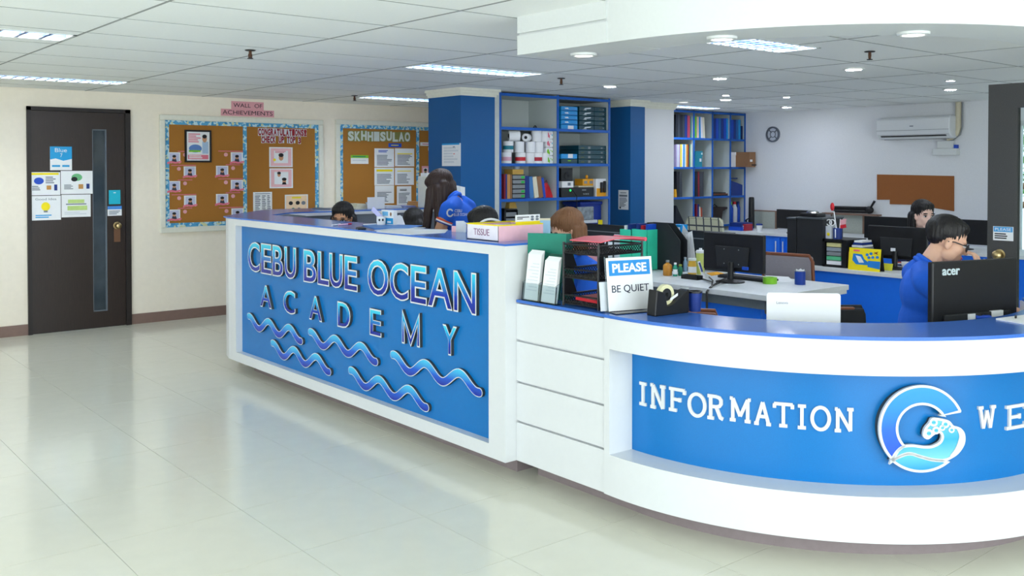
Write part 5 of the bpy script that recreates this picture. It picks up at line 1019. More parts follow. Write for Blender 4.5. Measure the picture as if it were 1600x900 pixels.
for a, b, pt, m_, tl, lb in ((1056, 1057.6, 296, ORNG, -6, 'thin orange folder leaning at the left of the third row'), (1058, 1061.5, 268, DKN, -2, 'black folder in the first cube of the third row, left'), (1061.7, 1066, 268, CHARC, -1, 'charcoal folder in the first cube of the third row')): sb(lb, a, b, pt, zC_, m_, tl, GD, 'folder', 'folder')
for a, b, pt, m_, lb in ((1086.5, 1090.5, 268, DKN, 'black folder in the second cube of the third row, left'), (1090.7, 1093, 268, MAROON, 'dark red striped folder in the second cube of the third row'), (1093.2, 1099.5, 268.5, CHARC, 'wide charcoal folder in the second cube of the third row')): sb(lb, a, b, pt, zC_, m_, -1, GD, 'folder', 'folder')
a0_, a1_, *_ = sbox(1115, 1140, 300, 306, yy, .2); t = thing('flat_stack', 'stack of dark flat trays on the third row of the cube shelf', 'trays', ((a0_+a1_)/2, yy+.1, zC_))
for k, (m_, e) in enumerate(((BLACK2, 0), (WOOD, .01), (BLACK, .08))): Box(a0_, a1_-e, yy, yy+.22, zC_+.016*k, zC_+.014+.016*k).build('tray', m_, t)
a0_, a1_, *_ = sbox(1142.5, 1163, 275, 306, yy, .2); t = thing('magazine_file', 'navy magazine file with slanted side in the last third-row cube', 'file box', ((a0_+a1_)/2, yy+.1, zC_))
MB().plate((a0_, yy, zC_), X_, Z_, [(0, 0), (a1_-a0_-.04, 0), (a1_-a0_-.04, .14), (0, .2)], 0, -.004).build('slanted_side', NAVY, t); MB().plate((a0_, yy+.08, zC_), X_, Z_, [(0, 0), (a1_-a0_, 0), (a1_-a0_, .235), (0, .235), (0, .222), (a1_-a0_-.03, .222), (a1_-a0_-.03, .012), (0, .012)], 0, -.02).build('frame_side', NAVY, t); Box(a0_, a1_-.04, yy+.004, yy+.2, zC_, zC_+.01).build('base', NAVY, t)
m = MB(); a0_ = at(1055.6, 340, 'Y', yy).x; m.plate((a0_, yy, zD), X_, Z_, [(0, 0), (.20, 0), (.09, .16), (.02, .27), (0, .27)], 0, -.2); m.build('slanted_file', DKN, label='black slanted file in the lower left cube', cat='file box', bevel=.002)
for a, b, pt, m_, tl, lb in ((1087.5, 1089.8, 319, MAROON, 0, 'slim dark red book on the fourth row'), (1090, 1092.6, 319, NAVY, 0, 'slim navy book on the fourth row'), (1093.5, 1095.5, 323, CREAMC, -3, 'cream booklet leaning on the fourth row'), (1096, 1098.5, 324.5, mat('brick_cover', (176, 74, 50), .5), -5, 'brick red booklet leaning on the fourth row')): sb(lb, a, b, pt, zD, m_, tl, 'books on the fourth row of the cube shelf', 'book', 'book')
a0_, a1_, *_ = sbox(1115, 1139, 329, 341, yy, .2); t = thing('dark_object', 'black bag with handle on the fourth row of the cube shelf', 'bag', ((a0_+a1_)/2, yy+.1, zD)); MB().plate((a0_, yy, zD), X_, Z_, [(0, 0), (.16, 0), (.2, .17), (.30, .20), (.30, .225), (.0, .235)], 0, -.14).build('bag_body', mat('dark_brown_leather', (44, 34, 32), .5), t, bevel=.01); MB().tube([(a0_+.04, yy+.05, zD+.235), (a0_+.08, yy+.05, zD+.265), (a0_+.14, yy+.05, zD+.23)], .006, 6).build('handle', BLACK, t)
# ------------------------------------------------------------------ right wall: clock, air conditioner, cork piece
c = at(1208.5, 210, 'X', RX1); t = thing('wall_clock', 'small round silver wall clock with dark hub ring', 'clock', (RX1, c.y, c.z-.12)); R0 = (at(1208, 198, 'X', RX1).z-at(1208, 222.5, 'X', RX1).z)/2
def ring_wall(c, r0, r1, w): return disc_ring(MB(), Vector(c), -Y_, Z_, r0, r1, w)
ring_wall((RX1-.012, c.y, c.z), R0*.8, R0, .024).build('rim', mat('dark_silver', (104, 110, 120), .4, metal=.1), t, smooth=.7); ring_wall((RX1-.006, c.y, c.z), 0.001, R0*.82, .006).build('face', mat('clock_face', (198, 204, 214), .4), t)
ring_wall((RX1-.013, c.y, c.z), R0*.34, R0*.42, .006).build('hub_ring', mat('dark_silver', (70, 76, 86)), t)
for k in range(4):
    a = math.pi/4+k*math.pi/2; m = MB(); d = Vector((0, -math.cos(a), math.sin(a))); m.tube([Vector((RX1-.013, c.y, c.z))+d*R0*.42, Vector((RX1-.013, c.y, c.z))+d*R0*.78], .007, 6); m.build('spoke', mat('dark_silver', (70, 76, 86)), t)
a, b = at(1369, 200, 'X', RX1-.2), at(1484, 198, 'X', RX1-.2); zt_, zb_ = at(1425, 182, 'X', RX1-.2).z, at(1425, 217, 'X', RX1-.2).z
ac = thing('air_conditioner', 'white wall-mounted split air conditioner with dark outlet', 'air conditioner', (RX1-.1, (a.y+b.y)/2, zb_)); hA = zt_-zb_
pf = [(RX1, zb_+.02), (RX1-.06, zb_), (RX1-.14, zb_), (RX1-.195, zb_+.055), (RX1-.21, zb_+.11), (RX1-.205, zt_-.03), (RX1-.17, zt_), (RX1, zt_)]
m = MB(); k = len(pf); m.add([(p[0], b.y, p[1]) for p in pf]+[(p[0], a.y, p[1]) for p in pf], [list(range(k)), list(range(k, 2*k))[::-1]]+[(i, (i+1) % k, k+(i+1) % k, k+i) for i in range(k)]); m.build('casing', WHITE, ac, smooth=.5, bevel=.012)
m = MB(); m.add([(RX1-.10, b.y+.05, zb_-.002), (RX1-.185, b.y+.05, zb_+.04), (RX1-.185, a.y-.05, zb_+.04), (RX1-.10, a.y-.05, zb_-.002), (RX1-.10, b.y+.05, zb_-.004), (RX1-.19, b.y+.05, zb_+.036), (RX1-.19, a.y-.05, zb_+.036), (RX1-.10, a.y-.05, zb_-.004)], [(0,1,2,3), (7,6,5,4), (0,4,5,1), (1,5,6,2), (2,6,7,3), (3,7,4,0)]); m.build('air_outlet', BLACK2, ac)
Box(RX1-.213, RX1-.207, b.y+.01, a.y-.01, zb_+.098, zb_+.102).build('panel_seam', GREYPL, ac); Box(RX1-.215, RX1-.208, (a.y+b.y)/2-.02, (a.y+b.y)/2+.02, zb_+.14, zb_+.15).build('badge', INK, ac)
p1, p2 = at(1497, 170, 'X', RX1-.04).y, at(1486, 213, 'X', RX1-.04); t = thing('pipe_duct', 'cream pipe running from ceiling to air conditioner', 'pipe', (RX1-.04, p1, zb_)); MB().tube([(RX1-.035, p1, ZC-.01), (RX1-.035, p1, zb_+.10), (RX1-.035, p1+.02, zb_+.05), (RX1-.035, p1+.07, zb_+.01), (RX1-.035, p1+.12, zb_+.0)], .03, 10).build('insulated_pipe', mat('cream_pipe', (206, 198, 172), .6), t, smooth=.9); MB().tube([(RX1-.03, p1-.045, ZC-.01), (RX1-.03, p1-.045, zb_+.13), (RX1-.03, p1-.02, zb_+.04), (RX1-.03, p1+.06, zb_-.02), (RX1-.03, p1+.1, zb_-.03)], .008, 6).build('drain_hose', GREYPL, t, smooth=.9)
a, b = at(1464, 227, 'X', RX1-.06), at(1489, 227, 'X', RX1-.06); zt_, zb_ = at(1476, 220, 'X', RX1-.06).z, at(1476, 232, 'X', RX1-.06).z; t = thing('outlet_box', 'white electrical box with cover below the air conditioner', 'electrical box', (RX1-.03, (a.y+b.y)/2, zb_-.07)); Box(RX1-.06, RX1, b.y, a.y, zb_, zt_).build('box_body', WHITE2, t, bevel=.006); Box(RX1-.09, RX1, b.y-.05, a.y+.04, zb_-.075, zb_).build('base_shelf', WHITE2, t, bevel=.005); Box(RX1-.05, RX1-.01, b.y-.04, b.y-.005, zb_+.0, zb_+.04).build('plug', ROYAL, t)
pts = [at(px, py, 'X', RX1) for px, py in ((1371, 272.5), (1491, 275), (1491, 330), (1429, 320), (1391, 319), (1391, 312), (1371, 312))]
m = MB(); n = len(pts); m.add([(RX1, p.y, p.z) for p in pts]+[(RX1-.012, p.y, p.z) for p in pts], [list(range(n)), list(range(n, 2*n))[::-1]]+[(i, (i+1) % n, n+(i+1) % n, n+i) for i in range(n)]); m.build('cork_board', CORK2, label='bare brown cork board piece on the white wall', cat='cork board')
# clear sheet leaning at the wall behind the woman
# ------------------------------------------------------------------ office desks, partition
d1 = thing('office_desk', 'pale grey topped desk with blue front panel and cables behind the ledge', 'desk', (5.45, 4.7, 0))
Box(5.0, 5.9, 3.50, 6.15, .715, .75).build('desktop', DESKTOP, d1, bevel=.003); Box(5.02, 5.05, 3.56, 6.15, .655, .715).build('apron', DESKEDGE, d1); Box(5.04, 5.06, 3.60, 6.15, .05, .66).build('front_panel', DESKBLUE, d1)
Box(5.02, 5.88, 3.505, 3.525, .69, .715).build('end_rail', DESKTOP, d1)
for x, y in ((5.80, 3.6), (5.80, 6.05), (5.12, 6.05), (5.12, 3.7)): Box(x-.02, x+.02, y-.02, y+.02, 0, .715).build('leg', DESKEDGE, d1)
pt = thing('desk_partition', 'dark charcoal fabric partition behind the first desk', 'partition', (5.95, 5.4, 0))
Box(5.925, 5.965, 4.50, 6.45, .08, 1.02).build('fabric_panel', PARTGREY, pt); Box(5.92, 5.97, 4.50, 6.45, 1.02, 1.05).build('top_cap', BLACK2, pt); Box(5.922, 5.926, 4.5, 6.45, .985, .992).build('seam', GREYPL, pt)
for y in (4.6, 6.3): Box(5.85, 6.04, y-.03, y+.03, 0, .08).build('foot', BLACK2, pt)
p = at(938.5, 349.5, 'X', 5.92); O = Vector((5.918, p.y+.027, p.z-.006)); MB().plate(O, -Y_, Z_, [(0, 0), (.052, 0), (.052, .04), (0, .04)], .002).build('sticky_note', YEL, label='bright yellow sticky note on top of the dark partition', cat='sticky note')
d2 = thing('office_desk', 'white topped desk with long blue front panel, behind the grey chair', 'desk', (7.1, 4.1, 0))
Box(6.76, 7.36, 3.05, 5.05, .72, .75).build('desktop', DESKTOP, d2, bevel=.003); Box(6.79, 6.81, 3.08, 5.02, .04, .72).build('front_panel', DESKBLUE, d2); Box(6.81, 7.3, 3.08, 3.11, .04, .72).build('end_panel', DESKBLUE, d2); Box(6.81, 7.3, 4.99, 5.02, .04, .72).build('end_panel', DESKBLUE, d2)
for y in (3.0, 5.0): pass
d3 = thing('wall_desk', 'white topped blue cabinet desk along the far wall, left part', 'desk', (10.1, 6.6, 0))
Box(9.78, 10.55, 5.3, 7.55, .72, .75).build('desktop', DESKTOP, d3); Box(9.81, 10.53, 5.32, 7.53, .03, .72).build('cabinet_body', DESKBLUE, d3)
for px in (1213, 1224):
    c = at(px, 386, 'X', 9.80); dd = Box(9.795, 9.81, c.y-.02 if px == 1224 else c.y-.05, c.y+.02, .2, .70).build('cabinet_door', DESKBLUE, d3); MB().tube([(9.785, c.y, .52), (9.785, c.y, .66)], .007, 6).build('handle', PAPER, dd)
d4 = thing('wall_desk', 'white topped blue desk behind the seated woman at the far wall', 'desk', (9.4, 4.3, 0)); Box(9.0, 9.75, 3.2, 5.25, .72, .75).build('desktop', DESKTOP, d4); Box(9.03, 9.05, 3.22, 5.2, .04, .72).build('front_panel', DESKBLUE, d4); Box(9.05, 9.72, 3.22, 3.25, .04, .72).build('end_panel', DESKBLUE, d4); Box(9.05, 9.72, 5.18, 5.21, .04, .72).build('end_panel', DESKBLUE, d4)
c = at(1542, 408, 'X', 9.03); Box(9.026, 9.031, c.y-.03, c.y+.03, c.z-.02, c.z+.02).build('label', PAPER, d4)

# ------------------------------------------------------------------ monitors
def monitor(lb, pL, pR, zt_, zb_, zd, screen_back=True, logo=None, panel=True, base_r=.10, cat='monitor'):
    """rear face runs from pL to pR (x,y); the screen looks away from the camera"""
    A = Vector((pL[0], pL[1], 0)); B = Vector((pR[0], pR[1], 0)); u = (B-A); W = u.length; u.normalize(); n = u.cross(Z_)
    if n.dot(FH) > 0: n = -n
    t = thing('monitor', lb, cat, (A.x+B.x)/2 and ((A.x+B.x)/2-n.x*.03, (A.y+B.y)/2-n.y*.03, zd))
    O = Vector((A.x, A.y, zb_)); Hh = zt_-zb_
    MB().plate(O, u, Z_, [(0, 0), (W, 0), (W, Hh), (0, Hh)], 0, -.03).build('casing', BLACK, t, bevel=.006)
    MB().plate(O, u, Z_, [(.012, .02), (W-.012, .02), (W-.012, Hh-.012), (.012, Hh-.012)], -.0305, -.0315).build('screen', mat('screen_glow', (150, 180, 210), .2), t)
    if panel: MB().plate(O, u, Z_, [(W*.25, Hh*.10), (W*.75, Hh*.10), (W*.78, Hh*.66), (W*.22, Hh*.66)], .014, -.001).build('rear_bulge', BLACK2, t, bevel=.006)
    C = O+u*W/2-n*.02
    MB().tube([Vector((C.x, C.y, zd+.012))+n*.045, Vector((C.x, C.y, zb_+Hh*.25))+n*.035], [.022, .020], 10).build('neck', BLACK, t, smooth=.7)
    MB().lathe((C.x+n.x*.045, C.y+n.y*.045, zd), [(base_r, 0), (base_r, .008), (base_r*.6, .014), (.02, .02)], 24).build('base', BLACK, t, smooth=.7)
    return t, O, u, n, W, Hh
L, R = atd(1457.5, 411, 4.25), atd(1590, 404, 4.46)
t, O, u, n, W, Hh = monitor('large black monitor seen from behind with silver brand lettering, on the round counter', (L.x, L.y), (R.x, R.y), 1.124, .80, .72, panel=False)
g = MB(); glyphs(g, 'acer', O+u*(W*.105)+Z_*(Hh*.81), u, Z_, W*.20, Hh*.09, .003, .0, offset=.02); g.build('brand_lettering', mat('silver_letter', (206, 222, 226), .3, metal=.2), t)
MB().plate(O, u, Z_, [(W*.12, Hh*.06), (W*.9, Hh*.06), (W*.9, Hh*.26), (W*.12, Hh*.26)], .012, -.001).build('rear_bulge', BLACK2, t, bevel=.005)
MB().plate(O, u, Z_, [(W*.38, Hh*.16), (W*.46, Hh*.16), (W*.46, Hh*.25), (W*.38, Hh*.25)], .018, .0).build('white_plug', PAPER, t); MB().plate(O, u, Z_, [(W*.66, Hh*.18), (W*.80, Hh*.18), (W*.80, Hh*.265), (W*.66, Hh*.265)], .0135, .0).build('white_label', PAPER, t); MB().tube([O+u*W*.46+Z_*Hh*.2+n*.02, O+u*W*.55+Z_*Hh*.21+n*.05, O+u*W*.62+Z_*Hh*.12+n*.06, O+u*W*.66+Z_*-.03+n*.05], .009, 8).build('blue_cable', ROYAL, t, smooth=.9)
L, R = at(1099, 394, 'X', 5.42), at(1193, 396, 'X', 5.42)
t, O, u, n, W, Hh = monitor('black monitor seen from behind on the pale desk with hanging cables', (L.x, L.y), (R.x, R.y), at(1145, 365, 'X', 5.42).z, at(1145, 424, 'X', 5.42).z, .75)
for du_, dv_ in ((.38, .58), (.62, .58), (.38, .2), (.62, .2)): MB().ell(O+u*W*du_+Z_*Hh*dv_+n*.0145, (.004, .004, .004)).build('screw', GREYPL, t)
MB().plate(O, u, Z_, [(W*.7, Hh*.08), (W*.78, Hh*.08), (W*.78, Hh*.16), (W*.7, Hh*.16)], .03, .01).build('blue_plug', ROYAL, t)
L, R = at(1355.5, 380, 'X', 7.12), at(1448, 384, 'X', 7.12)
t, O, u, n, W, Hh = monitor('black monitor seen from behind on the blue fronted desk', (L.x, L.y), (R.x, R.y), at(1400, 354, 'X', 7.12).z, at(1400, 405, 'X', 7.12).z, .75)
MB().plate(O, u, Z_, [(W*.42, Hh*.24), (W*.5, Hh*.24), (W*.5, Hh*.34), (W*.42, Hh*.34)], .016, .0).build('label', PAPER, t)
L, R = at(1213, 345, 'X', 10.05), at(1276, 345, 'X', 10.05)
monitor('black monitor on the far wall desk behind the black file boxes', (L.x, L.y), (R.x, R.y), at(1245, 328, 'X', 10.05).z, .80, .75, panel=False)
def wallmon(lb, pa, pb, pt_, xv):
    L, R = at(pa, 345, 'X', xv), at(pb, 345, 'X', xv); return monitor(lb, (L.x, L.y), (R.x, R.y), at((pa+pb)/2, pt_, 'X', xv).z, .80, .75, panel=False)
wallmon('wide black monitor on the far desk left of the seated woman', 1350, 1428, 339, 9.35)
wallmon('wide black monitor on the far desk right of the seated woman', 1462, 1553, 343, 9.35)

# ------------------------------------------------------------------ laptop
L, R = atd(1198, 457, 4.25), atd(1313.5, 459, 4.21); A = Vector((L.x, L.y, .736)); B = Vector((R.x, R.y, .736)); u = (B-A); W = u.length; u.normalize(); n = u.cross(Z_)
if n.dot(FH) > 0: n = -n
lp = thing('laptop', 'white laptop seen from behind with its lid open, on the round counter', 'laptop', ((A.x+B.x)/2, (A.y+B.y)/2, .72)); Hh = L.z-.736
def rrect(w, h, r, k=4): 
    out = []
    for cx, cy, a0 in ((w-r, r, -90), (w-r, h-r, 0), (r, h-r, 90), (r, r, 180)):
        out += [(cx+r*math.cos(math.radians(a0+90*i/k)), cy+r*math.sin(math.radians(a0+90*i/k))) for i in range(k+1)]
    return out
MB().plate(A, u, Z_, rrect(W, Hh, .012), 0, -.007).build('lid', mat('glossy_white_lid', (236, 238, 242), .3, noise=0), lp)
MB().plate(A, u, Z_, [(.012, .015), (W-.012, .015), (W-.012, Hh-.012), (.012, Hh-.012)], -.0075, -.0085).build('screen', mat('screen_glow', (150, 180, 210)), lp)
MB().plate(Vector((A.x, A.y, .736)), u, -n, rrect(W, .225, .01), 0, -.014).build('base', mat('glossy_white_lid', (236, 238, 242)), lp)
MB().plate(Vector((A.x, A.y, .7505))-n*.03, u, -n, [(.02, 0), (W-.02, 0), (W-.02, .10), (.02, .10)], .0008).build('keyboard', GREYPL, lp)
g = MB(); glyphs(g, 'Lenovo', A+u*(W*.135)+Z_*(Hh*.80), u, Z_, W*.155, Hh*.045, .0008, 0); g.build('brand_lettering', INK, lp)

# ------------------------------------------------------------------ things on desk one
ZD = .75
def dpos(px, py, z=ZD): p = at(px, py, 'Z', z); return Vector((p.x, p.y, z))
def bottle(lb, px, py, r, h, neck, body_m, cap_m, lab=None, nm='bottle', cat='bottle'):
    c = dpos(px, py); t = thing(nm, lb, cat, c); MB().lathe(c, [(r*.9, 0), (r, .006), (r, h*.62), (r*.85, h*.72), (neck, h*.80), (neck, h*.88)], 18).build('body', body_m, t, smooth=.8); MB().lathe(c+Z_*h*.86, [(neck*1.15, 0), (neck*1.15, h*.13), (neck*.9, h*.14)], 14).build('cap', cap_m, t, smooth=.6)
    if lab: MB().lathe(c+Z_*h*.15, [(r*1.015, 0), (r*1.015, h*.36), (r*.9, h*.36), (r*.9, 0)], 18).build('label', lab, t, smooth=.8)
bottle('amber flat-shouldered bottle on the pale desk', 1043, 430.5, .034, .115, .012, mat('amber_liquid', (190, 130, 44), .25), GREYPL)
bottle('small clear bottle with white label and green liquid', 1055, 431.5, .017, .10, .009, mat('green_liquid', (40, 150, 120), .25), PAPER, PAPER)
bottle('small dark green bottle beside the white labelled one', 1063, 431, .017, .085, .010, mat('dark_green_liquid', (24, 110, 84), .3), mat('olive_cap', (150, 160, 60), .5))
bottle('slim clear blue bottle standing among the desk bottles', 1070.5, 424, .016, .11, .009, mat('clear_blue_plastic', (150, 186, 214), .2), mat('pump_grey', (180, 190, 200), .4))
bottle('jar with white lid and orange contents on the desk', 1081.5, 429.5, .032, .125, .027, mat('orange_contents', (226, 178, 60), .4), mat('jar_lid', (216, 224, 220), .4), PAPER, 'jar', 'jar')
c = dpos(1094.5, 428.5); t = thing('travel_tumbler', 'tall pale lime tumbler with white lid on the desk', 'tumbler', c); MB().lathe(c, [(.028, 0), (.034, .16), (.030, .16), (.026, .01)], 20).build('cup_body', mat('pale_lime_plastic', (206, 216, 120), .4), t, smooth=.7); MB().lathe(c+Z_*.16, [(.036, 0), (.036, .014), (.028, .022), (.01, .024)], 20).build('lid', PAPER, t, smooth=.6); MB().box(c.x-.006, c.x+.006, c.y-.01, c.y+.01, c.z+.182, c.z+.196).build('spout', PAPER, t)
c = dpos(1081, 436); t = thing('desk_tray', 'small black open tray on the front of the pale desk', 'tray', c); x0, x1, y0, y1 = c.x-.03, c.x+.03, c.y-.075, c.y+.075
Box(x0, x1, y0, y1, ZD, ZD+.004).build('floor_plate', BLACK, t)
for a in ((x0, x0+.004, y0, y1), (x1-.004, x1, y0, y1), (x0, x1, y0, y0+.004), (x0, x1, y1-.004, y1)): Box(*a, ZD, ZD+.03).build('tray_side', BLACK, t)
c = dpos(1098, 436); t = thing('photo_stand', 'tilted white photo stand with dark picture on the desk', 'photo stand', c); uu = Vector((-.45, -.9, 0)).normalized(); zz = (Z_*.92+Y_*.38).normalized(); MB().plate(c, (X_*.9+Y_*.4).normalized(), zz, [(0, 0), (.06, 0), (.06, .13), (0, .13)], .004).build('panel', PAPER, t); MB().plate(c, (X_*.9+Y_*.4).normalized(), zz, [(.008, .05), (.052, .05), (.052, .12), (.008, .12)], .0048, .003).build('picture', NAVY, t)
c = dpos(1150, 436); t = thing('keyboard', 'black keyboard lying beneath the monitor on the pale desk', 'keyboard', c); MB().M
kx = 5.34; ky0, ky1 = at(1195, 440, 'Z', ZD).y, at(1110, 430, 'Z', ZD).y
t.location = (5.52, (ky0+ky1)/2, ZD); WMAT[t.name] = Matrix.Translation(t.location); Box(5.56, 5.70, ky0-.05, ky1-.12, ZD, ZD+.018).build('case', BLACK, t, bevel=.004)
for r_ in range(4): Box(5.57+.031*r_, 5.596+.031*r_, ky0-.04, ky1-.13, ZD+.018, ZD+.023).build('key_row', BLACK2, t)
c = dpos(1203, 443); t = thing('tape_reel', 'lime green round tape reel lying on the desk', 'tape', c); disc_ring(MB(), c+Z_*.022, X_, Y_, .028, .048, .044).build('tape', LGREEN, t, smooth=.7); MB().lathe(c, [(.028, 0), (.028, .01)], 16).build('core', GREEN, t)
c = dpos(1250, 444.5); t = thing('mug', 'royal blue cylindrical mug with torn paper on the desk corner', 'mug', c); MB().lathe(c, [(.036, 0), (.037, .092), (.033, .092), (.032, .008)], 22).build('cup_body', mat('mug_blue', (14, 56, 150), .3), t, smooth=.7); disc_ring(MB(), c+Z_*.093, X_, Y_, .033, .038, .004).build('rim', GREYPL, t); MB().plate(c+Z_*.02, RT, Z_, [(-.028, 0), (.03, 0), (.03, .085), (.016, .08), (.004, .09), (-.012, .08), (-.028, .088)], .002).build('torn_paper', PAPER, t)
flat_sheet('loose_paper', 'white papers on the pale desk beside the green tape reel', 'paper', ((1196, 431), (1232, 433), (1240, 440), (1212, 441)), ZD, .003, PAPER)
flat_sheet('orange_leaflet', 'orange and white leaflet on the pale desk by the monitor', 'leaflet', ((1104, 427), (1120, 425), (1132, 428), (1112, 431)), ZD, .003, ORNG)
t = thing('cable_bundle', 'black cables spilling over the front edge of the pale desk', 'cables', dpos(1122, 441)); e = dpos(1122, 449)
for k, (px, py) in enumerate(((1098, 437), (1108, 434), (1140, 440), (1150, 432))):
    a = dpos(px, py)+Z_*.006; MB().tube([a, (a+Vector((5.06, e.y, ZD)))/2+Z_*.012+Y_*.02*(k-1.5), Vector((5.03, e.y+.004*k, ZD+.008)), Vector((4.985, e.y+.003*k, ZD-.02)), Vector((4.985, e.y+.002*k, .40)), Vector((4.985, e.y, .1))], .0045, 6).build('cable', BLACK, t, smooth=.9)
# mint binders, black magazine file, paper fan, all against the partition
def upright(nm, lb, cat, px0, px1, pt_, xv, depth, m_, grp=None, zb_=ZD):
    a, b = at(px0, pt_, 'X', xv), at(px1, pt_, 'X', xv); zt_ = at((px0+px1)/2, pt_, 'X', xv).z
    t = thing(nm, lb, cat, (xv+depth/2, (a.y+b.y)/2, zb_), grp); return t, a.y, b.y, zt_
for k, (a, b) in enumerate(((968.5, 986.5), (987, 1011))):
    t, ya, yb2, zt_ = upright('binder_file', ['mint green file holder, left of two on the desk', 'mint green file holder, right of two, beside the black file'][k], 'file holder', a, b, 358.5, 5.5, .2, TEAL, 'mint file holders')
    Box(5.5, 5.503, yb2, ya, ZD, zt_).build('front', TEAL, t); Box(5.5, 5.70, ya-.003, ya, ZD, zt_).build('side', TEAL, t); Box(5.5, 5.70, yb2, yb2+.003, ZD, zt_).build('side', TEAL, t); Box(5.5, 5.70, yb2, ya, ZD, ZD+.003).build('bottom', TEAL, t)
    for j, m_ in enumerate(([PAPER, NAVY] if k == 0 else [NAVY, RED, ROYAL])):
        yc = ya-.02-j*(ya-yb2)/3.2; Box(5.53, 5.68, yc-.028, yc, ZD+.006, zt_+.03+.012*((j+k) % 2)).build('contents', m_, t)
t, ya, yb2, zt_ = upright('magazine_file', 'tall black magazine file with slanted edge on the desk', 'file box', 1011, 1063, 349, 5.62, .2, BLACK2)
MB().plate((5.62, ya, ZD), -Y_, Z_, [(0, 0), (ya-yb2, 0), (ya-yb2, .24), ((ya-yb2)*.62, zt_-ZD), (0, zt_-ZD)], 0, -.004).build('front_side', BLACK2, t); MB().plate((5.70, ya, ZD), -Y_, Z_, [(0, 0), (ya-yb2, 0), (ya-yb2, .24), ((ya-yb2)*.62, zt_-ZD), (0, zt_-ZD)], 0, -.004).build('rear_side', BLACK2, t); Box(5.62, 5.70, ya-.004, ya, ZD, zt_).build('spine', BLACK2, t); Box(5.62, 5.70, yb2, ya, ZD, ZD+.004).build('bottom', BLACK2, t)
t, ya, yb2, zt_ = upright('paper_fan', 'fanned white papers standing in a desk rack', 'papers', 1052, 1092, 352, 5.74, .05, PAPER)
for k, po in enumerate(([(.02, 0), (.20, 0), (.16, .28), (-.03, .30)], [(.03, 0), (.19, 0), (.14, .30), (.09, .352)], [(.05, 0), (.22, 0), (.17, .31), (.04, .26)])): MB().plate((5.74+.012*k, ya, ZD), -Y_, Z_, po, .002).build('sheet', PAPER if k != 1 else PAPER2, t)
MB().box(5.73, 5.79, ya-.22, ya, ZD, ZD+.03).build('rack', BLACK2, t)
t, ya, yb2, zt_ = upright('blue_box', 'small bright blue box behind the black magazine file', 'box', 1050, 1064, 351, 5.82, .08, ROYAL); Box(5.82, 5.90, yb2, ya, ZD, zt_).build('carton', SKYB, t); Box(5.815, 5.82, yb2+.01, ya-.01, zt_-.05, zt_-.02).build('label', PAPER, t)
for k, (a, b, pt_, m_, lb) in enumerate(((918, 937, 369, LPINK, 'pale pink sheet standing against the dark partition'), (945, 957, 370, PAPER, 'torn white sheet standing against the dark partition'), (960, 969, 366, PAPER2, 'grey-white sheet beside the mint file holders'))):
    t, ya, yb2, zt_ = upright('loose_paper', lb, 'paper', a, b, pt_, 5.6, .01, m_); MB().plate((5.6, ya, ZD), -Y_, Z_, [(0, 0), (ya-yb2, 0), (ya-yb2, zt_-ZD-(.02 if k == 1 else 0)), (0, zt_-ZD)], .003).build('sheet', m_, t)
# ------------------------------------------------------------------ things on desk two
def onX(px0, px1, pt_, pb_, xv): a, b = at(px0, (pt_+pb_)/2, 'X', xv), at(px1, (pt_+pb_)/2, 'X', xv); return a.y, b.y, at((px0+px1)/2, pt_, 'X', xv).z, at((px0+px1)/2, pb_, 'X', xv).z
for k, (a, b) in enumerate(((1229.5, 1244), (1244.5, 1286))):
    ya, yb2, zt_, zb_ = onX(a, b, 342, 414, 6.86); t = thing('file_box', ['narrow black file box, left of two on the blue fronted desk', 'wide black file box, right of two on the blue fronted desk'][k], 'file box', (6.95, (ya+yb2)/2, ZD), 'black file boxes'); Box(6.86, 7.16, yb2+.002, ya-.002, ZD, zt_).build('carton', BLACK2, t, bevel=.004); Box(6.85, 7.17, yb2+.001, ya-.001, zt_, zt_+.012).build('lid', mat('box_lid', (70, 76, 82), .5), t)
ya, yb2, zt_, zb_ = onX(1247, 1275, 331, 341, 6.9); zq = onX(1244.5, 1286, 342, 414, 6.86)[2]+.013; t = thing('camera_case', 'dark clear-lidded gadget on top of the black file box', 'gadget', (7.0, (ya+yb2)/2, zq)); MB().box(6.92, 7.05, yb2, ya, zq, zq+.03).build('case', BLACK, t, bevel=.008); MB().lathe((6.985, (ya+yb2)/2, zq+.03), [(.05, 0), (.05, .012), (.03, .02)], 18).build('dial', CHROME, t)
ya, yb2, zt_, zb_ = onX(1285, 1317, 374, 417, 6.84); yr = at(1327, 400, 'X', 6.84).y
cb = thing('drawer_cabinet', 'black desktop cabinet with clear drawers on the blue fronted desk', 'drawer cabinet', (6.98, (ya+yb2)/2, ZD)); m = MB()
m.box(6.84, 7.14, ya-.02, ya, ZD, zt_).box(6.84, 7.14, yb2-.03, yb2+.01, ZD, zt_).box(6.84, 7.14, yb2, ya, zt_-.02, zt_).box(6.84, 7.14, yb2, ya, ZD, ZD+.015).box(7.12, 7.14, yb2, ya, ZD, zt_); m.build('case', BLACK, cb)
for k, m_ in enumerate((PAPER, mat('green_paper', (90, 190, 140), .6), GREYPL, mat('grey_clear', (150, 160, 170), .3), mat('pale_yellow_paper', (220, 214, 150), .6))): Box(6.85, 7.1, yb2+.022, ya-.032, ZD+.02+.036*k, ZD+.050+.036*k).build('drawer', m_, cb)
zc2 = zt_
c = Vector((6.90, at(1293.5, 370, 'X', 6.90).y, zc2)); t = thing('carton_cup', 'white carton with yellow flower print on the black cabinet', 'carton', c); Box(c.x, c.x+.06, c.y-.032, c.y+.032, zc2, zc2+.10).build('carton', PAPER2, t); MB().ell((c.x-.001, c.y-.005, zc2+.035), (.003, .014, .014)).build('flower_print', YEL, t); Box(c.x-.001, c.x+.001, c.y+.020, c.y+.032, zc2, zc2+.1).build('blue_edge', ROYAL, t)
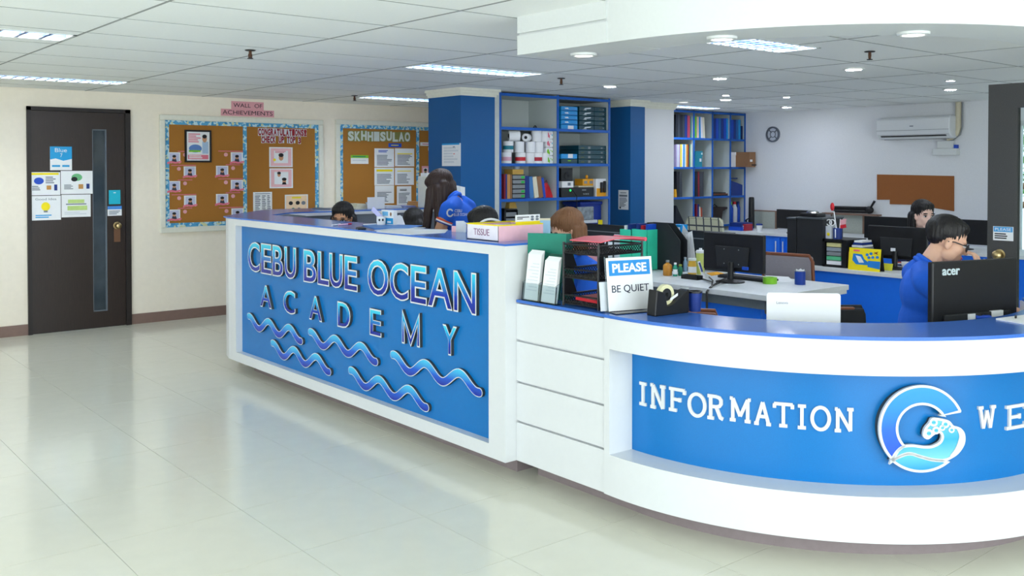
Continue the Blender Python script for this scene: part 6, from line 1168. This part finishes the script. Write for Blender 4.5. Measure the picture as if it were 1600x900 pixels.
c = Vector((6.92, at(1309, 370, 'X', 6.92).y, zc2)); t = thing('pen_cup', 'blue pen cup with a white stripe on the black cabinet', 'cup', c); MB().lathe(c, [(.034, 0), (.036, .088), (.031, .088), (.03, .01)], 20).build('cup_body', NAVY, t, smooth=.7); Box(c.x-.037, c.x-.033, c.y-.004, c.y+.004, zc2+.01, zc2+.08).build('stripe', PAPER, t)
def stick(nm, lb, cat, base, tip, m_, r=.004): t = thing(nm, lb, cat, base); MB().tube([base, tip], r, 6).build('shaft', m_, t); return t
sc = c+Z_*.085; t = thing('scissors', 'white handled scissors standing in the blue pen cup', 'scissors', c+Z_*.012)
for s, q in ((1, 0), (-1, .03)): disc_ring(MB(), sc+Y_*(.05+q)+Z_*(.045-.02*q), (Y_*.8+Z_*.6).normalized(), (Z_*.8-Y_*.6).normalized(), .020, .027, .008).build('handle_loop', PAPER, t, smooth=.7)
MB().tube([c+Z_*.02, sc+Y_*.03+Z_*.03], .005, 6).build('blade', CHROME, t)
tp = atd(1301, 320, 7.35); t = stick('toy_flower', 'red topped stick standing tall in the pen cup', 'stick', c+Z_*.014, Vector((c.x, tp.y if False else at(1303, 330, 'X', c.x).y, at(1302, 330, 'X', c.x).z)), PAPER); q = Vector((c.x, at(1300.5, 322, 'X', c.x).y, at(1300.5, 323, 'X', c.x).z)); MB().ell(q, (.012, .018, .034)).build('red_top', RED, t, smooth=2)
yq, zq2 = at(1313, 352, 'X', c.x).y, at(1313, 352, 'X', c.x).z; t = stick('small_flag', 'small red and white flag standing in the pen cup', 'flag', c+Z_*.014-Y_*.012, Vector((c.x, yq, zq2+.05)), PAPER, .003); MB().plate((c.x, yq, zq2-.0), -Y_, Z_, [(0, 0), (.05, .015), (.055, .055), (.0, .045)], .002).build('white_half', LPINK, t); MB().plate((c.x, yq, zq2-.028), -Y_, Z_, [(0, 0), (.055, .012), (.05, .04), (.0, .028)], .0025).build('red_half', RED, t)
t = thing('paper_stack', 'stack of papers and booklets on the right end of the black cabinet', 'papers', (6.95, yr+.05, zc2)); ya3, yb3 = at(1318, 370, 'X', 6.9).y, at(1352, 370, 'X', 6.9).y
Box(6.86, 7.05, yb2-.14, yb2-.035, ZD, zc2-.09).build('lower_pile', BROWNC, t)
for k, m_ in enumerate((PAPER2, INK, PAPER, NAVY, PAPER)): Box(6.87+.01*k, 7.05, yb2-.15+.006*k, yb2-.04-.004*k, zc2-.09+.018*k, zc2-.075+.018*k).build('booklet', m_, t)
ya, yb2, zt_, zb_ = onX(1326, 1375.5, 388, 423, 6.80); cal = thing('desk_calendar', 'yellow and blue printed desk calendar standing on the blue fronted desk', 'calendar', (6.84, (ya+yb2)/2, ZD)); W = ya-yb2; Hh = zt_-ZD; O = Vector((6.79, ya, ZD)); zz = (Z_+X_*.12).normalized()
MB().plate(O, -Y_, zz, [(0, 0), (W, 0), (W, Hh), (0, Hh)], 0, -.004).build('front_card', YEL, cal); MB().plate(O+X_*.07, -Y_, (Z_-X_*.2).normalized(), [(0, 0), (W, 0), (W, Hh), (0, Hh)], 0, -.004).build('rear_card', BLACK2, cal)
def cprint(poly, m_, k=.001): MB().plate(O, -Y_, zz, [(a*W, b*Hh) for a, b in poly], k, -.001).build('print', m_, cal)
SB = mat('calendar_blue', (30, 130, 214), .5)
cprint([(.62, .18), (1, .12), (1, .46), (.62, .46)], SB); cprint([(.12, .44), (.25, .26), (.62, .26), (.62, .4), (.5, .52), (.42, .72), (.14, .74)], SB); cprint([(.22, .66), (.38, .62), (.5, .36), (.34, .34)], PAPER, .002); cprint([(.14, .84), (.34, .84), (.34, .92), (.14, .92)], CORAL)
for a, b in ((.58, .72), (.7, .78), (.64, .6), (.76, .62), (.9, .64)): cprint([(a+.05*math.cos(q), b+.065*math.sin(q)) for q in [2*math.pi*i/10 for i in range(10)]], SB)
cprint([(.78, .88), (.84, .84), (.92, .9), (.88, .82), (.92, .74), (.84, .8), (.78, .76), (.82, .82)], MAROON)
flat_sheet('loose_paper', 'white papers on the blue fronted desk beside the monitor base', 'paper', ((1408, 412), (1436, 413), (1440, 424), (1412, 424)), ZD, .02, PAPER)
ya, yb2, zt_, zb_ = onX(1379, 1394, 408, 418, 6.95); MB().plate((6.95, ya, ZD), -Y_, (Z_+X_*.3).normalized(), [(0, 0), (ya-yb2, 0), (ya-yb2, .055), (0, .055)], .003).build('yellow_pad', mat('lime_yellow', (220, 220, 60), .5), label='yellow notepad leaning at the monitor base', cat='notepad')
# ------------------------------------------------------------------ far desk things and floor gear
c = at(1186.5, 362, 'Z', .75); t = thing('paper_cup', 'white paper cup with dark lid on the far desk', 'cup', (9.95, c.y*9.95/c.x, .75)); cc = Vector((9.95, c.y*9.95/c.x, .75)); MB().lathe(cc, [(.03, 0), (.038, .08), (.034, .08), (.028, .006)], 18).build('cup_body', PAPER, t, smooth=.7); MB().lathe(cc+Z_*.08, [(.041, 0), (.041, .012), (.034, .02)], 18).build('lid', NAVY, t, smooth=.7)
ya, yb2, zt_, zb_ = onX(1146.5, 1165, 350, 361, 9.9); t = thing('red_box', 'red box with white label on the far desk by the cube shelf', 'box', (9.95, (ya+yb2)/2, .75)); Box(9.9, 10.05, yb2, ya, .75, zt_).build('carton', mat('dark_red_box', (160, 30, 52), .5), t, bevel=.006); Box(9.898, 9.901, yb2+.03, ya-.05, .77, .77+(zt_-.75)*.55).build('label', PAPER, t)
ya, yb2, zt_, zb_ = onX(1124, 1144, 346, 362, 9.86); t = thing('blue_folders', 'blue ring binders lying at the left end of the far desk', 'binders', (9.9, (ya+yb2)/2, .75)); Box(9.86, 10.1, 7.34, 7.54, .75, .80).build('binder', ROYAL, t); Box(9.87, 10.1, 7.35, 7.53, .80, .85).build('binder', NAVY, t)
yy2 = S2Y+.03
for k, (a, b, m_, lb) in enumerate(((1142.5, 1148.5, ROYAL, 'blue bottle with green top in the last lower cube'), (1149.5, 1155, PAPER2, 'pale bottle with red knob in the last lower cube'), (1156, 1160, ROYAL, 'second blue bottle in the last lower cube'))):
    x0, x1 = at(a, 330, 'Y', yy2).x, at(b, 330, 'Y', yy2).x; t = thing('water_bottle', lb, 'bottle', ((x0+x1)/2, yy2+.04, zD)); r = (x1-x0)/2; MB().lathe(((x0+x1)/2, yy2+.05, zD), [(r*.9, 0), (r, .01), (r, .20), (r*.5, .25), (r*.5, .26)], 16).build('body', m_, t, smooth=.8); MB().lathe(((x0+x1)/2, yy2+.05, zD+.255), [(r*.6, 0), (r*.6, .03), (r*.4, .035)], 12).build('cap', [LGREEN, RED, NAVY][k], t, smooth=.7)
cx_ = 10.36; cy_ = at(1174, 350, 'X', cx_).y; zt_ = at(1174, 308, 'X', cx_).z; t = thing('tripod_bag', 'tall black tripod case standing by the cube shelf', 'tripod case', (cx_, cy_, .75)); MB().tube([(cx_, cy_, .755), (cx_, cy_, .80), (cx_, cy_, zt_-.02), (cx_, cy_, zt_)], [.036, .040, .036, .030], 12).build('case', BLACK, t, smooth=.7); MB().tube([(cx_-.03, cy_, .82), (cx_-.07, cy_-.03, .9), (cx_-.05, cy_+.05, .86), (cx_-.06, cy_+.02, .8)], .012, 8).build('strap', BLACK2, t, smooth=.9)
xv = RX1-.05; zl = .992; ya, yb2 = at(1303, 330, 'X', xv).y, at(1364, 330, 'X', xv).y; t = thing('camera_tripod', 'folded black camera tripod lying along the wall ledge', 'tripod', (xv, (ya+yb2)/2, zl))
Lg = mat('ledge_dummy', (132, 104, 88))
for k, z in enumerate((.02, .052, .072)): MB().tube([(xv-.01*k, ya, zl+z), (xv-.01*k, yb2+.08, zl+z+.004)], .015, 8).build('leg', BLACK, t, smooth=.8)
MB().ell((xv, yb2+.05, zl+.05), (.03, .06, .045)).build('head', BLACK, t, smooth=2); MB().tube([(xv, yb2+.04, zl+.06), (xv, yb2-.02, zl+.16)], [.011, .016], 8).build('pan_handle', BLACK, t, smooth=.8)
ledge = Box(RX1-.09, RX1, at(1350, 338, 'X', RX1-.05).y-.2, at(1298, 338, 'X', RX1-.05).y+.1, .972, .992).build('trim_6', mat('brown_panel_frame', (132, 104, 88)), kind='structure')

# ------------------------------------------------------------------ chairs
def plaid():
    m = bpy.data.materials.new('plaid_fabric'); m.use_nodes = True; nt = m.node_tree; b = nt.nodes['Principled BSDF']; b.inputs['Roughness'].default_value = .9
    tc = nt.nodes.new('ShaderNodeTexCoord'); br = nt.nodes.new('ShaderNodeTexBrick'); br.offset = 0; br.inputs['Color1'].default_value = lin((204, 204, 178)); br.inputs['Color2'].default_value = lin((190, 194, 172)); br.inputs['Mortar'].default_value = lin((70, 76, 84)); br.inputs['Scale'].default_value = 1; br.inputs['Brick Width'].default_value = .09; br.inputs['Row Height'].default_value = .09; br.inputs['Mortar Size'].default_value = .008
    sp = nt.nodes.new('ShaderNodeSeparateXYZ'); cb_ = nt.nodes.new('ShaderNodeCombineXYZ'); nt.links.new(tc.outputs['Object'], sp.inputs[0]); nt.links.new(sp.outputs['Y'], cb_.inputs[0]); nt.links.new(sp.outputs['Z'], cb_.inputs[1]); nt.links.new(cb_.outputs[0], br.inputs[0]); nt.links.new(br.outputs[0], b.inputs['Base Color']); return m
def office_chair(lb, x, y, rz, zt_, w_, seat_m, back_m, frame_m, hb=.42, group=None, arms=False):
    """local +x is the sitting direction"""
    t = thing('office_chair', lb, 'chair', (x, y, 0), group, rz); T = world_of(t)
    def B(*a): m = MB(); m.M = T; return m.box(*a)
    B(-.22, .24, -.23, .23, .43, .49).build('seat', seat_m, t, bevel=.02)
    m = MB(); m.M = T; pr = [(-.20, zt_-hb), (-.245, zt_-hb*.5), (-.26, zt_)]
    for i in range(2):
        (xa, za), (xb, zb_) = pr[i], pr[i+1]; m.add([(xa, -w_/2, za), (xa-.045, -w_/2, za), (xa-.045, w_/2, za), (xa, w_/2, za), (xb, -w_/2*.94, zb_), (xb-.045, -w_/2*.94, zb_), (xb-.045, w_/2*.94, zb_), (xb, w_/2*.94, zb_)], [(0,1,2,3), (7,6,5,4), (0,4,5,1), (1,5,6,2), (2,6,7,3), (3,7,4,0)])
    m.build('backrest', back_m, t, bevel=.015)
    m = MB(); m.M = T; m.tube([(-.27, -w_/2, zt_-hb), (-.292, -w_/2*.97, zt_-.04), (-.296, -w_/2*.85, zt_+.004), (-.296, w_/2*.85, zt_+.004), (-.292, w_/2*.97, zt_-.04), (-.27, w_/2, zt_-hb)], .013, 8); m.build('back_frame', frame_m, t, smooth=.8)
    m = MB(); m.M = T; m.tube([(-.10, 0, .43), (-.26, 0, .44), (-.29, 0, zt_-hb+.1)], .02, 8); m.build('back_support', frame_m, t, smooth=.8)
    m = MB(); m.M = T; m.tube([(0, 0, .07), (0, 0, .43)], .027, 10); m.build('gas_post', BLACK, t, smooth=.8)
    for k in range(5):
        a = 2*math.pi*k/5; m = MB(); m.M = T; m.tube([(0, 0, .10), (.27*math.cos(a), .27*math.sin(a), .065)], [.026, .016], 8); l = m.build('base_leg', BLACK, t, smooth=.8)
        m = MB(); m.M = T; m.ell((.27*math.cos(a), .27*math.sin(a), .03), (.028, .028, .03)); m.build('castor', BLACK, l, smooth=2)
    return t
rzR = math.atan2(RT.y, RT.x); rzF = math.atan2(FH.y, FH.x)
p = atd(1258, 420, 7.2); office_chair('grey woven chair with brown wooden frame between the two desks', p.x, p.y, math.radians(8), .905, .40, GREYFAB, GREYFAB, WOOD, .40)
p = atd(1346, 495, 5.45); oc = office_chair('black and brown chair just showing above the round counter', p.x, p.y, math.radians(232), .70, .27, BLACK2, BLACK2, BLACK, .26); m = MB(); m.M = world_of(oc); m.box(-.312, -.262, -.06, .07, .50, .706); m.build('brown_panel', WOOD, oc, bevel=.01)
p = atd(1082, 490, 4.75); office_chair('dark brown chair mostly hidden behind the tape dispenser', p.x, p.y, math.radians(215), .785, .22, WOOD, WOOD, WOOD, .26)
PLAID = plaid(); p = atd(1130, 351, 9.3); office_chair('chair with cream and grey plaid covered backrest', p.x, p.y, math.radians(0), 1.06, .44, BLACK2, PLAID, PLAID, .34)

# ------------------------------------------------------------------ open grey door with glass at the right
dx = 6.40; yA, yG = 2.80, at(1589.5, 250, 'X', 6.40).y
od = thing('door_2', None, None, (dx, 2.35, 0), kind='structure')
W_ = .92; l = MB(); l.box(dx, dx+.045, yG, yA, 0.01, 2.095).box(dx, dx+.045, yA-W_, yA-W_+.18, .01, 2.095).box(dx, dx+.045, yA-W_+.18, yG, .01, .62).box(dx, dx+.045, yA-W_+.18, yG, 1.937, 2.095); l.build('door_leaf', GDOOR, od)
Box(dx+.018, dx+.026, yA-W_+.18, yG, .62, 1.937).build('door_glass', mat('door_pane_glass', (240, 248, 248), .02, trans=1.0, noise=0, ior=1.05), od)
m = MB(); c = at(1562, 398, 'X', dx-.0); m.M = Matrix.Translation((dx, c.y, c.z)) @ Matrix.Rotation(math.radians(-90), 4, 'Y'); m.lathe((0, 0, 0), [(.036, 0), (.036, .005), (.014, .008), (.013, .03), (.027, .04), (.030, .052), (.02, .066), (.006, .07)], 18); m.build('door_knob', BRASS, od, smooth=.7)
sheet('door_sticker', 'blue and white notice sticker headed PLEASE on the grey door', 'sticker', 1552, 354, 1583.5, 376, dx, PAPER, [('r', .03, .62, .97, .98, mat('sticker_blue', (70, 160, 220), .5)), ('t', 'PLEASE', .1, .70, .8, .2, PAPER), ('l', .08, .1, .92, .55, 3, INKD)], ax='X')
# outside: shrubs and stair rail seen through the glass
def leafy(nm, lb, c, rad, n, m_):
    t = thing(nm, lb, 'shrub', (c[0], c[1], 0)); MB().tube([(c[0], c[1], 0), (c[0], c[1], c[2])], .05, 6).build('trunk', WOOD, t); m = MB()
    for i in range(n):
        v = Vector((random.gauss(0, 1), random.gauss(0, 1), random.gauss(0, 1))).normalized()*random.random()**.33; q = Vector(c)+Vector((v.x*rad[0], v.y*rad[1], v.z*rad[2])); a = Vector((random.gauss(0, 1), random.gauss(0, 1), random.gauss(0, 1))).normalized(); b = a.orthogonal().normalized(); s = random.uniform(.06, .12)
        m.add([q-a*s, q+b*s*.4, q+a*s, q-b*s*.4], [(0,1,2,3)])
    m.build('foliage', m_, t, kind='stuff')
q = at(1596, 215, 'X', 13.5); leafy('garden_shrub', 'bright green foliage outside the window at the right edge', (13.5, q.y-.6, 2.0), (.9, 1.3, 1.0), 1500, LEAF)
t = thing('stair_rail', 'brown wooden stair rail outside the window', 'railing', (11.6, q.y-1.5, 0)); ra = at(1588, 290, 'X', 11.6); 
for k, z in enumerate((0, -.22)): MB().tube([(11.6, ra.y+.4, ra.z+z-.3), (11.6, ra.y-2.2, ra.z+z+1.3)], .035, 8).build('rail', BROWNC, t, smooth=.8)
for k in range(4): MB().tube([(11.6, ra.y+.3-.6*k, .0), (11.6, ra.y+.3-.6*k, ra.z-.25+.37*k)], .022, 8).build('baluster', BROWNC, t, smooth=.8)
Box(10.8, 16, WY0-4, WY1+2, -.2, 0).build('ground', mat('outdoor_ground', (150, 160, 160), .8), kind='structure')
# papers on the ledge at the right edge
P = [at(a, b, 'Z', ZL) for a, b in ((1556, 499.5), (1600, 494), (1625, 500), (1600, 507))]; t = thing('notebook', 'open white notebook on the ledge at the right edge', 'notebook', (P[0].x, P[0].y, ZL)); MB().prism([(p.x, p.y) for p in P], ZL, ZL+.006).build('pages', PAPER, t); 
P2 = [P[0]*.55+P[2]*.45+(P[1]-P[3])*k for k in (.12, -.05)]; MB().tube([P2[0]+Z_*.012, P2[1]+Z_*.012], .005, 6).build('dark_pen', BLACK2, t)
# ------------------------------------------------------------------ people
ORNG_RED = mat('orange_red_stripe', (222, 84, 50), .7)
def capsule(mb, p, q, r0, r1, n=14):
    mb.ell(p, (r0, r0, r0), None, n, 8); mb.ell(q, (r1, r1, r1), None, n, 8); mb.tube([p, q], [r0, r1], n)
def remeshed(mb, voxel, smooth=6, fac=0.5):
    me = bpy.data.meshes.new('tmp'); me.from_pydata([tuple(v) for v in mb.v], [], mb.f)
    bm = bmesh.new(); bm.from_mesh(me); bmesh.ops.remove_doubles(bm, verts=bm.verts, dist=1e-6); bmesh.ops.recalc_face_normals(bm, faces=bm.faces); bm.to_mesh(me); bm.free()
    ob = bpy.data.objects.new('tmp', me); COL.objects.link(ob)
    r = ob.modifiers.new('r', 'REMESH'); r.mode = 'VOXEL'; r.voxel_size = voxel
    s = ob.modifiers.new('s', 'SMOOTH'); s.factor = fac; s.iterations = smooth
    dg = bpy.context.evaluated_depsgraph_get(); ev = ob.evaluated_get(dg); m2 = ev.to_mesh()
    out = MB(); out.add([v.co.copy() for v in m2.vertices], [tuple(p.vertices) for p in m2.polygons]); ev.to_mesh_clear()
    bpy.data.objects.remove(ob); bpy.data.meshes.remove(me); return out
def hand(mb, w, d, up, curl=.5, side=1, s=1.0):
    """wrist w, pointing direction d, back-of-hand normal up; five separate fingers"""
    d = Vector(d).normalized(); up = Vector(up); up = (up-d*up.dot(d)).normalized(); r = d.cross(up)*side
    R = Matrix((d, r, up)).transposed(); mb.ell(w+d*.045*s, (.050*s, .038*s, .016*s), R, 14, 8); mb.ell(w+d*.02*s, (.035*s, .028*s, .019*s), R, 12, 8)
    for k, (o, L) in enumerate(((.030, .068), (.010, .076), (-.010, .072), (-.029, .056))):
        b = w+d*.080*s+r*o*s; a = curl*(.8+.12*k); d1 = (d*math.cos(a*.6)-up*math.sin(a*.6)); d2 = (d*math.cos(a*1.6)-up*math.sin(a*1.6)); m1 = b+d1*L*.52*s; m2 = m1+d2*L*.48*s
        capsule(mb, b-d*.012*s, m1, .0088*s, .0082*s, 10); capsule(mb, m1, m2, .0082*s, .0070*s, 10)
    b = w+d*.028*s+r*.030*s; m1 = b+(d*.6+r*.75-up*.25).normalized()*.036*s; m2 = m1+(d*.9+r*.15-up*.35).normalized()*.030*s
    capsule(mb, b, m1, .0115*s, .0098*s, 10); capsule(mb, m1, m2, .0098*s, .0078*s, 10)
def person(label, px, py, dist, face, pitch, hair, hairm, skin, standing=False, lean=.07, rarm=None, larm=None, voxel=.006, shirtm=None, glasses=False, logo=False, roll=0, sdrop=.205, slv=.62, features=True, pants=None, shoulder=.19, scale=1.0):
    hp = atd(px, py, dist); f = (RT*face[0]+FH*face[1]).normalized(); yaw = math.atan2(f.y, f.x); hz = hp.z
    T = Matrix.Translation((hp.x, hp.y, 0)) @ Matrix.Rotation(yaw, 4, 'Z')
    Rh = Matrix.Rotation(math.radians(pitch), 3, 'Y') @ Matrix.Rotation(math.radians(roll), 3, 'X'); HC = Vector((0, 0, hz))
    def h(x, y, z): return HC+Rh @ Vector((x, y, z))
    shirtm = shirtm or SHIRT; sx = -lean; sz = hz-sdrop
    S = MB()   # skin
    S.ell(h(-.012, 0, .032), (.094, .074, .086), Rh); S.ell(h(.026, 0, -.028), (.064, .060, .084), Rh); S.ell(h(.052, 0, -.088), (.032, .034, .024), Rh)
    for s in (-1, 1):
        S.ell(h(.046, s*.032, -.030), (.034, .028, .034), Rh); S.ell(h(.020, s*.048, -.060), (.04, .02, .035), Rh); S.ell(h(-.004, s*.075, -.014), (.018, .010, .030), Rh); S.ell(h(.0, s*.078, .002), (.012, .009, .014), Rh)
        S.ell(h(.098, s*.010, -.036), (.008, .008, .006), Rh)
    capsule(S, h(.084, 0, .006), h(.104, 0, -.030), .008, .0115); S.ell(h(.074, 0, .020), (.016, .050, .010), Rh); S.ell(h(.080, 0, -.062), (.012, .026, .016), Rh)
    capsule(S, h(-.022, 0, -.06), Vector((sx+.02, 0, sz+.01)), .050, .054)
    for s in (-1, 1): capsule(S, Vector((sx+.01, 0, sz-.005)), Vector((sx+.01, s*(shoulder-.05), sz-.03)), .044, .042)
    S.ell((sx+.005, 0, sz-.12), (.07, .125, .12)); 
    elbR = Vector(rarm[0]) if rarm else Vector((.04, -.235, sz-.27)); wrR = Vector(rarm[1]) if rarm else Vector((.27, -.16, sz-.24))
    elbL = Vector(larm[0]) if larm else Vector((.04, .235, sz-.27)); wrL = Vector(larm[1]) if larm else Vector((.27, .16, sz-.24))
    hips = Vector((sx*.8-.02, 0, sz-.47)); 
    capsule(S, Vector((sx*.9, 0, sz-.15)), hips+Vector((.01, 0, .02)), .07, .08)
    for s, e, w, ar in ((-1, elbR, wrR, rarm), (1, elbL, wrL, larm)):
        sh_ = Vector((sx, s*shoulder, sz-.02)); capsule(S, sh_, e, .046, .038); capsule(S, e, w, .037, .025)
        d = (w-e).normalized() if not (ar and len(ar) > 2) else Vector(ar[2]); hand(S, w, d, (ar[3] if ar and len(ar) > 3 else (0, 0, 1)), .7, -s)
    W0 = MB(); W0.M = T; W0.add(S.v, S.f)
    body = remeshed(W0, voxel, 5)
    TH = T @ Matrix.Translation(HC) @ Rh.to_4x4(); mats = [skin, LIP, EYEW, INKD]
    if features:
        body.M = TH
        body.cur = 1; body.ell((.0905, 0, -.060), (.007, .022, .0055)); body.ell((.0885, 0, -.068), (.007, .018, .0055))
        for s in (-1, 1):
            body.cur = 2; body.ell((.0775, s*.031, .000), (.010, .015, .0075)); body.cur = 3; body.ell((.0855, s*.031, .000), (.0045, .0065, .0065)); body.ell((.0800, s*.031, .0075), (.009, .017, .003)); body.ell((.0845, s*.032, .024), (.006, .020, .0045))
        body.M = None
    o = body.build('person', mats, smooth=2.0, label=label, cat='person')
    # hair
    Hh = MB()
    def he(c, r): Hh.ell(h(*c), r, Rh, 20, 12)
    def curtain(c, drop, r0, r1, out=(0, 0)):
        p = h(*c); capsule(Hh, p, p+Vector((out[0], out[1], -drop)), r0, r1)
    if hair == 'short':
        he((-.022, 0, .046), (.099, .080, .086)); he((.012, 0, .080), (.068, .068, .042)); he((-.050, 0, .010), (.056, .071, .052))
    else:
        he((-.026, 0, .044), (.104, .086, .090)); he((.010, 0, .076), (.070, .076, .044)); he((-.055, 0, -.02), (.058, .082, .09))
        Ln = {'long': .26, 'mid': .15, 'side': .30}[hair]
        for yy_ in (-.06, -.02, .02, .06): curtain((-.066, yy_, -.01), Ln, .038, .030, (-.012, yy_*.2))
        for s in (-1, 1): curtain((-.020, s*.078, .0), Ln*.85, .026, .026, (-.015, s*.012))
        if hair == 'side':
            for s in (-1, 1):
                for x_ in (.045, .015): curtain((x_, s*.074, .01), .30, .026, .020, (.03, s*.02)); 
                curtain((-.03, s*.085, -.03), .30, .036, .026, (-.03, s*.03))
    W1 = MB(); W1.M = T; W1.add(Hh.v, Hh.f); hm = remeshed(W1, max(.006, voxel), 12); c0 = TH @ Vector((-.02, 0, .03))
    for i, v in enumerate(hm.v):
        d = v-c0; dh = Vector((d.x, d.y, 0)); l_ = dh.length
        if l_ > .01:
            th = math.atan2(d.y, d.x); k = .0022*math.sin(37*th+3*math.sin(9*d.z+5*th))+.0014*math.sin(61*th+2.0*math.sin(14*d.z)); hm.v[i] = v+dh/l_*k*min(1, l_/.05)
    hm.build('hair', hairm, o, smooth=2.0)
    # shirt with collar and cuffs
    C = MB(); C.ell((sx+.005, 0, sz-.10), (.104, .168, .135)); C.ell((sx*.9-.01, 0, sz-.27), (.110, .152, .16)); C.ell((hips.x, 0, hips.z+.06), (.122, .16, .12))
    for s, e in ((-1, elbR), (1, elbL)):
        sh_ = Vector((sx, s*(shoulder-.01), sz-.025)); capsule(C, Vector((sx, s*.06, sz+.012)), sh_, .058, .066); capsule(C, sh_, sh_+(e-sh_)*slv, .064, .060)
    W2 = MB(); W2.M = T; W2.add(C.v, C.f); so = remeshed(W2, .010, 6).build('shirt', shirtm, o, smooth=2.0)
    n0 = Vector((sx+.02, 0, sz+.01)); ax_ = (h(-.022, 0, -.06)-n0).normalized(); cu = Vector((ax_.z, 0, -ax_.x)); cc_ = n0+ax_*.045
    for rr0, off in ((.062, 0), (.068, -.018)):
        co = MB(); co.M = T; co.tube([cc_+ax_*off+(cu*math.cos(a)+Vector((0, 1, 0))*math.sin(a))*rr0-ax_*.006*math.cos(a) for a in [2*math.pi*i/24 for i in range(24)]], .014, 8, closed=True); co.build('collar', shirtm, o, smooth=1.0)
    for s, e in ((-1, elbR), (1, elbL)):
        sh_ = Vector((sx, s*(shoulder-.01), sz-.025)); dd = (e-sh_).normalized(); q = sh_+(e-sh_)*slv+dd*.045
        for k, m_ in enumerate((RED, PAPER, NAVY)):
            c = MB(); c.M = T; p0 = q+dd*(.010*k-.012); c.tube([p0, p0+dd*.010], [.0605, .0605], 18); c.build('cuff_stripe', m_ if k else ORNG_RED, o, smooth=.8)
    # trousers
    L_ = MB(); L_.ell(hips, (.13, .165, .12)); pm = pants or mat('dark_trousers', (36, 40, 56), .8)
    shoe = MB()
    for s in (-1, 1):
        if standing: kn, an = Vector((hips.x+.03, s*.09, .47)), Vector((hips.x, s*.09, .10))
        else: kn, an = Vector((hips.x+.42, s*.10, hips.z-.01)), Vector((hips.x+.40, s*.10, .10))
        capsule(L_, hips+Vector((0, s*.08, -.01)), kn, .082, .060); capsule(L_, kn, an, .058, .042)
        capsule(shoe, an+Vector((-.02, 0, -.055)), an+Vector((.14, 0, -.062)), .042, .036)
    W3 = MB(); W3.M = T; W3.add(L_.v, L_.f); remeshed(W3, .012, 5).build('trousers', pm, o, smooth=2.0)
    W4 = MB(); W4.M = T; W4.add(shoe.v, shoe.f); remeshed(W4, .010, 3).build('shoes', BLACK, o, smooth=2.0)
    if glasses:
        g = MB(); g.M = TH
        for s in (-1, 1):
            g.tube([(.096-.006*abs(math.cos(a))*(1 if math.cos(a)*s > 0 else .2), s*.034+.024*math.cos(a), -.004+.019*math.sin(a)) for a in [2*math.pi*i/18 for i in range(18)]], .0028, 6, closed=True); g.tube([(.094, s*.060, .004), (.02, s*.080, .006), (-.012, s*.083, -.002)], .0028, 6)
        g.tube([(.097, -.010, .0), (.101, 0, .003), (.097, .010, .0)], .0026, 6); g.build('glasses', BLACK, o, smooth=1.0)
    if logo:
        from mathutils.bvhtree import BVHTree
        me = so.data; W = world_of(so); bv = BVHTree.FromPolygons([W @ v.co for v in me.vertices], [tuple(p.vertices) for p in me.polygons])
        d0 = ray(712, 330).normalized(); u_ = Z_.cross(-d0).normalized(); v_ = d0.cross(u_)*-1; c = atd(697, 338, dist-.6)
        if v_.z < 0: v_ = -v_
        g = MB(); g.ribbon(c, u_, v_, [(.024+.02*math.cos(a), .022+.024*math.sin(a)) for a in [math.radians(40+290*i/16) for i in range(17)]], .011, .0, -.0001); glyphs(g, 'CEBU', c+u_*.056+v_*.026, u_, v_, .05, .02, 0); glyphs(g, 'BLUE OCEAN', c+u_*.05+v_*.0, u_, v_, .10, .02, 0)
        for i, v in enumerate(g.v):
            r_ = bv.ray_cast(v, d0)
            if r_[0]: g.v[i] = r_[0]-d0*.006
        g.build('shirt_print', PAPER, o)
    return o, T, sz, TH
# man at the round counter, hand at his face
person('man in blue polo with black glasses holding a hand to his face', 1480, 376, 4.78, (.95, -.24), 20, 'short', HAIRB, SKIN, lean=.125, sdrop=.165, rarm=((.09, -.23, .82), (.115, -.13, 1.02), (.12, .45, .88), (.8, -.5, .1)), larm=((.18, .24, .84), (.40, .14, .80)), voxel=.0045, glasses=True)
person('woman with long black hair looking aside at the far desks', 1443, 336, 7.95, (.12, -.99), 6, 'long', HAIRB, mat('fair_skin', (236, 196, 180), .5), voxel=.0055, shirtm=mat('navy_polo', (24, 36, 84), .8))
person('woman with black hair and glasses peeking over the tall counter at its far end', 535, 341, 7.5, (-.15, -1), 12, 'long', HAIRB, SKIN2, voxel=.006, glasses=True)
person('person with black hair behind the sheet the standing woman holds', 648, 351, 7.5, (.3, .95), 18, 'mid', HAIRB, SKIN2, voxel=.009, features=False)
o, T, sz, TH = person('woman in blue polo with long dark brown hair standing and reading papers', 687, 294, 6.8, (-.92, .38), 32, 'side', HAIRDB, SKIN2, standing=True, lean=.15, sdrop=.12, slv=.16, shoulder=.165, rarm=((.00, -.20, 1.0), (.20, -.12, 1.04), (.9, .3, .1)), larm=((-.06, .205, 1.0), (.18, .13, 1.02), (.9, -.3, .1)), voxel=.006, logo=True)
q = T @ Vector((.30, .02, 1.0)); t = thing('held_papers', 'white sheets held by the standing woman', 'papers', q); fwd = (T.to_3x3() @ Vector((1, 0, 0))); lft = (T.to_3x3() @ Vector((0, 1, 0))); up_ = (Z_*.9+fwd*.35).normalized()
for k in range(3): MB().plate(q+fwd*(.006*k)-lft*.14, lft, up_, [(0, 0), (.26, 0), (.26+.004*k, .20), (0, .20+.006*k)], .0015).build('sheet', PAPER2, t)
person('person with black hair hidden behind the tissue box', 752, 354, 6.05, (-.8, .6), 12, 'long', HAIRB, SKIN2, voxel=.007)
person('woman with brown hair bending down behind the green file', 885, 360, 5.65, (-.90, -.42), 24, 'mid', HAIRBR, SKIN, voxel=.006)
